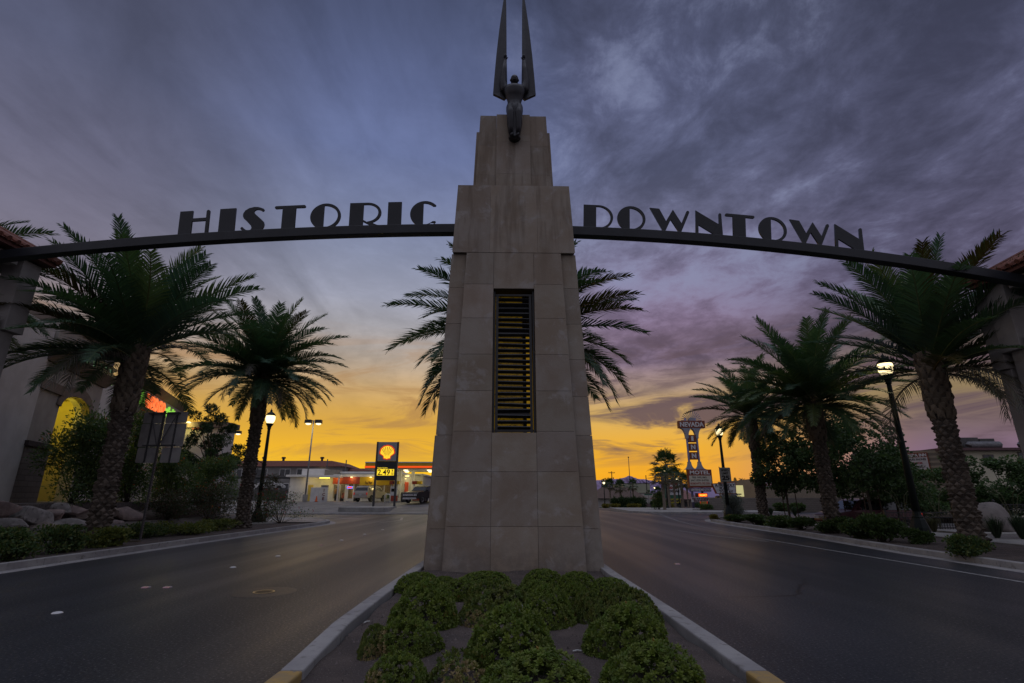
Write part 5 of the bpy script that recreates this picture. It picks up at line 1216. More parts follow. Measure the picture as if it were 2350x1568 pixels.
def wz(py, Y): return A(1175, py, Y)[2]
WPAINT = mat('white_painted_block', (.74, .73, .71), (.62, .61, .60), .9, .8, .3, 40)
REDF = mat('red_fascia', (.34, .045, .018), (.29, .038, .018), 2., .5); YELF = mat('yellow_fascia', (.62, .40, .015), (.55, .35, .015), 2., .5)
YS = 70.0; bz = lotz(0, YS)
ST_O = (wx(663, 1120, YS), YS, bz)
def X_(px, py=1120, Y=YS): return wx(px, py, Y) - ST_O[0]
def Z_(py, Y=YS): return wz(py, Y) - ST_O[2]
FM = thing('convenience_store', 'white low filling station shop with red and yellow fascia and lit windows', 'shop', ST_O)
h_ = Z_(1095)
b = MB(); b.box(0, X_(763), 0, 9, -.6, h_); b.build('wall', WPAINT, FM, bevel=.02)
b = MB(); b.box(X_(763) + .003, X_(905), 6, 9, -.6, h_ + .3); b.build('back_wall', mat('shop_back_wall', (.34, .27, .17), (.25, .2, .13), 1.5, .8), FM)
b = MB(); b.box(X_(763) + .003, X_(905), -.15, 5.99, h_ + .02, h_ + .32); b.build('roof_slab', WPAINT, FM)
b = MB(); b.box(-.4, X_(700), -.5, 4, h_ + .003, h_ + .28); b.build('roof_slab', WPAINT, FM, bevel=.02)
b = MB(); b.box(X_(707), X_(786), -1.6, -.01, h_ - .1, h_ + .18); b.build('porch_roof', WPAINT, FM, bevel=.02)
b = MB(); b.box(X_(783), X_(783) + .16, -1.55, -1.39, -.6, h_ - .101); b.build('porch_post', WPAINT, FM)
b = MB(); b.box(X_(763) + .01, X_(825), -.14, .1, Z_(1111), h_ + .015); b.build('fascia', REDF, FM); 
b = MB(); b.box(X_(825) + .01, X_(903), -.14, .1, Z_(1114), h_ + .015); yf_ = b.build('fascia', YELF, FM)
text('Food Mart', .6, mat('brown_letter', (.10, .05, .01), None, 3.), FM, (X_(846), -.16, Z_(1108)), fit=X_(854) - X_(838), high=.42, ext=.008, bold=.012)
SHOPIN = emit('lit_shop_interior', (1.0, .72, .28), .55, (.5, .4, .25))
for i, (a, c) in enumerate(((766, 779), (781, 791), (798, 810), (812, 823), (828, 846), (848, 862), (864, 880), (882, 900))):
    b = MB(); b.box(X_(a), X_(c), .0, .05, .0 if i in (1, 3) else .35, Z_(1113)); 
    gl = b.build('window', MATS.get('shop_glass') or mat('shop_glass', (.03, .028, .025), (.04, .036, .03), 2., .1, spec=.8), FM)
    gl.data.materials[0].node_tree.nodes['Principled BSDF'].inputs['Transmission Weight'].default_value = .95; gl.data.materials[0].node_tree.nodes['Principled BSDF'].inputs['Base Color'].default_value = (.75, .75, .72, 1)
    for l_ in list(gl.data.materials[0].node_tree.nodes['Principled BSDF'].inputs['Base Color'].links): gl.data.materials[0].node_tree.links.remove(l_)
for px in (763.2, 779.6, 792, 810.6, 824, 846.6, 862.6, 880.6, 900.6):
    b = MB(); wd = .45 if px in (792, 824) else .14; b.box(X_(px), X_(px) + wd, -.05, .12, -.5, Z_(1111.5)); b.build('window_post', WPAINT, FM)
b = MB(); b.box(X_(764.5), X_(900), .02, .1, -.5, .345); b.build('window_sill', WPAINT, FM)
b = MB(); b.box(X_(765), X_(900), 2.0, 2.6, 2.7, 2.78); b.build('ceiling_light', emit('shop_ceiling_light', (1, .75, .35), 7, None, True), FM)
q5 = random.Random(8); SHC_ = [mat('shelf_goods_%s' % c, v, tuple(x * .4 for x in v), 9., .6) for c, v in (('red', (.4, .06, .04)), ('tan', (.3, .22, .12)), ('green', (.08, .2, .08)), ('white', (.5, .5, .45)))]
for k in range(9):
    b = MB(); x = X_(768) + k * .95; b.box(x, x + .7, 3.2 + (k % 3) * .6, 3.6 + (k % 3) * .6, -.3, 1.1 + .35 * (k % 2)); b.build('shelf', SHC_[k % 4], FM)
b = MB(); b.cbox((X_(803), -.03, Z_(1119)), (.72, .04, .30)); os_ = b.build('open_sign', emit('blue_neon_border', (.25, .25, 1.0), 1.6), FM)
b = MB(); b.cbox((X_(803), -.055, Z_(1119)), (.62, .02, .22)); b.build('sign_face', BLACK, os_)
text('OPEN', .2, emit('red_neon', (1, .06, .03), 3.0), os_, (X_(803), -.07, Z_(1119)), fit=.5, high=.15, bold=.006)
for px, py, w_, wt in ((715, 1100.5, .3, 26), (775, 1098.5, .22, 13), (807, 1098.5, .22, 13), (851, 1099.5, .22, 13)):
    b = MB(); b.cbox((X_(px), -.45, h_ - .04), (w_, .2, .08)); b.build('wall_lamp', emit('store_lamp_lens', (1, .80, .35), 10, None, True), FM)
    lamp_light('lamp_light', FM, (X_(px), -.55, h_ - .22), (1, .72, .25), wt)
b = MB(); b.cbox((X_(749), -1.0, h_ - .15), (1.3, .2, .09)); b.build('porch_lamp', emit('porch_lamp_lens', (1, .78, .12), 6, None, True), FM)
lamp_light('lamp_light', FM, (X_(749), -1.0, h_ - .45), (1, .75, .15), 22)
b = MB(); b.box(X_(707), X_(719), -.03, .02, -.3, 2.05); b.build('door', mat('yellow_door', (.50, .40, .10), (.4, .32, .08), 2.), FM)
b = MB(); b.box(X_(733), X_(744), -.04, .02, .3, 2.4); b.build('panel', WPAINT, FM, bevel=.02)
b = MB()
for k in range(15): x = .1 + k * .145; b.box(x - .012, x + .012, -.92, -.90, -.2, .88)
b.box(.04, 2.2, -.94, -.88, .86, .92); b.box(.04, 2.2, -.93, -.89, -.1, -.05); b.build('railing', WPAINT, FM)
b = MB(); b.box(X_(675), X_(728), 2, 7, h_ + .30, Z_(1077, 73)); b.build('parapet', WPAINT, FM)
b = MB(); b.box(X_(728) + .01, X_(756), 2.2, 4.5, h_ + .30, Z_(1079, 73)); b.build('roof_unit', mat('tan_metal', (.28, .25, .21), (.22, .2, .17), 3., .6), FM)
b = MB(); b.box(X_(757), X_(903), 4, 9, h_ + .33, h_ + .62); b.box(X_(757) - .3, X_(903), 3.7, 9, h_ + .621, h_ + .86); b.build('upper_roof', WPAINT, FM)
# white brick wing on the right of the shop
BW = brickmat('white_painted_brick', (.58, .58, .58), (.52, .52, .52), (.36, .36, .36), .42, .14, .012, .8)
b = MB(); b.box(X_(905) + .01, X_(969), -.6, 9, -.6, Z_(1092)); wg = b.build('brick_wing', BW, FM)
b = MB(); b.box(X_(903), X_(973), -1.0, 9, Z_(1092) + .01, Z_(1088)); b.build('wing_roof', WPAINT, FM, bevel=.02)
b = MB(); b.box(X_(931), X_(939), -.72, -.61, Z_(1131), Z_(1107)); pb = b.build('price_board', REDF, FM)
b = MB(); b.tube([(X_(933), -.61, Z_(1099)), (X_(933), -.95, Z_(1096)), (X_(933), -.98, Z_(1098.5))], .05, 6); b.build('wall_lamp', BLACK, FM)
b = MB(); b.lathe([(.06, .06), (.12, 0)], 10, (X_(933), -.98, Z_(1100))); b.build('lamp_lens', MATS['store_lamp_lens'], FM); lamp_light('lamp_light', FM, (X_(933), -1.0, Z_(1102)), (1, .75, .3), 26)
b = MB(); b.cbox((X_(936), -.95, Z_(1093.5)), (.5, .2, .08)); b.build('eave_lamp', MATS['store_lamp_lens'], FM)

# person in the shop doorway, seen from behind the counter glass
PE = thing('person', 'person in an orange brown shirt and dark trousers standing at the shop door', 'person', (wx(771, 1140, 69.3), 69.2, lotz(0, 69.2)), R(-20))
def skin(name, verts, edges, rad, m, parent, sub=1):
    me = bpy.data.meshes.new(name); me.from_pydata(verts, edges, []); me.materials.append(m); o = bpy.data.objects.new(name, me); COL.objects.link(o); o.parent = parent
    sk = o.modifiers.new('skin', 'SKIN'); sd = o.modifiers.new('sub', 'SUBSURF'); sd.levels = sub; sd.render_levels = sub
    if not me.skin_vertices: 
        bpy.context.view_layer.objects.active = o; me.attributes
    for v, r_ in zip(me.skin_vertices[0].data, rad): v.radius = r_ if hasattr(r_, '__len__') else (r_, r_)
    me.skin_vertices[0].data[0].use_root = True
    for p in me.polygons: p.use_smooth = True
    return o
bv = [(0, 0, .95), (0, 0, 1.15), (0, -.01, 1.38), (0, 0, 1.50), (0, -.02, 1.60), (0, -.03, 1.70),
      (.10, 0, .88), (.11, -.01, .50), (.11, .03, .09), (.12, -.14, .04), (-.10, 0, .88), (-.11, .02, .50), (-.11, .05, .09), (-.12, -.12, .04),
      (.19, 0, 1.41), (.25, .03, 1.14), (.33, -.14, .98), (.37, -.22, .96), (-.19, 0, 1.41), (-.25, .02, 1.13), (-.22, -.10, .92), (-.21, -.14, .83)]
be = [(0, 1), (1, 2), (2, 3), (3, 4), (4, 5), (0, 6), (6, 7), (7, 8), (8, 9), (0, 10), (10, 11), (11, 12), (12, 13), (2, 14), (14, 15), (15, 16), (16, 17), (2, 18), (18, 19), (19, 20), (20, 21)]
br = [(.16, .12), (.15, .11), (.18, .12), (.07, .07), (.075, .085), (.085, .10), .095, .07, .05, .045, .095, .07, .05, .045, .06, .048, .038, .035, .06, .048, .038, .035]
SKINM = mat('skin', (.36, .22, .15), None, 6., .6)
try:
    skin('body', bv, be, br, SKINM, PE)
except Exception:
    b = MB(); b.lathe([(.1, 0), (.12, .5), (.17, .9), (.15, 1.15), (.2, 1.4), (.07, 1.5), (.1, 1.6), (.1, 1.72), (.02, 1.8)], 12); b.build('body', SKINM, PE, smooth=True)
b = MB(); b.loft([ell(0, 0, .92, .20, .155), ell(0, 0, 1.1, .195, .15), ell(0, -.01, 1.35, .225, .155), ell(0, 0, 1.46, .15, .11), ell(0, 0, 1.5, .09, .09)])
for s in (-1, 1): b.tube([(s * .17, 0, 1.42), (s * .235, .02, 1.27), (s * .255, .03, 1.12)], [.085, .075, .068], 8)
b.build('shirt', mat('orange_brown_shirt', (.34, .17, .05), (.28, .14, .045), 6., .85), PE, smooth=True)
b = MB(); b.loft([ell(0, 0, .80, .175, .14), ell(0, 0, .94, .19, .148)])
for s in (-1, 1): b.tube([(s * .095, 0, .90), (s * .11, .0, .5), (s * .112, .04, .07)], [.12, .095, .08], 9)
b.build('trousers', mat('dark_trousers', (.03, .032, .04), None, 6., .85), PE, smooth=True)
b = MB(); b.ball((0, .0, 1.745), .105, 10, 7, (.92, 1.05, .95)); b.build('hair', mat('grey_hair', (.12, .11, .10), None, 8., .7), PE, smooth=True)

# ice chest, cone, light poles, canopy, pumps
ic = thing('ice_chest', 'white ice chest with ICE in dark red letters down its end beside the shop', 'ice chest', (wx(732, 1148, 66), 66, lotz(0, 66)))
x0, x1 = wx(712.5, 1130, 66) - ic.location.x, wx(738, 1130, 66) - ic.location.x; x2 = wx(753, 1130, 66) - ic.location.x; hz = wz(1119, 66) - ic.location.z
b = MB(); b.slab([(x0, 0), (x1, -.75), (x2, .0), (x1 + .1, 1.0)], -.05, hz); b.build('cabinet', mat('white_enamel', (.62, .62, .62), (.52, .52, .53), 1.5, .5), ic, bevel=.03)
ang = math.atan2(.75, x2 - x1)
for k, ch in enumerate('ICE'): text(ch, .5, mat('dark_red_letter', (.16, .02, .02), None, 3.), ic, ((x1 + x2) / 2 + .01, -.375 - .012, hz * (.80 - .29 * k)), rot=(pi / 2, 0, ang), high=.36, bold=.015)
b = MB(); b.cbox((x0 + 1.6, .3, hz + .14), (.8, .4, .28)); b.build('cooling_unit', GALV, ic)
b = MB(); b.lathe([(.17, .03), (.13, .2), (.09, .42), (.04, .68)], 14); cn = b.build('traffic_cone', mat('orange_plastic', (.75, .13, .02), (.6, .1, .02), 4., .5)); cn.location = (wx(726, 1147, 64.6), 64.6, lotz(0, 64.6)); tag(cn, 'orange traffic cone standing in front of the white ice chest', 'traffic cone')
b = MB(); b.box(-.2, .2, -.2, .2, -.02, .03); b.build('base', TRIMB, cn)
def lot_light(label, px, py_top, px_base, Y, z0):
    p = A(px, py_top, Y); o = thing('parking_light', label, 'lamp post', (p[0], Y, z0), R(4), 'twin headed lights over the station'); h = p[2] - z0
    b = MB(); b.lathe([(.30, -.2), (.30, .85)], 12); b.build('plinth', CONC, o)
    b = MB(); b.lathe([(.11, .85), (.075, h)], 10); b.build('pole', mat('pale_grey_pole', (.30, .30, .31), (.24, .24, .25), 3., .5), o, smooth=True)
    b = MB(); b.box(-.62, .62, -.04, .04, h - .12, h - .02); b.build('crossarm', BLACK, o)
    for s in (-1, 1):
        b = MB(); b.hexa([(s * .62 - .38, -.35, h - .38), (s * .62 + .38, -.35, h - .38), (s * .62 + .38, .35, h - .38), (s * .62 - .38, .35, h - .38)], [(s * .62 - .36, -.33, h + .06), (s * .62 + .36, -.33, h + .06), (s * .62 + .36, .33, h + .06), (s * .62 - .36, .33, h + .06)]); hd = b.build('lamp_head', BLACK, o)
        b = MB(); b.lathe([(.33, 0), (.28, -.10), (.14, -.16), (.01, -.18)], 14, (s * .62, 0, h - .385)); b.build('lens', GLOBE2, hd, smooth=True)
        lamp_light('lamp_light', o, (s * .62, 0, h - .75), (1, .85, .5), 50)
    return o
lot_light('twin headed light on a tall pole by the ice chest of the filling station', 720, 965, 703, 64, lotz(0, 64))
lot_light('twin headed light on a tall pole left of the street lamp behind the palm trunk', 538, 990, 530, 80, 2.55)
CP = thing('station_canopy', 'yellow canopy with a glowing red stripe over the fuel pumps', 'canopy', (wx(838, 1070, 63), 63, lotz(0, 66)))
cz0, cz1 = wz(1077, 63) - CP.location.z, wz(1060, 63) - CP.location.z; cl = wx(1090, 1070, 63) - CP.location.x; dp = 7.5
b = MB(); b.box(0, cl, 0, dp, cz0 + .05, cz1 - .12); b.build('fascia', YELF, CP, bevel=.02)
b = MB(); b.box(-.03, cl, -.03, dp + .03, cz1 - .118, cz1); b.build('cap', WPAINT, CP)
b = MB(); b.box(.02, cl, .02, dp, cz0, cz0 + .048); b.build('soffit', WPAINT, CP)
b = MB(); b.box(-.04, cl, -.045, -.002, cz0 + .16, cz0 + .36); b.build('light_stripe', emit('red_light_stripe', (1, .09, .01), .8), CP)
for x, y in ((X_(916, 1120, 66) + ST_O[0] - CP.location.x, 3.2), (X_(945, 1120, 66) + ST_O[0] - CP.location.x, 3.4), (cl - 1, 3.4)):
    b = MB(); b.box(x - .17, x + .17, y - .17, y + .17, -.3, cz0 - .002); b.build('column', WPAINT, CP)
for px, py in ((931, 1086), (934, 1080), (985, 1085), (988, 1079)):
    yy_ = 1.6 if py > 1082 else 5.2; x = wx(px, py, 63 + yy_) - CP.location.x
    b = MB(); b.lathe([(.30, -.02), (.26, -.1), (.1, -.14), (.01, -.15)], 14, (x, yy_, cz0)); b.build('canopy_lamp', GLOBE2, CP, smooth=True); lamp_light('lamp_light', CP, (x, yy_, cz0 - .4), (1, .88, .45), 70)
def pump(label, px, Y):
    o = thing('fuel_pump', label, 'fuel pump', (wx(px, 1150, Y), Y, lotz(0, Y)), 0, 'fuel pumps'); WH = MATS['white_enamel']
    b = MB(); b.box(-.9, .9, -.5, .5, -.1, .14); b.build('island', CONC, o, bevel=.02)
    b = MB(); b.box(-.42, .42, -.28, .28, .14, .75); b.build('cabinet', REDF, o, bevel=.02)
    b = MB(); b.box(-.40, .40, -.26, .26, .752, 1.75); b.build('dispenser', WH, o, bevel=.03)
    b = MB(); b.box(-.28, .28, -.275, -.255, 1.2, 1.55); b.build('screen', GLASSD, o)
    for s in (-1, 1): b = MB(); b.box(s * .36 - .04, s * .36 + .04, -.1, .1, 1.75, 2.05); b.build('post', WH, o)
    b = MB(); b.box(-.55, .02, -.3, .3, 2.05, 2.42); b.build('topper', REDF, o, bevel=.02)
    b = MB(); b.box(.025, .6, -.3, .3, 2.05, 2.42); b.build('topper', YELF, o, bevel=.02)
    b = MB(); b.tube([(.41, -.05, 1.5), (.62, -.12, 1.2), (.6, -.16, .5), (.45, -.12, .9)], .02, 6); b.build('hose', RUBBER, o)
    return o
pa = pump('fuel pump with a red and yellow topper beside the price sign post', 903, 63.5); pump('fuel pump farther right beside the black pickup under the canopy', 955, 65)
text('4', .3, BLACK, pa, (-.1, -.312, 2.23), high=.24, bold=.01)
tb = thing('bin', 'dark grey station waste bin between the two fuel pumps', 'bin', (wx(928, 1150, 64), 64, lotz(0, 64)))
b = MB(); b.box(-.42, .02, -.3, .3, 0, 1.0); b.box(.05, .42, -.3, .3, 0, .98); b.build('body', mat('dark_grey_plastic', (.05, .05, .048), (.07, .068, .066), 4., .6), tb, bevel=.04)
b = MB(); b.box(-.43, .43, -.31, .31, 1.002, 1.08); b.build('lid', TRIMB, tb, bevel=.03)
hb = MB(); hb.tube([(-.3, 0, -.1), (-.3, 0, .85), (-.2, 0, 1.0), (.2, 0, 1.0), (.3, 0, .85), (.3, 0, -.1)], .07, 9); o = hb.build('hoop_bollard', WPAINT, None, smooth=True); o.location = (wx(888.5, 1152, 62), 62, lotz(0, 62)); tag(o, 'white hoop shaped bollard left of the nearer fuel pump', 'bollard')

# price sign
PY = 57.0; pz = lotz(0, PY); SP = thing('price_sign', 'tall filling station sign with a yellow scallop shell and the price 2.49', 'sign', (wx(885, 1100, PY), PY, pz), R(3))
def sx(px, py): return A(px, py, PY)[0] - SP.location.x
def sz(py): return wz(py, PY) - pz
b = MB(); hwx = 1.10
for s in (-1, 1): b = MB(); b.box(s * hwx - .10, s * hwx + .10, -.12, .12, -.5, sz(1014.5)); b.build('post', mat('dark_grey_frame', (.035, .036, .04), (.05, .05, .055), 4., .5), SP)
for s in (-1, 1): b = MB(); b.box(s * hwx - .3, s * hwx + .3, -.25, .25, -.45, .06); b.build('foot', CONC, SP)
b = MB(); b.box(-1.0, 1.0, -.14, .14, sz(1058), sz(1015)); b.build('logo_panel', mat('pale_grey_panel', (.30, .31, .33), (.26, .27, .29), 1.5, .5), SP)
b = MB(); b.box(-1.0, 1.0, -.13, .13, sz(1102.5), sz(1058.5)); b.build('price_panel', mat('charcoal_panel', (.02, .022, .026), None, 3., .4), SP)
shc = (0, sz(1039)); r_ = .80
def scallop(sc_):
    pts = [(-.46 * sc_, -.86 * sc_), (-.52 * sc_, -.50 * sc_), (-.84 * sc_, -.28 * sc_)]
    na = 7
    for k in range(na):
        a0 = R(196 - k * 212 / na) ; a1 = R(196 - (k + 1) * 212 / na)
        for j in range(4): a = a0 + (a1 - a0) * j / 4; bulge = 1 + .035 * sin(pi * j / 4); pts.append((1.0 * sc_ * bulge * cos(a), .94 * sc_ * bulge * sin(a) + .02))
    pts += [(.84 * sc_, -.28 * sc_), (.52 * sc_, -.50 * sc_), (.46 * sc_, -.86 * sc_), (.12 * sc_, -.90 * sc_), (0, -.98 * sc_), (-.12 * sc_, -.90 * sc_)]
    return pts
for sc_, y, nm, m_ in ((.83, -.155, 'emblem_edge', emit('red_emblem', (.85, .06, .012), .55)), (.70, -.165, 'emblem_face', emit('yellow_emblem', (1.0, .62, .03), .95))):
    b = MB(); b.prism([(x * 1.0 + shc[0], z + shc[1]) for x, z in scallop(sc_)], y, -.142); b.build(nm, m_, SP)
b = MB()
for k in range(7):
    a = R(152 - k * 124 / 6); x0_, z0_ = .18 * cos(a), -.42 + .15 * sin(a); x1_, z1_ = .62 * cos(a), .10 + .50 * sin(a)
    dx_, dz_ = x1_ - x0_, z1_ - z0_; l_ = math.hypot(dx_, dz_); nx_, nz_ = -dz_ / l_, dx_ / l_
    b.prism([(shc[0] + x0_ + nx_ * .008, shc[1] + z0_ + nz_ * .008), (shc[0] + x0_ - nx_ * .008, shc[1] + z0_ - nz_ * .008), (shc[0] + x1_ - nx_ * .028, shc[1] + z1_ - nz_ * .028), (shc[0] + x1_ + nx_ * .028, shc[1] + z1_ + nz_ * .028)], -.171, -.166)
b.build('emblem_rib', mat('dark_red_line', (.25, .03, .01), None, 3.), SP)
b = MB(); b.box(-.94, .86, -.142, -.131, sz(1091.5), sz(1077)); b.build('price_board', emit('yellow_price_board', (1.0, .70, .03), 1.0), SP)
PB = mat('black_digit', (.008, .008, .008), None, 3., .6); pzc = (sz(1091.5) + sz(1077)) / 2
text('2.49', 1.0, PB, SP, (-.22, -.15, pzc), fit=1.32, high=.60, bold=.02)
text('9', .4, PB, SP, (.68, -.15, pzc + .16), high=.27, fit=.17, bold=.012); text('10', .4, PB, SP, (.68, -.15, pzc - .17), high=.25, fit=.24, bold=.012)
b = MB(); b.box(.55, .81, -.15, -.143, pzc - .012, pzc + .012); b.build('fraction_bar', PB, SP)
text('Regular Gasoline', .3, emit('yellow_small_letters', (.9, .65, .05), .8), SP, (-.38, -.15, sz(1074.5)), fit=1.05, high=.17, bold=.008)
b = MB(); b.slab([(-16.8, 52.2), (-12.2, 51.6), (-11.9, 52.6), (-12.4, 57.8), (-15.9, 58.0)], -.2, lotz(0, 57) + .08); struct(b.build('sign_island', CONC, bevel=.03))

vehicle('suv', 'silver sport utility vehicle parked with its tail lights towards the street by the shop', 'suv', (wx(850, 1150, 66.5), 66.5, lotz(0, 66.5)), R(76), paint('silver_paint', (.34, .31, .27)), 'parked_car')
vehicle('pickup', 'black pickup truck facing the street under the station canopy, partly behind the tower', 'pickup truck', (wx(972, 1150, 62.5), 62.5, lotz(0, 62.5)), R(246), paint('black_paint', (.018, .02, .024)))
vehicle('sedan', 'white sedan parked on the upper lot behind the street lamp', 'car', (wx(618, 1121, 86), 86, 2.55), R(25), paint('white_paint', (.62, .62, .62), .3, .0), 'parked_car')
vehicle('suv', 'dark vehicle parked under the carport roof beside the white sedan', 'car', (wx(588, 1118, 90), 90.5, 2.55), R(20), paint('dark_blue_paint', (.02, .022, .03)), 'parked_car')

# carport and flats on the terrace
CPT = thing('carport', 'long flat roofed carport in front of the two storey flats', 'carport', (wx(527, 1095, 92), 92, 2.55)); ln = wx(668, 1095, 92) - CPT.location.x; hz = wz(1093, 92) - 2.55
b = MB(); b.box(-6, ln, -2, 3.5, hz - .3, hz); b.build('roof', mat('dark_grey_roofing', (.07, .07, .075), (.1, .1, .1), 3.), CPT)
for k in range(7): x = -5 + k * (ln + 4.5) / 6; b = MB(); b.box(x - .08, x + .08, .8, .96, 0, hz - .301); b.build('post', GALV, CPT)
AP = thing('apartment_building', 'grey two storey flats with a red tiled mansard roof behind the filling station', 'building', (wx(500, 1090, 108), 108, 2.55)); ln = wx(786, 1070, 108) - AP.location.x; hz = wz(1072, 108) - 2.55; hr = wz(1057, 108) - 2.55
GREYW = mat('grey_stucco', (.28, .265, .255), (.22, .21, .2), .6, .9, .2, 40)
b = MB(); b.box(-14, ln, 0, 14, -.5, hz + .1); b.build('wall', GREYW, AP)
b = MB(); b.frus((-14.3, ln + .4, -.5, 14.4), hz + .101, (-13, ln - 2.6, .9, 13), hr); b.build('roof', TILE, AP)
for px in (556, 580, 602, 655, 694, 719):
    x = wx(px, 1078, 108) - AP.location.x; f = MB(); f.box(x - 1.1, x + 1.1, -.05, .02, hz - 2.1, hz - .35); fr = f.build('window', WPAINT, AP)
    g_ = MB(); g_.box(x - 1.0, x - .05, -.065, -.052, hz - 2.0, hz - .45); g_.box(x + .05, x + 1.0, -.065, -.052, hz - 2.0, hz - .45); g_.build('pane', GLASSD, fr)
    if px in (602, 655, 694):
        f = MB(); f.box(x - 1.1, x + 1.1, -.05, .02, hz - 4.9, hz - 3.2); fr = f.build('window', WPAINT, AP); g_ = MB(); g_.box(x - 1.0, x + 1.0, -.065, -.052, hz - 4.8, hz - 3.3); g_.build('pane', GLASSD, fr)
for px in (590, 636, 727): x = wx(px, 1056, 108) - AP.location.x; b = MB(); b.lathe([(.25, 0), (.25, .6), (.45, .65), (.4, .95), (.05, 1.0)], 10, (x, 3, hr - .05)); b.build('roof_vent', BLACK, AP)
lpx = wx(739, 1085, 107.8) - AP.location.x; b = MB(); b.ball((lpx, -.2, wz(1085, 108) - 2.55), .28, 10, 7); b.build('wall_lamp', GLOBE2, AP)
AP2 = thing('apartment_building', 'lower flats with a tiled roof edge just left of the price sign', 'building', (wx(784, 1090, 112), 112, 1.2)); ln = wx(872, 1085, 112) - AP2.location.x; hz = wz(1083, 112) - 1.2; hr = wz(1075, 112) - 1.2
b = MB(); b.box(.6, ln, 0, 12, -.5, hz + .1); b.build('wall', GREYW, AP2); b = MB(); b.frus((.3, ln, -.4, 12), hz + .101, (.5, ln - .6, .5, 11), hr); b.build('roof', TILE, AP2)
for px, yt in ((752, 1054), (795, 1056)):
    p = A(px, yt, 96); b = MB(); b.lathe([(.12, 1.0 - p[2]), (.10, 0)], 8); o = b.build('pole', GALV); o.location = (p[0], 96, p[2]); tag(o, 'thin bare pole above the roofs %s' % ('just right of the flats' if px == 752 else 'left of the price sign'), 'pole', 'bare poles behind the station')

# ------------------------------------------------------------ motel sign on the right
MY = 72.0; MO = (wx(1590, 1100, MY), MY, gz(MY))
MS = thing('motel_sign', 'tall double pole motel sign reading NEVADA INN MOTEL under a starburst of spikes', 'sign', MO)
def mx(px, py): return A(px, py, MY)[0] - MO[0]
def mz(py): return wz(py, MY) - MO[2]
PURP = mat('lavender_paint', (.20, .19, .32), (.17, .16, .28), 3., .5); PALEB = mat('pale_blue_grey_paint', (.30, .31, .36), (.25, .26, .31), 2., .5); RUST = mat('rust_red_sign', (.22, .048, .02), (.17, .036, .016), 3., .55)
CREAM = mat('cream_sign_face', (.50, .47, .38), (.44, .41, .33), 2., .5); WLET = mat('white_letter', (.66, .66, .66), (.55, .55, .56), 4., .5); DLET = mat('dark_letter', (.035, .03, .03), None, 3.); RLET = mat('red_letter', (.30, .03, .03), None, 3.)
xl, xr_ = mx(1579.5, 1040), mx(1602.5, 1040)
for x in (xl, xr_): b = MB(); b.lathe([(.15, -.3), (.15, mz(960))], 12, (x, 0, 0)); b.build('pole', PURP, MS, smooth=True)
def boxp(name, m, px0, px1, py0, py1, y0, y1, parent=None, bev=0.0): 
    pm_ = (py0 + py1) / 2; b = MB(); b.box(mx(px0, pm_), mx(px1, pm_), y0, y1, mz(py1), mz(py0)); return b.build(name, m, parent or MS, bevel=bev)
nb = boxp('name_board', RUST, 1555.5, 1616, 966.5, 983, -.35, .35, bev=.03)
text('NEVADA', 1, WLET, nb, (mx(1585.7, 975), -.37, mz(975)), fit=mx(1613, 975) - mx(1558.5, 975), high=.66, bold=.03, ext=.02)
# flared supports, cut in an arch between the poles
def flare(za, zb, wide_top):
    w0, w1 = .17, (mx(1610, 990) - mx(1560, 990)) / 2; xm = (xl + xr_) / 2; hwp = (xr_ - xl) / 2
    n = 10; out_ = []; inn_ = []
    for k in range(n + 1):
        t = k / n; e = 1 - math.sqrt(max(0, 1 - t * t)); out_.append((hwp + w0 + (w1 - hwp - w0) * e, za + (zb - za) * t)); inn_.append((max(.0, (hwp - w0) * math.sqrt(max(0, 1 - (t / .92) ** 2)) if t < .92 else 0), za + (zb - za) * t))
    poly = [(xm + x, z) for x, z in out_] + [(xm - x, z) for x, z in out_[::-1]] + [(xm - x, z) for x, z in inn_] + [(xm + x, z) for x, z in inn_[::-1]][1:]
    b = MB()
    for s in (-1, 1):
        for k in range(n): q = [(xm + s * inn_[k][0], inn_[k][1]), (xm + s * out_[k][0], out_[k][1]), (xm + s * out_[k + 1][0], out_[k + 1][1]), (xm + s * inn_[k + 1][0], inn_[k + 1][1])]; b.prism(q[::s], -.30, .30)
    b.build('flared_support', PALEB, MS)
flare(mz(1007), mz(983.2), True); flare(mz(1060), mz(1077.8), True)
b = MB(); cxm = mx(1586.5, 963); zc_ = mz(966.3)
b.lathe([(.02, -.2), (.42, -.2), (.42, .2), (.02, .2)], 20); b.v = [(x + cxm, z, max(y, -.02) + zc_) for x, y, z in b.v]
for k in range(15):
    a = R(4 + k * 172 / 14); L_ = 1.45; b.tube([(cxm + .38 * cos(a), 0, zc_ + .38 * sin(a)), (cxm + L_ * cos(a), 0, zc_ + L_ * sin(a))], .045, 5)
b.build('starburst', PALEB, MS)
for k, (ch, px0, px1, py0, py1) in enumerate((('I', 1580.5, 1597, 999.5, 1014.5), ('N', 1583, 1599, 1019, 1034), ('N', 1585, 1600.5, 1039, 1054))):
    bb_ = MB(); zc2 = (mz(py0) + mz(py1)) / 2; xm = (xl + xr_) / 2; bb_.box(xm - .50, xm + .50, -.2, .2, zc2 - .50, zc2 + .50); ob = bb_.build('letter_box', RUST, MS, bevel=.02)
    text(ch, 1, WLET, ob, (xm, -.22, zc2), fit=.30 if ch == 'I' else .62, high=.64, bold=.05, ext=.02)
    bb_ = MB(); bb_.box(xl, xr_, -.03, .03, zc2 + .08, zc2 + .14); bb_.build('bracket', BLACK, MS)
mb = boxp('motel_board', RUST, 1578, 1632.5, 1077.9, 1119.5, -.35, .35, bev=.03)
xc, wd = (mx(1578, 1100) + mx(1632.5, 1100)) / 2, mx(1632.5, 1100) - mx(1578, 1100)
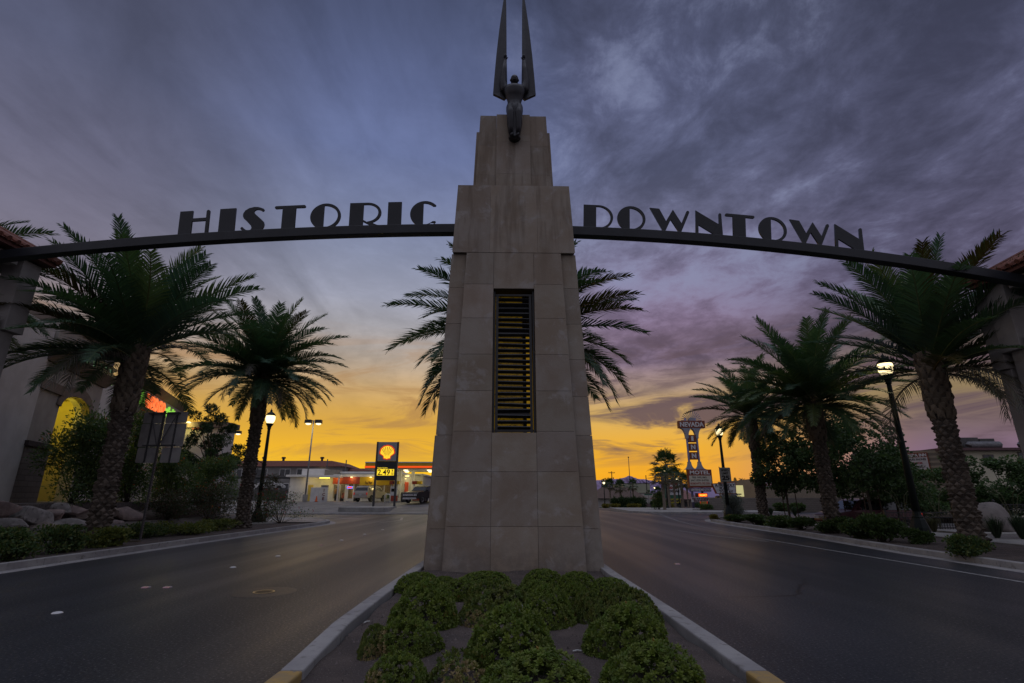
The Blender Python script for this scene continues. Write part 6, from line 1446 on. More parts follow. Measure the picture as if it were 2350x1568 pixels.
text('MOTEL', 1, WLET, mb, (xc, -.37, mz(1084.8)), fit=wd * .83, high=.50, bold=.025, ext=.02)
b = MB(); b.box(xc - wd / 2 + .12, xc + wd / 2 - .12, -.375, -.352, mz(1115), mz(1092)); rd = b.build('reader_board', CREAM, mb)
for k, (tx_, cl_) in enumerate((('FREE  WIFI, HBO.', DLET), ('JAC UZZI SUITES', DLET), ('1&2BDAPTS 702 293-', RLET))): text(tx_, .4, cl_, rd, (xc - .1, -.385, mz(1096.3 + 6.8 * k)), fit=wd * (.62, .74, .84)[k], high=.27, bold=.008, ext=.004)
eb = boxp('banner', mat('purple_banner', (.12, .10, .17), (.1, .085, .145), 3.), 1581, 1630, 1120.2, 1128.5, -.34, -.2)
text('EXTENDED STAY', .4, WLET, eb, (xc, -.36, mz(1124.4)), fit=wd * .84, high=.27, bold=.015, shear=.25)
vb = boxp('vacancy_box', mat('dark_red_box', (.10, .02, .012), None, 3.), 1596, 1622, 1132, 1141, -.3, .1)
b = MB(); b.box(mx(1601, 1136), mx(1621, 1136), -.33, -.302, mz(1140), mz(1133)); b.build('neon_glow', emit('orange_neon_glow', (1.0, .09, .006), .85), vb)
text('VACANCY', .4, emit('yellow_neon', (1.0, .42, .05), 2.2), vb, (mx(1611.5, 1136), -.345, mz(1136.6)), fit=mx(1620, 1136) - mx(1603, 1136), high=.26, bold=.01)
wb = boxp('notice_board', mat('white_board', (.58, .57, .58), (.5, .49, .5), 2., .5), 1585, 1627, 1141.5, 1152.5, -.34, -.24)
text('FREE WI-FI INTERNET', .4, mat('maroon_letter', (.10, .015, .02), None, 3.), wb, (mx(1606, 1147), -.36, mz(1144.8)), fit=wd * .70, high=.26, bold=.012); text('SENIOR DISCOUNT', .4, mat('maroon_letter', (.10, .015, .02)), wb, (mx(1606, 1147), -.36, mz(1149.6)), fit=wd * .60, high=.25, bold=.012)
# second board on its own pillar
FB = thing('sign_board', 'white slanted board with a red border reading A FRIENDLY PLACE TO STAY', 'sign', (wx(1660, 1120, 70), 70, gz(70)))
def fx(px, py): return A(px, py, 70)[0] - FB.location.x
def fz(py): return wz(py, 70) - FB.location.z
b = MB(); b.prism([(fx(1643, 1133.5), fz(1133.5)), (fx(1688.5, 1133.5), fz(1133.5)), (fx(1687, 1106), fz(1106)), (fx(1632, 1110), fz(1110))], -.2, .2); b.build('frame', RUST, FB)
b = MB(); b.prism([(fx(1644.5, 1132), fz(1132)), (fx(1687, 1132), fz(1132)), (fx(1685.5, 1108), fz(1108)), (fx(1634.5, 1111.5), fz(1111.5))], -.22, -.202); fc = b.build('face', mat('board_white', (.56, .56, .58), (.5, .5, .52), 2., .5), FB)
b = MB()
for py in (1116.5, 1119.5, 1124.3, 1127): b.box(fx(1640, py), fx(1686.5, py), -.232, -.222, fz(py) - .012, fz(py) + .012); 
b.build('letter_rail', GALV, fc)
text('A FRIENDLY', .5, DLET, FB, (fx(1662, 1113), -.235, fz(1113.6)), fit=fx(1684, 1113) - fx(1637.5, 1113), high=.40, bold=.02); text('PLACE', .5, DLET, FB, (fx(1661, 1121), -.235, fz(1121.4)), fit=fx(1672, 1121) - fx(1649.5, 1121), high=.38, bold=.02); text('TO STAY', .5, DLET, FB, (fx(1665, 1129), -.235, fz(1128.9)), fit=fx(1681, 1129) - fx(1649, 1129), high=.38, bold=.02)
b = MB(); b.box(fx(1683, 1140) - .35, fx(1683, 1140) + .35, -.18, .18, -.3, fz(1133.6)); b.build('pillar', PURP, FB)
# speed limit sign on the second lamp
SL = thing('speed_limit_sign', 'white speed limit 25 sign mounted on the street lamp pole', 'road sign', (15.2, 37.82, .1)); szc = wz(1089.5, 37.8) - .1
b = MB(); b.prism(rrect(-.40, .40, szc - .49, szc + .49, .05), -.016, -.008); b.build('plate', mat('sign_white', (.50, .49, .44), (.45, .44, .40), 3., .45), SL)
b = MB(); b.prism(rrect(-.365, .365, szc - .455, szc + .455, .045), -.019, -.0165); bb_ = b.build('border', DLET, SL); b = MB(); b.prism(rrect(-.345, .345, szc - .435, szc + .435, .04), -.022, -.0195); b.build('face', MATS['sign_white'], SL)
text('SPEED', .2, DLET, SL, (0, -.026, szc + .30), fit=.55, high=.15, bold=.006); text('LIMIT', .2, DLET, SL, (0, -.026, szc + .09), fit=.46, high=.15, bold=.006); text('25', .4, DLET, SL, (0, -.026, szc - .22), fit=.55, high=.32, bold=.018)
b = MB(); b.box(-.15, .15, -.007, .01, szc - .2, szc - .16); b.box(-.15, .15, -.007, .01, szc + .16, szc + .2); b.build('clamp', GALV, SL)

# block wall, pickup behind it, motel buildings
BLK = brickmat('concrete_block', (.20, .175, .155), (.17, .15, .135), (.10, .09, .085), .40, .20, .012, .95)
wl = thing('block_wall', 'low concrete block wall between the verge and the motel lot', 'wall', (wx(1630, 1160, 60), 60, 0)); ln = wx(2150, 1160, 60) - wl.location.x
b = MB(); b.box(0, ln, 0, .2, -.6, 1.34); b.build('blocks', BLK, wl); b = MB(); b.box(-.02, ln, -.02, .22, 1.342, 1.42); b.build('coping', mat('wall_cap', (.22, .2, .18), (.18, .16, .15), 3.), wl)
vehicle('pickup', 'dark grey pickup truck parked behind the block wall at the motel', 'pickup truck', (wx(1658, 1160, 69), 68, gz(68) - .0), R(8), paint('graphite_paint', (.05, .05, .054)))
vehicle('suv', 'dark red sport utility vehicle parked behind the leafy trees on the right', 'suv', (20.3, 31.0, -.40), R(183), paint('dark_red_paint', (.085, .02, .028)), 'parked_car')
MB_Y = 43.0
MT = thing('motel_building', 'beige two storey motel with units on its roof at the right', 'building', (wx(2172, 1100, MB_Y), MB_Y, -.4), R(-3)); hz = wz(1035, MB_Y) + .4
BEI = mat('beige_stucco', (.62, .58, .43), (.55, .51, .385), .7, .9, .3, 60)
b = MB(); b.box(0, 20, 0, 12, -.3, hz); b.build('wall', BEI, MT)
b = MB(); b.box(-.3, 20.3, -.5, 12, hz + .003, hz + .2); b.build('roof_edge', mat('maroon_fascia', (.12, .06, .065), (.1, .05, .055), 3.), MT)
for px, py, w_, h2 in ((2265, 1057, .75, .80), (2348, 1053, 1.2, .9)):
    x = wx(px, py, MB_Y) - MT.location.x; z = wz(py, MB_Y) + .4; f = MB(); f.box(x - w_ / 2 - .06, x + w_ / 2 + .06, -.04, .02, z - h2 / 2 - .06, z + h2 / 2 + .06); fr = f.build('window', mat('bronze_frame', (.16, .14, .11), None, 3.), MT)
    g_ = MB(); g_.box(x - w_ / 2, x - .02, -.055, -.042, z - h2 / 2, z + h2 / 2); g_.box(x + .02, x + w_ / 2, -.055, -.042, z - h2 / 2, z + h2 / 2); g_.build('pane', GLASSD, fr)
for px, kind, w_ in ((2206, 'box', 2.1), (2219, 'drum', 1.3), (2246, 'drum', 1.3), (2253, 'box2', 1.2), (2330, 'drum', 1.4), (2350, 'drum', 1.2)):
    x = wx(px, 1025, MB_Y + 2) - MT.location.x; z = hz + .2
    b = MB()
    if kind == 'drum': b.tube([(x - .75, 1.2, z + .3), (x - .72, 1.2, z + .34), (x + .72, 1.2, z + .34), (x + .75, 1.2, z + .3)], [.24, .32, .32, .24], 16); b.box(x - .6, x + .6, .95, 1.45, z - .01, z + .1); b.build('roof_cooler', GALV, MT)
    else: b.box(x - w_ / 2, x + w_ / 2, 1.7, 3.0, z, z + (1.05 if kind == 'box' else .95)); b.build('roof_unit', mat('dark_unit_metal', (.10, .095, .09), (.07, .07, .07), 4., .6), MT, bevel=.02)
TB = brickmat('tan_block', (.30, .245, .18), (.26, .21, .155), (.15, .125, .10), .40, .20, .014, .95)
px0 = wx(2176, 1100, MB_Y) - MT.location.x
b = MB(); b.slab([(-4.6, 4.4), (.15, -.35), (.5, .1), (.5, 4.4)], -.3, hz + .12); b.build('block_end_wall', TB, MT)
ang = math.atan2(-.35 - 4.4, .15 + 4.6); sb = MB(); L_ = 1.9; c_ = Vector((-1.35, 1.15)); sb.box(-L_ / 2, L_ / 2, -.1, -.01, -1.0, 1.0); so = sb.build('sign_board', RUST, MT); so.location = (c_.x, c_.y - .02, wz(1066, MB_Y) + .4); so.rotation_euler = (0, 0, ang)
b = MB(); b.box(-L_ / 2 + .08, L_ / 2 - .08, -.115, -.101, -.58, .62); b.build('sign_face', mat('pink_white_board', (.52, .47, .46), None, 3.), so)
text('NEVADA INN', .3, WLET, so, (0, -.12, .8), fit=L_ * .9, high=.25, bold=.01); text('MOTEL', .3, WLET, so, (.1, -.12, -.8), fit=L_ * .68, high=.27, bold=.012)
for k, (s_, c2) in enumerate((('24 HOURS PHONES', DLET), ('POT ROOM', RLET), ('RATE WEEKLY', DLET), ('BEST PARKING LOT', RLET))): text(s_, .2, c2, so, (0, -.12, .46 - .30 * k), fit=L_ * (.82, .5, .7, .82)[k], high=.17, bold=.006)
b = MB(); b.tube([(.1, -.2, hz + .1), (.1, -.3, hz + .35)], .03, 6); b.cbox((.0, -.45, hz + .42), (.3, .2, .18)); b.build('floodlight', BLACK, MT)
# far wing of the motel left of the leafy trees, with its boards
MW = thing('motel_wing', 'tan block motel wing with a white board half hidden by the leafy trees', 'building', (wx(1752, 1130, 78), 78, -.3)); hz = wz(1098, 78) + .3
b = MB(); b.box(0, 26, 0, 8, -.5, hz); b.build('wall', TB, MW); b = MB(); b.box(-3.4, -.01, .5, 8, -.5, hz - .3); b.build('side_wall', mat('tan_stucco', (.34, .25, .15), (.28, .21, .13), 1.5), MW)
p0, p1 = wx(1749, 1112, 77.8) - MW.location.x, wx(1782, 1112, 77.8) - MW.location.x; b = MB(); b.box(p0 + .1, p1, -.12, -.01, wz(1118, 78) + .3, wz(1099, 78) + .3); wb2 = b.build('sign_board', MATS['white_board'], MW)
text('NEVADA', .4, MATS['maroon_letter'], wb2, ((p0 + p1) / 2, -.14, wz(1104, 78) + .3), fit=(p1 - p0) * .85, high=.45, bold=.02); text('MOTEL', .4, RLET, wb2, ((p0 + p1) / 2, -.14, wz(1112.5, 78) + .3), fit=(p1 - p0) * .75, high=.42, bold=.02)
ls = thing('lit_sign', 'small yellow lit sign with an arrow beside the motel wing', 'sign', (wx(1690, 1130, 74), 74, -.3)); zc2 = wz(1127, 74) + .3
b = MB(); b.box(-.55, .95, -.15, .15, zc2 - .75, zc2 + .75); bx_ = b.build('box', emit('pale_lit_face', (.75, .68, .30), .55), ls); b = MB(); b.prism([(-.3, zc2 - .42), (.0, zc2 - .25), (.0, zc2 - .35), (.6, zc2 - .35), (.6, zc2 - .5), (.0, zc2 - .5), (.0, zc2 - .6)], -.17, -.152); b.build('arrow', DLET, bx_)
b = MB(); b.box(-.1, .1, -.08, .08, -.3, zc2 - .751); b.build('post', GALV, ls)
nsn = thing('notice_sign', 'small white sign with red figures between the motel board and the pickup', 'sign', (wx(1668, 1148, 84), 84, gz(84))); zc2 = wz(1140, 84) - gz(84)
b = MB(); b.box(-.85, .85, -.05, .05, zc2 - .7, zc2 + .6); fc = b.build('board', MATS['white_board'], nsn); text("NAILS'S", .3, DLET, fc, (0, -.06, zc2 + .3), fit=1.4, high=.35, bold=.015); text('702-638-0167', .3, RLET, fc, (0, -.06, zc2 - .3), fit=1.45, high=.28, bold=.015); b = MB(); b.box(-.05, .05, -.04, .04, -.3, zc2 - .701); b.build('post', GALV, nsn)

# ------------------------------------------------------------ leafy trees on the right
ASH = [(.062, .112, .040), (.080, .128, .044), (.050, .092, .038)]
GT = 'young leafy trees on the right'
trs = [limb_tree(71 + k, 5.2, 1.75, 2.7, 9000, .15, ASH, .07, 60, .34, 1.0) for k in range(3)]
for i, (px, Y, top, wpx, sd, lab) in enumerate(((1800, 33.0, 975, 120, 0, 'leafy tree between the farthest and the middle date palm'), (1905, 30.5, 945, 150, 1, 'leafy tree just right of the middle date palm trunk'), (1985, 27.8, 935, 150, 2, 'tallest leafy tree left of the nearest right street lamp'), (2045, 29.5, 1010, 120, 0, 'leafy tree right behind the nearest right street lamp'))):
    H_ = wz(top, Y) - (-.3 if i in (1, 3) else .1); x = wx(px, 1100, Y); k = H_ / 5.2; t, c = trs[sd]
    o = thing('leafy_tree', lab, 'tree', (x, Y, -.3 if i in (1, 3) else .1), R(70 * i), GT); w_ = wpx * mpp(Y) / 2 / 1.75
    t.build('trunk', DRY, o); c.build('crown', LEAF, o); o.scale = (w_ * 1.15, w_ * 1.15, k)
    if i != 3:
        for s in (-1, 1): b = MB(); b.lathe([(.03, -.2), (.03, 1.9)], 6); q = b.build('tree_stake', mat('brown_stake', (.07, .04, .025), None, 4., .9)); q.location = (x + s * .4 + .05, Y - .15, .1); tag(q, 'brown tree stake on the %s side of the leafy tree %s' % ('left' if s < 0 else 'right', ('next to the farthest palm', 'right of the middle palm', 'left of the nearest lamp')[i]), 'stake', 'tree stakes')
small = [limb_tree(81 + k, 3.3, 1.2, 1.6, 5600, .13, [(.075, .13, .048), (.09, .145, .05), (.062, .11, .042)], .05, 40, .32, 1.0) for k in range(2)]
for i, (px, Y, top, wpx, lab) in enumerate(((2105, 36, 1075, 95, 'small leafy tree left of the nearest right palm trunk by the motel'), (2195, 37, 1040, 110, 'small leafy tree right behind the nearest right palm trunk'), (2300, 36, 1048, 130, 'small leafy tree at the right edge in front of the motel wall'), (2385, 35, 1055, 110, 'small leafy tree cut by the right edge of the picture'))):
    H_ = wz(top, Y) + .35; t, c = small[i % 2]; o = thing('small_tree', lab, 'tree', (wx(px, 1110, Y), Y, -.4), R(100 * i), 'small trees by the motel'); w_ = wpx * mpp(Y) / 2 / 1.2
    t.build('trunk', DRY, o); c.build('crown', LEAF, o); o.scale = (w_ * 1.1, w_ * 1.1, H_ / 3.3)

# ------------------------------------------------------------ boulder, fence and shrubs on the right
b = boulder(93, .98, .75, .82, .16, 6, .6); o = b.build('boulder', mat('smooth_brown_boulder', (.20, .175, .16), (.15, .13, .12), 1.6, .85, .5, 5, c3=(.1, .09, .085), s3=5)); o.data.polygons.foreach_set('use_smooth', [True] * len(o.data.polygons))
s_ = o.modifiers.new('sub', 'SUBSURF'); s_.levels = 2; s_.render_levels = 2; o.location = (wx(2270, 1195, 22.8), 22.8, .58); o.rotation_euler = (0, 0, .4); tag(o, 'large smooth brown boulder on a concrete pad right of the nearest palm trunk', 'boulder')
b = MB(); b.slab([(wx(2215, 1222, 21.8), 21.7), (wx(2215, 1222, 21.8) + 2.4, 21.5), (wx(2215, 1222, 21.8) + 2.6, 24), (wx(2215, 1222, 21.8) + .3, 24)], .0, .17); struct(b.build('boulder_pad', CONC, bevel=.02))
FN = thing('iron_fence', 'black wrought iron fence with scrolled top behind the boulder', 'fence', (18.6, 25.2, .05)); 
def panel(xa, xb, z0, z1):
    b = MB(); b.box(xa, xb, -.02, .02, z1 - .04, z1); b.box(xa, xb, -.02, .02, z1 - .26, z1 - .22); b.box(xa, xb, -.02, .02, z0 + .1, z0 + .14)
    n = int((xb - xa) / .12)
    for k in range(1, n): x = xa + (xb - xa) * k / n; b.box(x - .009, x + .009, -.009, .009, z0, z1 - .221)
    n = int((xb - xa) / .2)
    for k in range(n):
        x = xa + (k + .5) * (xb - xa) / n
        for s in (-1, 1): b.tube([(x + s * .02 + .055 * cos(a), 0, z1 - .13 + .06 * sin(a)) for a in [R(s * 40 + j * 30) for j in range(10)]], .009, 4)
    return b
zt1 = wz(1157, 25.2) - .05
for xa, xb, zt2 in ((-1.2, 1.9, zt1 - .35), (1.98, 3.9, zt1 - .06), (3.98, 7.4, zt1), (7.48, 11, zt1)): panel(xa, xb, 0, zt2).build('panel', BLACK, FN)
for x, zt2 in ((-1.24, zt1 - .25), (1.94, zt1 + .02), (3.94, zt1 + .1), (7.44, zt1 + .1)): b = MB(); b.box(x - .038, x + .038, -.04, .04, -.1, zt2); b.ball((x, 0, zt2 + .05), .055, 10, 7); b.build('post', BLACK, FN)
RB = 'low shrubs behind the right kerb'
rlow = [bush(120 + k, .62, .62, .55, 1700, .075, LOWG if k % 2 else [(.055, .095, .03), (.07, .11, .03)], .36, None, 0, clumps=20) for k in range(3)]
def rshrub(i, px, py, wpx, hpx, lab, kind=None, name='low_shrub', zb=.1):
    g = G(px, py, zb); m_ = mpp(g[1], .4); o = thing(name, lab, 'shrub', (g[0], g[1] + wpx * m_ * .3, zb), R(47 * i), RB); t = (kind or rlow)[i % len(kind or rlow)]
    t[0].build('leaves', LEAF, o); t[1].build('stems', DRY, o); k = wpx * m_ / 2 / .62; o.scale = (k, k, hpx * m_ / .55 * .95)
for i, (px, py, w_, h2, lab) in enumerate(((1745, 1206, 70, 22, 'low shrub right of the farthest right palm foot'), (1805, 1212, 80, 26, 'low shrub left of the middle right palm foot'), (1850, 1217, 70, 26, 'low shrub hiding the left of the middle right palm foot'), (1935, 1226, 90, 34, 'low shrub just right of the middle right palm foot'),
        (1995, 1238, 90, 42, 'low shrub left of the nearest right lamp foot'), (2050, 1246, 110, 56, 'big low shrub at the foot of the nearest right lamp'), (2120, 1250, 70, 32, 'low shrub between the nearest lamp and palm on the right'), (2245, 1283, 95, 48, 'lone low shrub right of the nearest right palm foot'), (1700, 1200, 60, 16, 'low shrub in front of the grey bush'))): rshrub(i, px, py, w_, h2, lab)
yel = [bush(140, .62, .62, .55, 1500, .06, [(.20, .17, .02), (.14, .14, .03), (.26, .19, .02)], .4, None, 0, clumps=22)]
rshrub(0, 1642, 1194, 26, 12, 'small yellow green bush at the tip of the right verge', yel, 'yellow_bush'); rshrub(0, 1683, 1197, 34, 14, 'yellow green bush between the lamp foot and the grey bush', yel, 'yellow_bush')
gp = G(1697, 1190, .1); sage = bush(150, .95, .9, 1.35, 4200, .09, [(.17, .19, .18), (.22, .24, .23), (.13, .15, .14)], .16, None, 0, clumps=40); m_ = mpp(gp[1])
plant('grey_bush', 'rounded silver grey bush between the speed limit lamp and the palm', 'shrub', (gp[0], gp[1] + .8, .08), sage).scale = (1.0, 1.0, 1.1)
GG = 'grass tufts on the right verge'
for i, (px, py, h2, lab) in enumerate(((2290, 1238, .85, 'spiky green tuft in front of the boulder'), (2350, 1240, .95, 'tall tuft cut by the right edge near the boulder'), (2145, 1222, .7, 'straw coloured tuft left of the nearest right palm foot'), (1985, 1208, .75, 'tall grass tuft in front of the dark red vehicle'), (1905, 1200, .7, 'grass tuft left of the dark red vehicle'), (1825, 1185, .8, 'grass tuft right of the block wall corner palm'), (1770, 1183, .7, 'grass tuft in front of the block wall'))):
    g = G(px, py, .1); grass(lab, (g[0], g[1], .1), h2, 220, (.10, .10, .055) if i in (2, 3, 4) else (.045, .07, .04), 200 + i, .8, GG)
for px, py, lab in ((2160, 1215, 'thin arching flower stalk left of the nearest right palm'), (2340, 1235, 'tall arching red tipped stalk at the right edge'), (2080, 1215, 'thin arching stalk behind the nearest right lamp')):
    g = G(px, py, .1); b = MB(); b.col = (.11, .11, .06)
    for k in range(4): a = k * 1.7 + px; b.tube([(0, 0, 0), (.1 * cos(a), .1 * sin(a), .8), (.3 * cos(a), .3 * sin(a), 1.5), (.65 * cos(a), .65 * sin(a), 1.75)], [.012, .010, .008, .012], 4)
    o = b.build('flower_stalk', DRY); o.location = (g[0], g[1], .1); tag(o, lab, 'plant', 'yucca stalks on the right verge')

# ------------------------------------------------------------ the far end of the street
def fan_palm_mesh(seed, h, L, n=26, r=.2, skirt=True):
    q = random.Random(seed); t = MB(); t.col = (.20, .165, .13); t.lathe([(r * 1.5, -.1), (r * 1.15, .3), (r, h * .45), (r * .9, h * .46), (r * 1.15, h * .5), (r * 1.05, h)], 12)
    t.col = (.13, .10, .075)
    for k in range(60): a = q.uniform(0, 6.3); z = h * q.uniform(.48, .98); t.tube([(r * cos(a), r * sin(a), z), (r * 1.5 * cos(a), r * 1.5 * sin(a), z + .12)], [.045, .015], 4)
    c = MB()
    for i in range(n):
        u = (i + .5) / n; a = i * 2.4 + q.uniform(-.2, .2); e = R(80 - 125 * u + q.uniform(-8, 8)); d = Vector((cos(a) * cos(e), sin(a) * cos(e), sin(e))); st = L * .55
        b0 = Vector((0, 0, h - .1 - .3 * u)); hub = b0 + d * st; col = (.05, .085, .03) if u < .8 else (.12, .10, .055); c.col = (.08, .10, .04); c.tube([b0, b0.lerp(hub, .5) + Vector((0, 0, .05)), hub], [.03, .02, .012], 4, False)
        sd = d.cross(Vector((0, 0, 1))); sd = sd.normalized() if sd.length > .1 else Vector((1, 0, 0)); up = sd.cross(d)
        for k in range(15):
            b_ = R(-105 + 210 * k / 14); dd = d * cos(b_) + sd * sin(b_) + up * .12; l = L * .55 * (1 - .25 * abs(b_) / 1.9) * q.uniform(.85, 1.1); p1 = hub + dd * l * .6; p2 = hub + dd * l + Vector((0, 0, -.28 * l * q.uniform(.5, 1.3))); pr = (d * -sin(b_) + sd * cos(b_)) * L * .034
            g = q.uniform(.7, 1.3); c.col = tuple(x * g for x in col); c.add([hub, p1 + pr, p2, p1 - pr], [(0, 1, 2, 3)])
    return t.mesh('trunk', DRY), c.mesh('crown', FROND)
FPM = [fan_palm_mesh(301, 7.0, 2.4), fan_palm_mesh(302, 5.0, 2.1)]
for i, (px, pyb, pyt, Y, lab) in enumerate(((1522, 1171, 1080, 62, 'largest fan palm in the near kerb island left of the motel sign'), (1531, 1165, 1046, 74, 'tall fan palm right behind the largest one with a shaggy head'), (1547, 1163, 1080, 84, 'fan palm halfway between the largest one and the motel sign'), (1565, 1162, 1090, 92, 'slim fan palm close to the motel sign'),
        (1400, 1161, 1104, 128, 'fan palm at the left end of the far row by the tower'), (1424, 1162, 1106, 126, 'fan palm second from the tower in the far row'), (1453, 1162, 1105, 124, 'fan palm in front of the flagpole'), (1511, 1163, 1121, 118, 'short fan palm before the pink tiled roof'), (1577, 1162, 1098, 100, 'fan palm just left of the motel sign pole'))):
    zb = gz(Y) + (.1 if i < 1 else 0); zt2 = wz(pyt, Y); h = zt2 - zb; tm, cm = FPM[i % 2]; base_h = (7.0, 5.0)[i % 2]
    o = thing('fan_palm', lab, 'palm tree', (wx(px, (pyb + pyt) / 2, Y), Y, zb), R(60 * i), 'fan palms along the street')
    for nm, me in (('trunk', tm), ('crown', cm)): c = bpy.data.objects.new(nm, me); COL.objects.link(c); c.parent = o
    k = h / (base_h + 1.0); kk = max(k, .8) if i < 4 else k * .95; o.scale = (kk, kk, k)
dp = palm_crown(401, 3.4, 46, 2); tk = palm_trunk(3.6, .3, 402); dcm, dtm = dp.mesh('crown', FROND), tk.mesh('trunk', DRY)
for px, pyt, Y, lab in ((1690, 1100, 88, 'date palm right of the white slanted board'), (1722, 1098, 96, 'date palm behind the farthest right palm trunk'), (1707, 1108, 104, 'smaller date palm between the two behind the slanted board')):
    o = thing('date_palm', lab, 'palm tree', (wx(px, 1130, Y), Y, gz(Y)), R(px), 'date palms behind the motel sign'); s = (wz(pyt, Y) - gz(Y)) / 6.2
    for nm, me, zz_ in (('trunk', dtm, 0), ('crown', dcm, 3.6)): c = bpy.data.objects.new(nm, me); COL.objects.link(c); c.parent = o; c.location = (0, 0, zz_)
    o.scale = (s * 1.1, s * 1.1, s)
def copy_lamp(src, loc, label, sc): return dup(src, loc=loc, label=label, sc=(sc, sc, sc), rz=.5)
src = [o for o in COL.objects if o.name.startswith('street_lamp') and 'speed limit' in o['label']][0]
for px, pyb, pyt, Y, lab in ((1387, 1162, 1105, 120, 'small far street lamp nearest the tower on the right'), (1504, 1164, 1117, 128, 'small far street lamp in front of the cream building'), (1557, 1161, 1094, 96, 'far street lamp between the fan palms near the motel sign'), (1529, 1169, 1073, 71, 'street lamp whose light shines through the largest fan palm')):
    h = wz(pyt, Y) - gz(Y); copy_lamp(src, (wx(px, (pyb + pyt) / 2, Y), Y, gz(Y)), lab, h / 6.4)
def house(name, label, px0, px1, Y, pye, pyr, wallm, roofm, dep=9, hip=True):
    x0, x1 = wx(px0, 1140, Y), wx(px1, 1140, Y); o = thing(name, label, 'building', (x0, Y, gz(Y))); hz = wz(pye, Y) - gz(Y); hr = wz(pyr, Y) - gz(Y); L_ = x1 - x0
    b = MB(); b.box(0, L_, 0, dep, -1, hz); b.build('wall', wallm, o)
    b = MB()
    if hip: b.frus((-.7, L_ + .7, -.9, dep + .9), hz + .003, (2.0, L_ - 2.4, dep * .42, dep * .58), hr)
    else: b.box(-.1, L_ + .1, -.1, dep, hz + .003, hr)
    b.build('roof', roofm, o); return o, L_, hz
PINK = mat('pinkish_roof_tile', (.26, .13, .115), (.2, .1, .09), 3., .8, .4, 14); BRNR = mat('brown_shingle', (.14, .095, .075), (.11, .075, .06), 2., .9); LW = mat('light_wall', (.40, .38, .37), (.34, .32, .31), .6, .9)
h1, L1, z1 = house('house', 'low house with a broad brown roof beside the tower on the right', 1372, 1478, 140, 1144, 1118, LW, BRNR, 12)
for k in range(5): b = MB(); b.box(L1 * .45 + k * 1.4, L1 * .45 + k * 1.4 + .35, -1.6, -1.25, -.3, z1 - .2); b.build('porch_post', mat('brick_red_post', (.12, .05, .04), None, 3.), h1)
b = MB(); b.box(L1 * .4, L1 + .5, -1.8, -.02, z1 - .19, z1 + .0); b.build('porch_roof', DARKW, h1)
h2_, L2, z2 = house('hall', 'cream flat roofed building in the middle distance behind the flagpole', 1462, 1520, 150, 1132.5, 1131.5, mat('cream_wall', (.46, .44, .40), (.4, .385, .35), .5, .9), DARKW, 12, False)
b = MB(); b.box(L2 * .66, L2 * .93, -.08, -.01, 1.9, 3.6); b.build('window', GLASSD, h2_); b = MB(); b.box(.02, L2 - .02, -.05, -.004, -.5, 1.0); b.build('dado', mat('dusty_pink_dado', (.2, .14, .13), None, 2.), h2_)
h3, L3, z3_ = house('shop_house', 'long low building with a pink tiled roof left of the motel sign', 1517, 1600, 138, 1146, 1122, mat('brown_wall', (.2, .165, .14), (.16, .13, .11), .6), PINK, 9)
for k in range(4): b = MB(); b.box(1.2 + k * 2.3, 2.6 + k * 2.3, -.06, -.01, .2, z3_ - .5); b.build('window', GLASSD, h3)
h4, L4, z4_ = house('warehouse', 'large pale green flat roofed hall below the mountain', 1432, 1493, 210, 1110, 1109, mat('pale_green_wall', (.36, .37, .27), (.32, .33, .24), .4), DARKW, 25, False)
b = MB(); b.sheet([(wx(1375, 1160, 120), 118.5), (wx(1545, 1160, 118), 117.5), (wx(1540, 1160, 136), 137), (wx(1375, 1160, 136), 137)], 0); lw_ = b.build('lawn', mat('lawn_green', (.035, .075, .02), (.05, .085, .022), 3., .9)); 
for v in lw_.data.vertices: v.co.z = gz(v.co.y) + .05
struct(lw_)
fp = thing('flagpole', 'tall bare flagpole in front of the cream building', 'flagpole', (wx(1446, 1110, 132), 132, gz(132))); h = wz(1051, 132) - gz(132); b = MB(); b.lathe([(.14, 0), (.07, h)], 10); b.build('pole', mat('grey_pole', (.12, .12, .125), None, 3., .5), fp); b = MB(); b.ball((0, 0, h + .15), .17, 10, 7); b.build('finial', BLACK, fp)
def upole(label, px, pyt, Y, arms):
    o = thing('utility_pole', label, 'utility pole', (wx(px, 1110, Y), Y, gz(Y)), .3); h = wz(pyt, Y) - gz(Y); b = MB(); b.lathe([(.2, 0), (.14, h)], 8); b.build('pole', mat('creosote_wood', (.05, .038, .03), (.035, .028, .022), 4., .9), o)
    if arms: b = MB(); b.box(-1.1, 1.1, -.07, .07, h - .55, h - .4); [b.box(x - .05, x + .05, -.05, .05, h - .4, h - .18) for x in (-1, -.5, .5, 1)]; b.build('crossarm', MATS['creosote_wood'], o); b = MB(); b.lathe([(.32, h - 3.6), (.34, h - 2.2)], 12, (-.6, 0, 0)); b.build('transformer', GALV, o); b = MB(); b.lathe([(.2, h - 2.3), (.2, h - 1.9)], 8, (.5, 0, 0)); b.build('insulator', BLACK, o)
upole('wooden utility pole with a transformer near the tower', 1405, 1082, 170, True); upole('leaning dark wooden pole right of the flagpole', 1483.5, 1091, 180, False)
q6 = random.Random(77)
for px, pyt, w_, Y, lab in ((1392, 1098, 34, 176, 'dark bushy tree top beside the tower edge'), (1419, 1108, 26, 172, 'dark tree behind the brown roofed house'), (1494, 1120, 22, 160, 'round dark tree behind the cream building'), (1608, 1150, 30, 90, 'dark bush at the pickup behind the motel boards'), (1650, 1146, 26, 88, 'green bush behind the block wall end')):
    zb = gz(Y); H_ = wz(pyt, Y) - zb; k = w_ * mpp(Y) / 2; t, c = limb_tree(500 + px, H_, k, H_ * .55, 1500, max(.16, k * .16), ASH, .12, 30, .4, 1.0); tree('far_tree' if pyt < 1140 else 'far_bush', lab, (wx(px, 1130, Y), Y, zb), (t, c), 'trees and bushes in the distance')
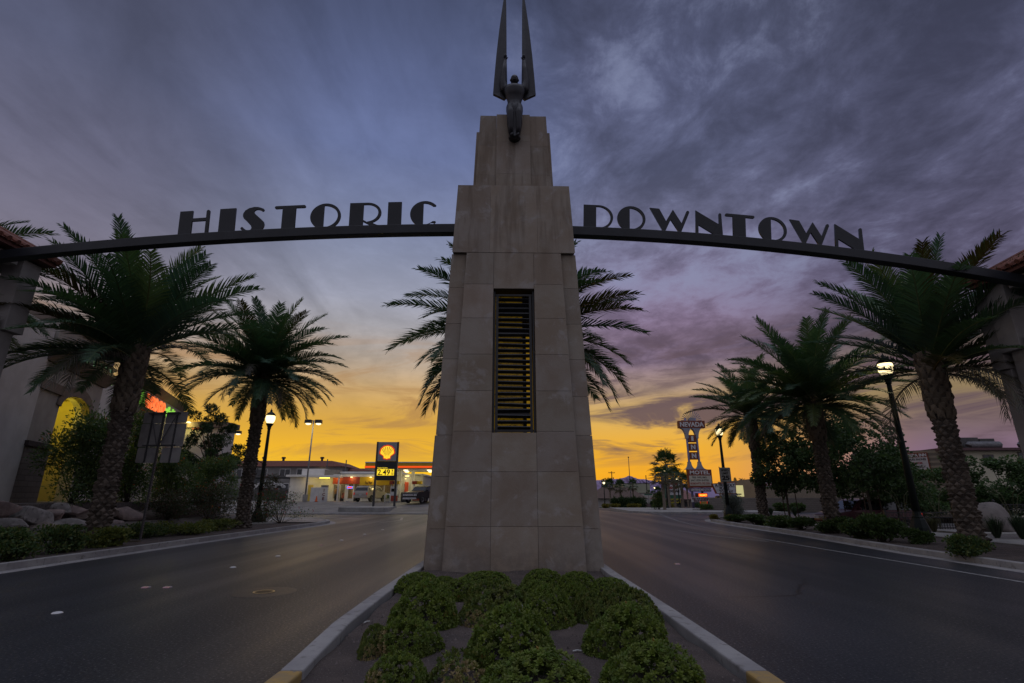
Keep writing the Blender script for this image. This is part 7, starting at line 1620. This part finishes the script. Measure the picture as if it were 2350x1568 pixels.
spal = bush(160, 1.1, 1.1, 1.1, 700, .45, [(.04, .065, .03), (.05, .08, .03)], .12, None, 0, clumps=12)
for px, Y, sc, lab in ((1420, 121, 1.4, 'dark cycad like bush on the lawn beside the second far fan palm'), (1466, 120, 1.5, 'spreading dark bush right of the flagpole fan palm'), (1438, 120, 1.5, 'dark bush between the two far fan palms'), (1506, 116, 1.0, 'dark bush by the far cream building lamp')):
    o = plant('lawn_bush', lab, 'shrub', (wx(px, 1155, Y), Y, gz(Y)), spal, 'bushes on the far lawn'); o.scale = (sc, sc, sc * 1.2)
ybm = bush(161, 1.0, .8, .55, 500, .16, [(.26, .20, .02), (.14, .14, .03)], .4, None, 0, clumps=14)
for px, Y, lab in ((1391, 117.5, 'yellow flowering clump under the lamp nearest the tower'), (1412, 117, 'yellow flowering clump second from the tower on the far verge'), (1449, 116.5, 'yellow flowering clump under the fan palm at the flagpole'), (1538, 95, 'yellow flowering clump right of the largest fan palm'), (1460, 116, 'small yellow clump right of the flagpole')): o = plant('flower_clump', lab, 'plant', (wx(px, 1160, Y), Y, gz(Y)), ybm, 'yellow flower clumps'); o.scale = (1.2, 1.2, 1.3)
o = plant('low_shrub', 'dark low bush on the small kerb island under the motel boards', 'shrub', (21.5, 59.7, .2), bush(170, .95, .5, .55, 700, .13, LOWG, .35, None, 0, clumps=18))
o = plant('low_shrub', 'dark bush at the foot of the largest fan palm', 'shrub', (wx(1512, 1165, 63.5), 63.5, .1), bush(171, .9, .9, 1.8, 1400, .14, LOWG, .3, None, 0, clumps=18))
for i in range(3): g = G((1752, 1790, 1830)[i], (1172, 1174, 1176)[i], .0); plant('dry_bush', 'low dry bush in front of the block wall %s' % ('near the farthest palm', 'midway along', 'towards the leafy trees')[i], 'shrub', (g[0], min(g[1], 58.5), -.1), rlow[i % 3], 'dry bushes by the block wall').scale = (1.6, 1.6, 1.6)
CF = thing('restaurant_sign', 'green and white restaurant sign with red lettering behind the fan palms', 'sign', (wx(1545, 1140, 108), 108, gz(108))); zc2 = wz(1122, 108) - gz(108)
b = MB(); b.box(-1.7, 1.7, -.2, .2, zc2 - 1.9, zc2 + 1.9); bd = b.build('board', mat('sign_green', (.03, .12, .07), None, 3.), CF); b = MB(); b.box(-1.5, 1.5, -.23, -.201, zc2 - 1.2, zc2 + 1.7); b.build('face', MATS['white_board'], bd)
text('Casa', .5, RLET, bd, (0, -.25, zc2 + 1.15), fit=2.0, high=.75, bold=.03); text('Flores', .5, RLET, bd, (0, -.25, zc2 + .3), fit=2.5, high=.75, bold=.03); text('MEXICAN', .5, DLET, bd, (0, -.25, zc2 - .45), fit=2.6, high=.5, bold=.03)
b = MB(); b.box(-1.3, 1.3, -.2, .2, zc2 - 2.75, zc2 - 1.91); cb = b.build('lower_board', mat('yellow_board', (.45, .38, .03), None, 3.), CF); text('CANTINA', .4, DLET, cb, (0, -.22, zc2 - 2.32), fit=2.2, high=.5, bold=.03)
b = MB(); b.box(-.5, .5, -.15, .15, -.3, zc2 - 2.751); b.build('pillar', mat('teal_pillar', (.10, .17, .19), None, 2.), CF)
ssn = thing('street_name_sign', 'green street name sign on a thin post before the cream building', 'road sign', (wx(1489, 1150, 100), 100, gz(100))); h = wz(1133, 100) - gz(100); b = MB(); b.lathe([(.04, 0), (.04, h)], 6); b.build('post', GALV, ssn); b = MB(); b.box(-.75, .75, -.015, .015, h - .28, h - .04); b.build('blade', mat('sign_green', (.03, .12, .07)), ssn)
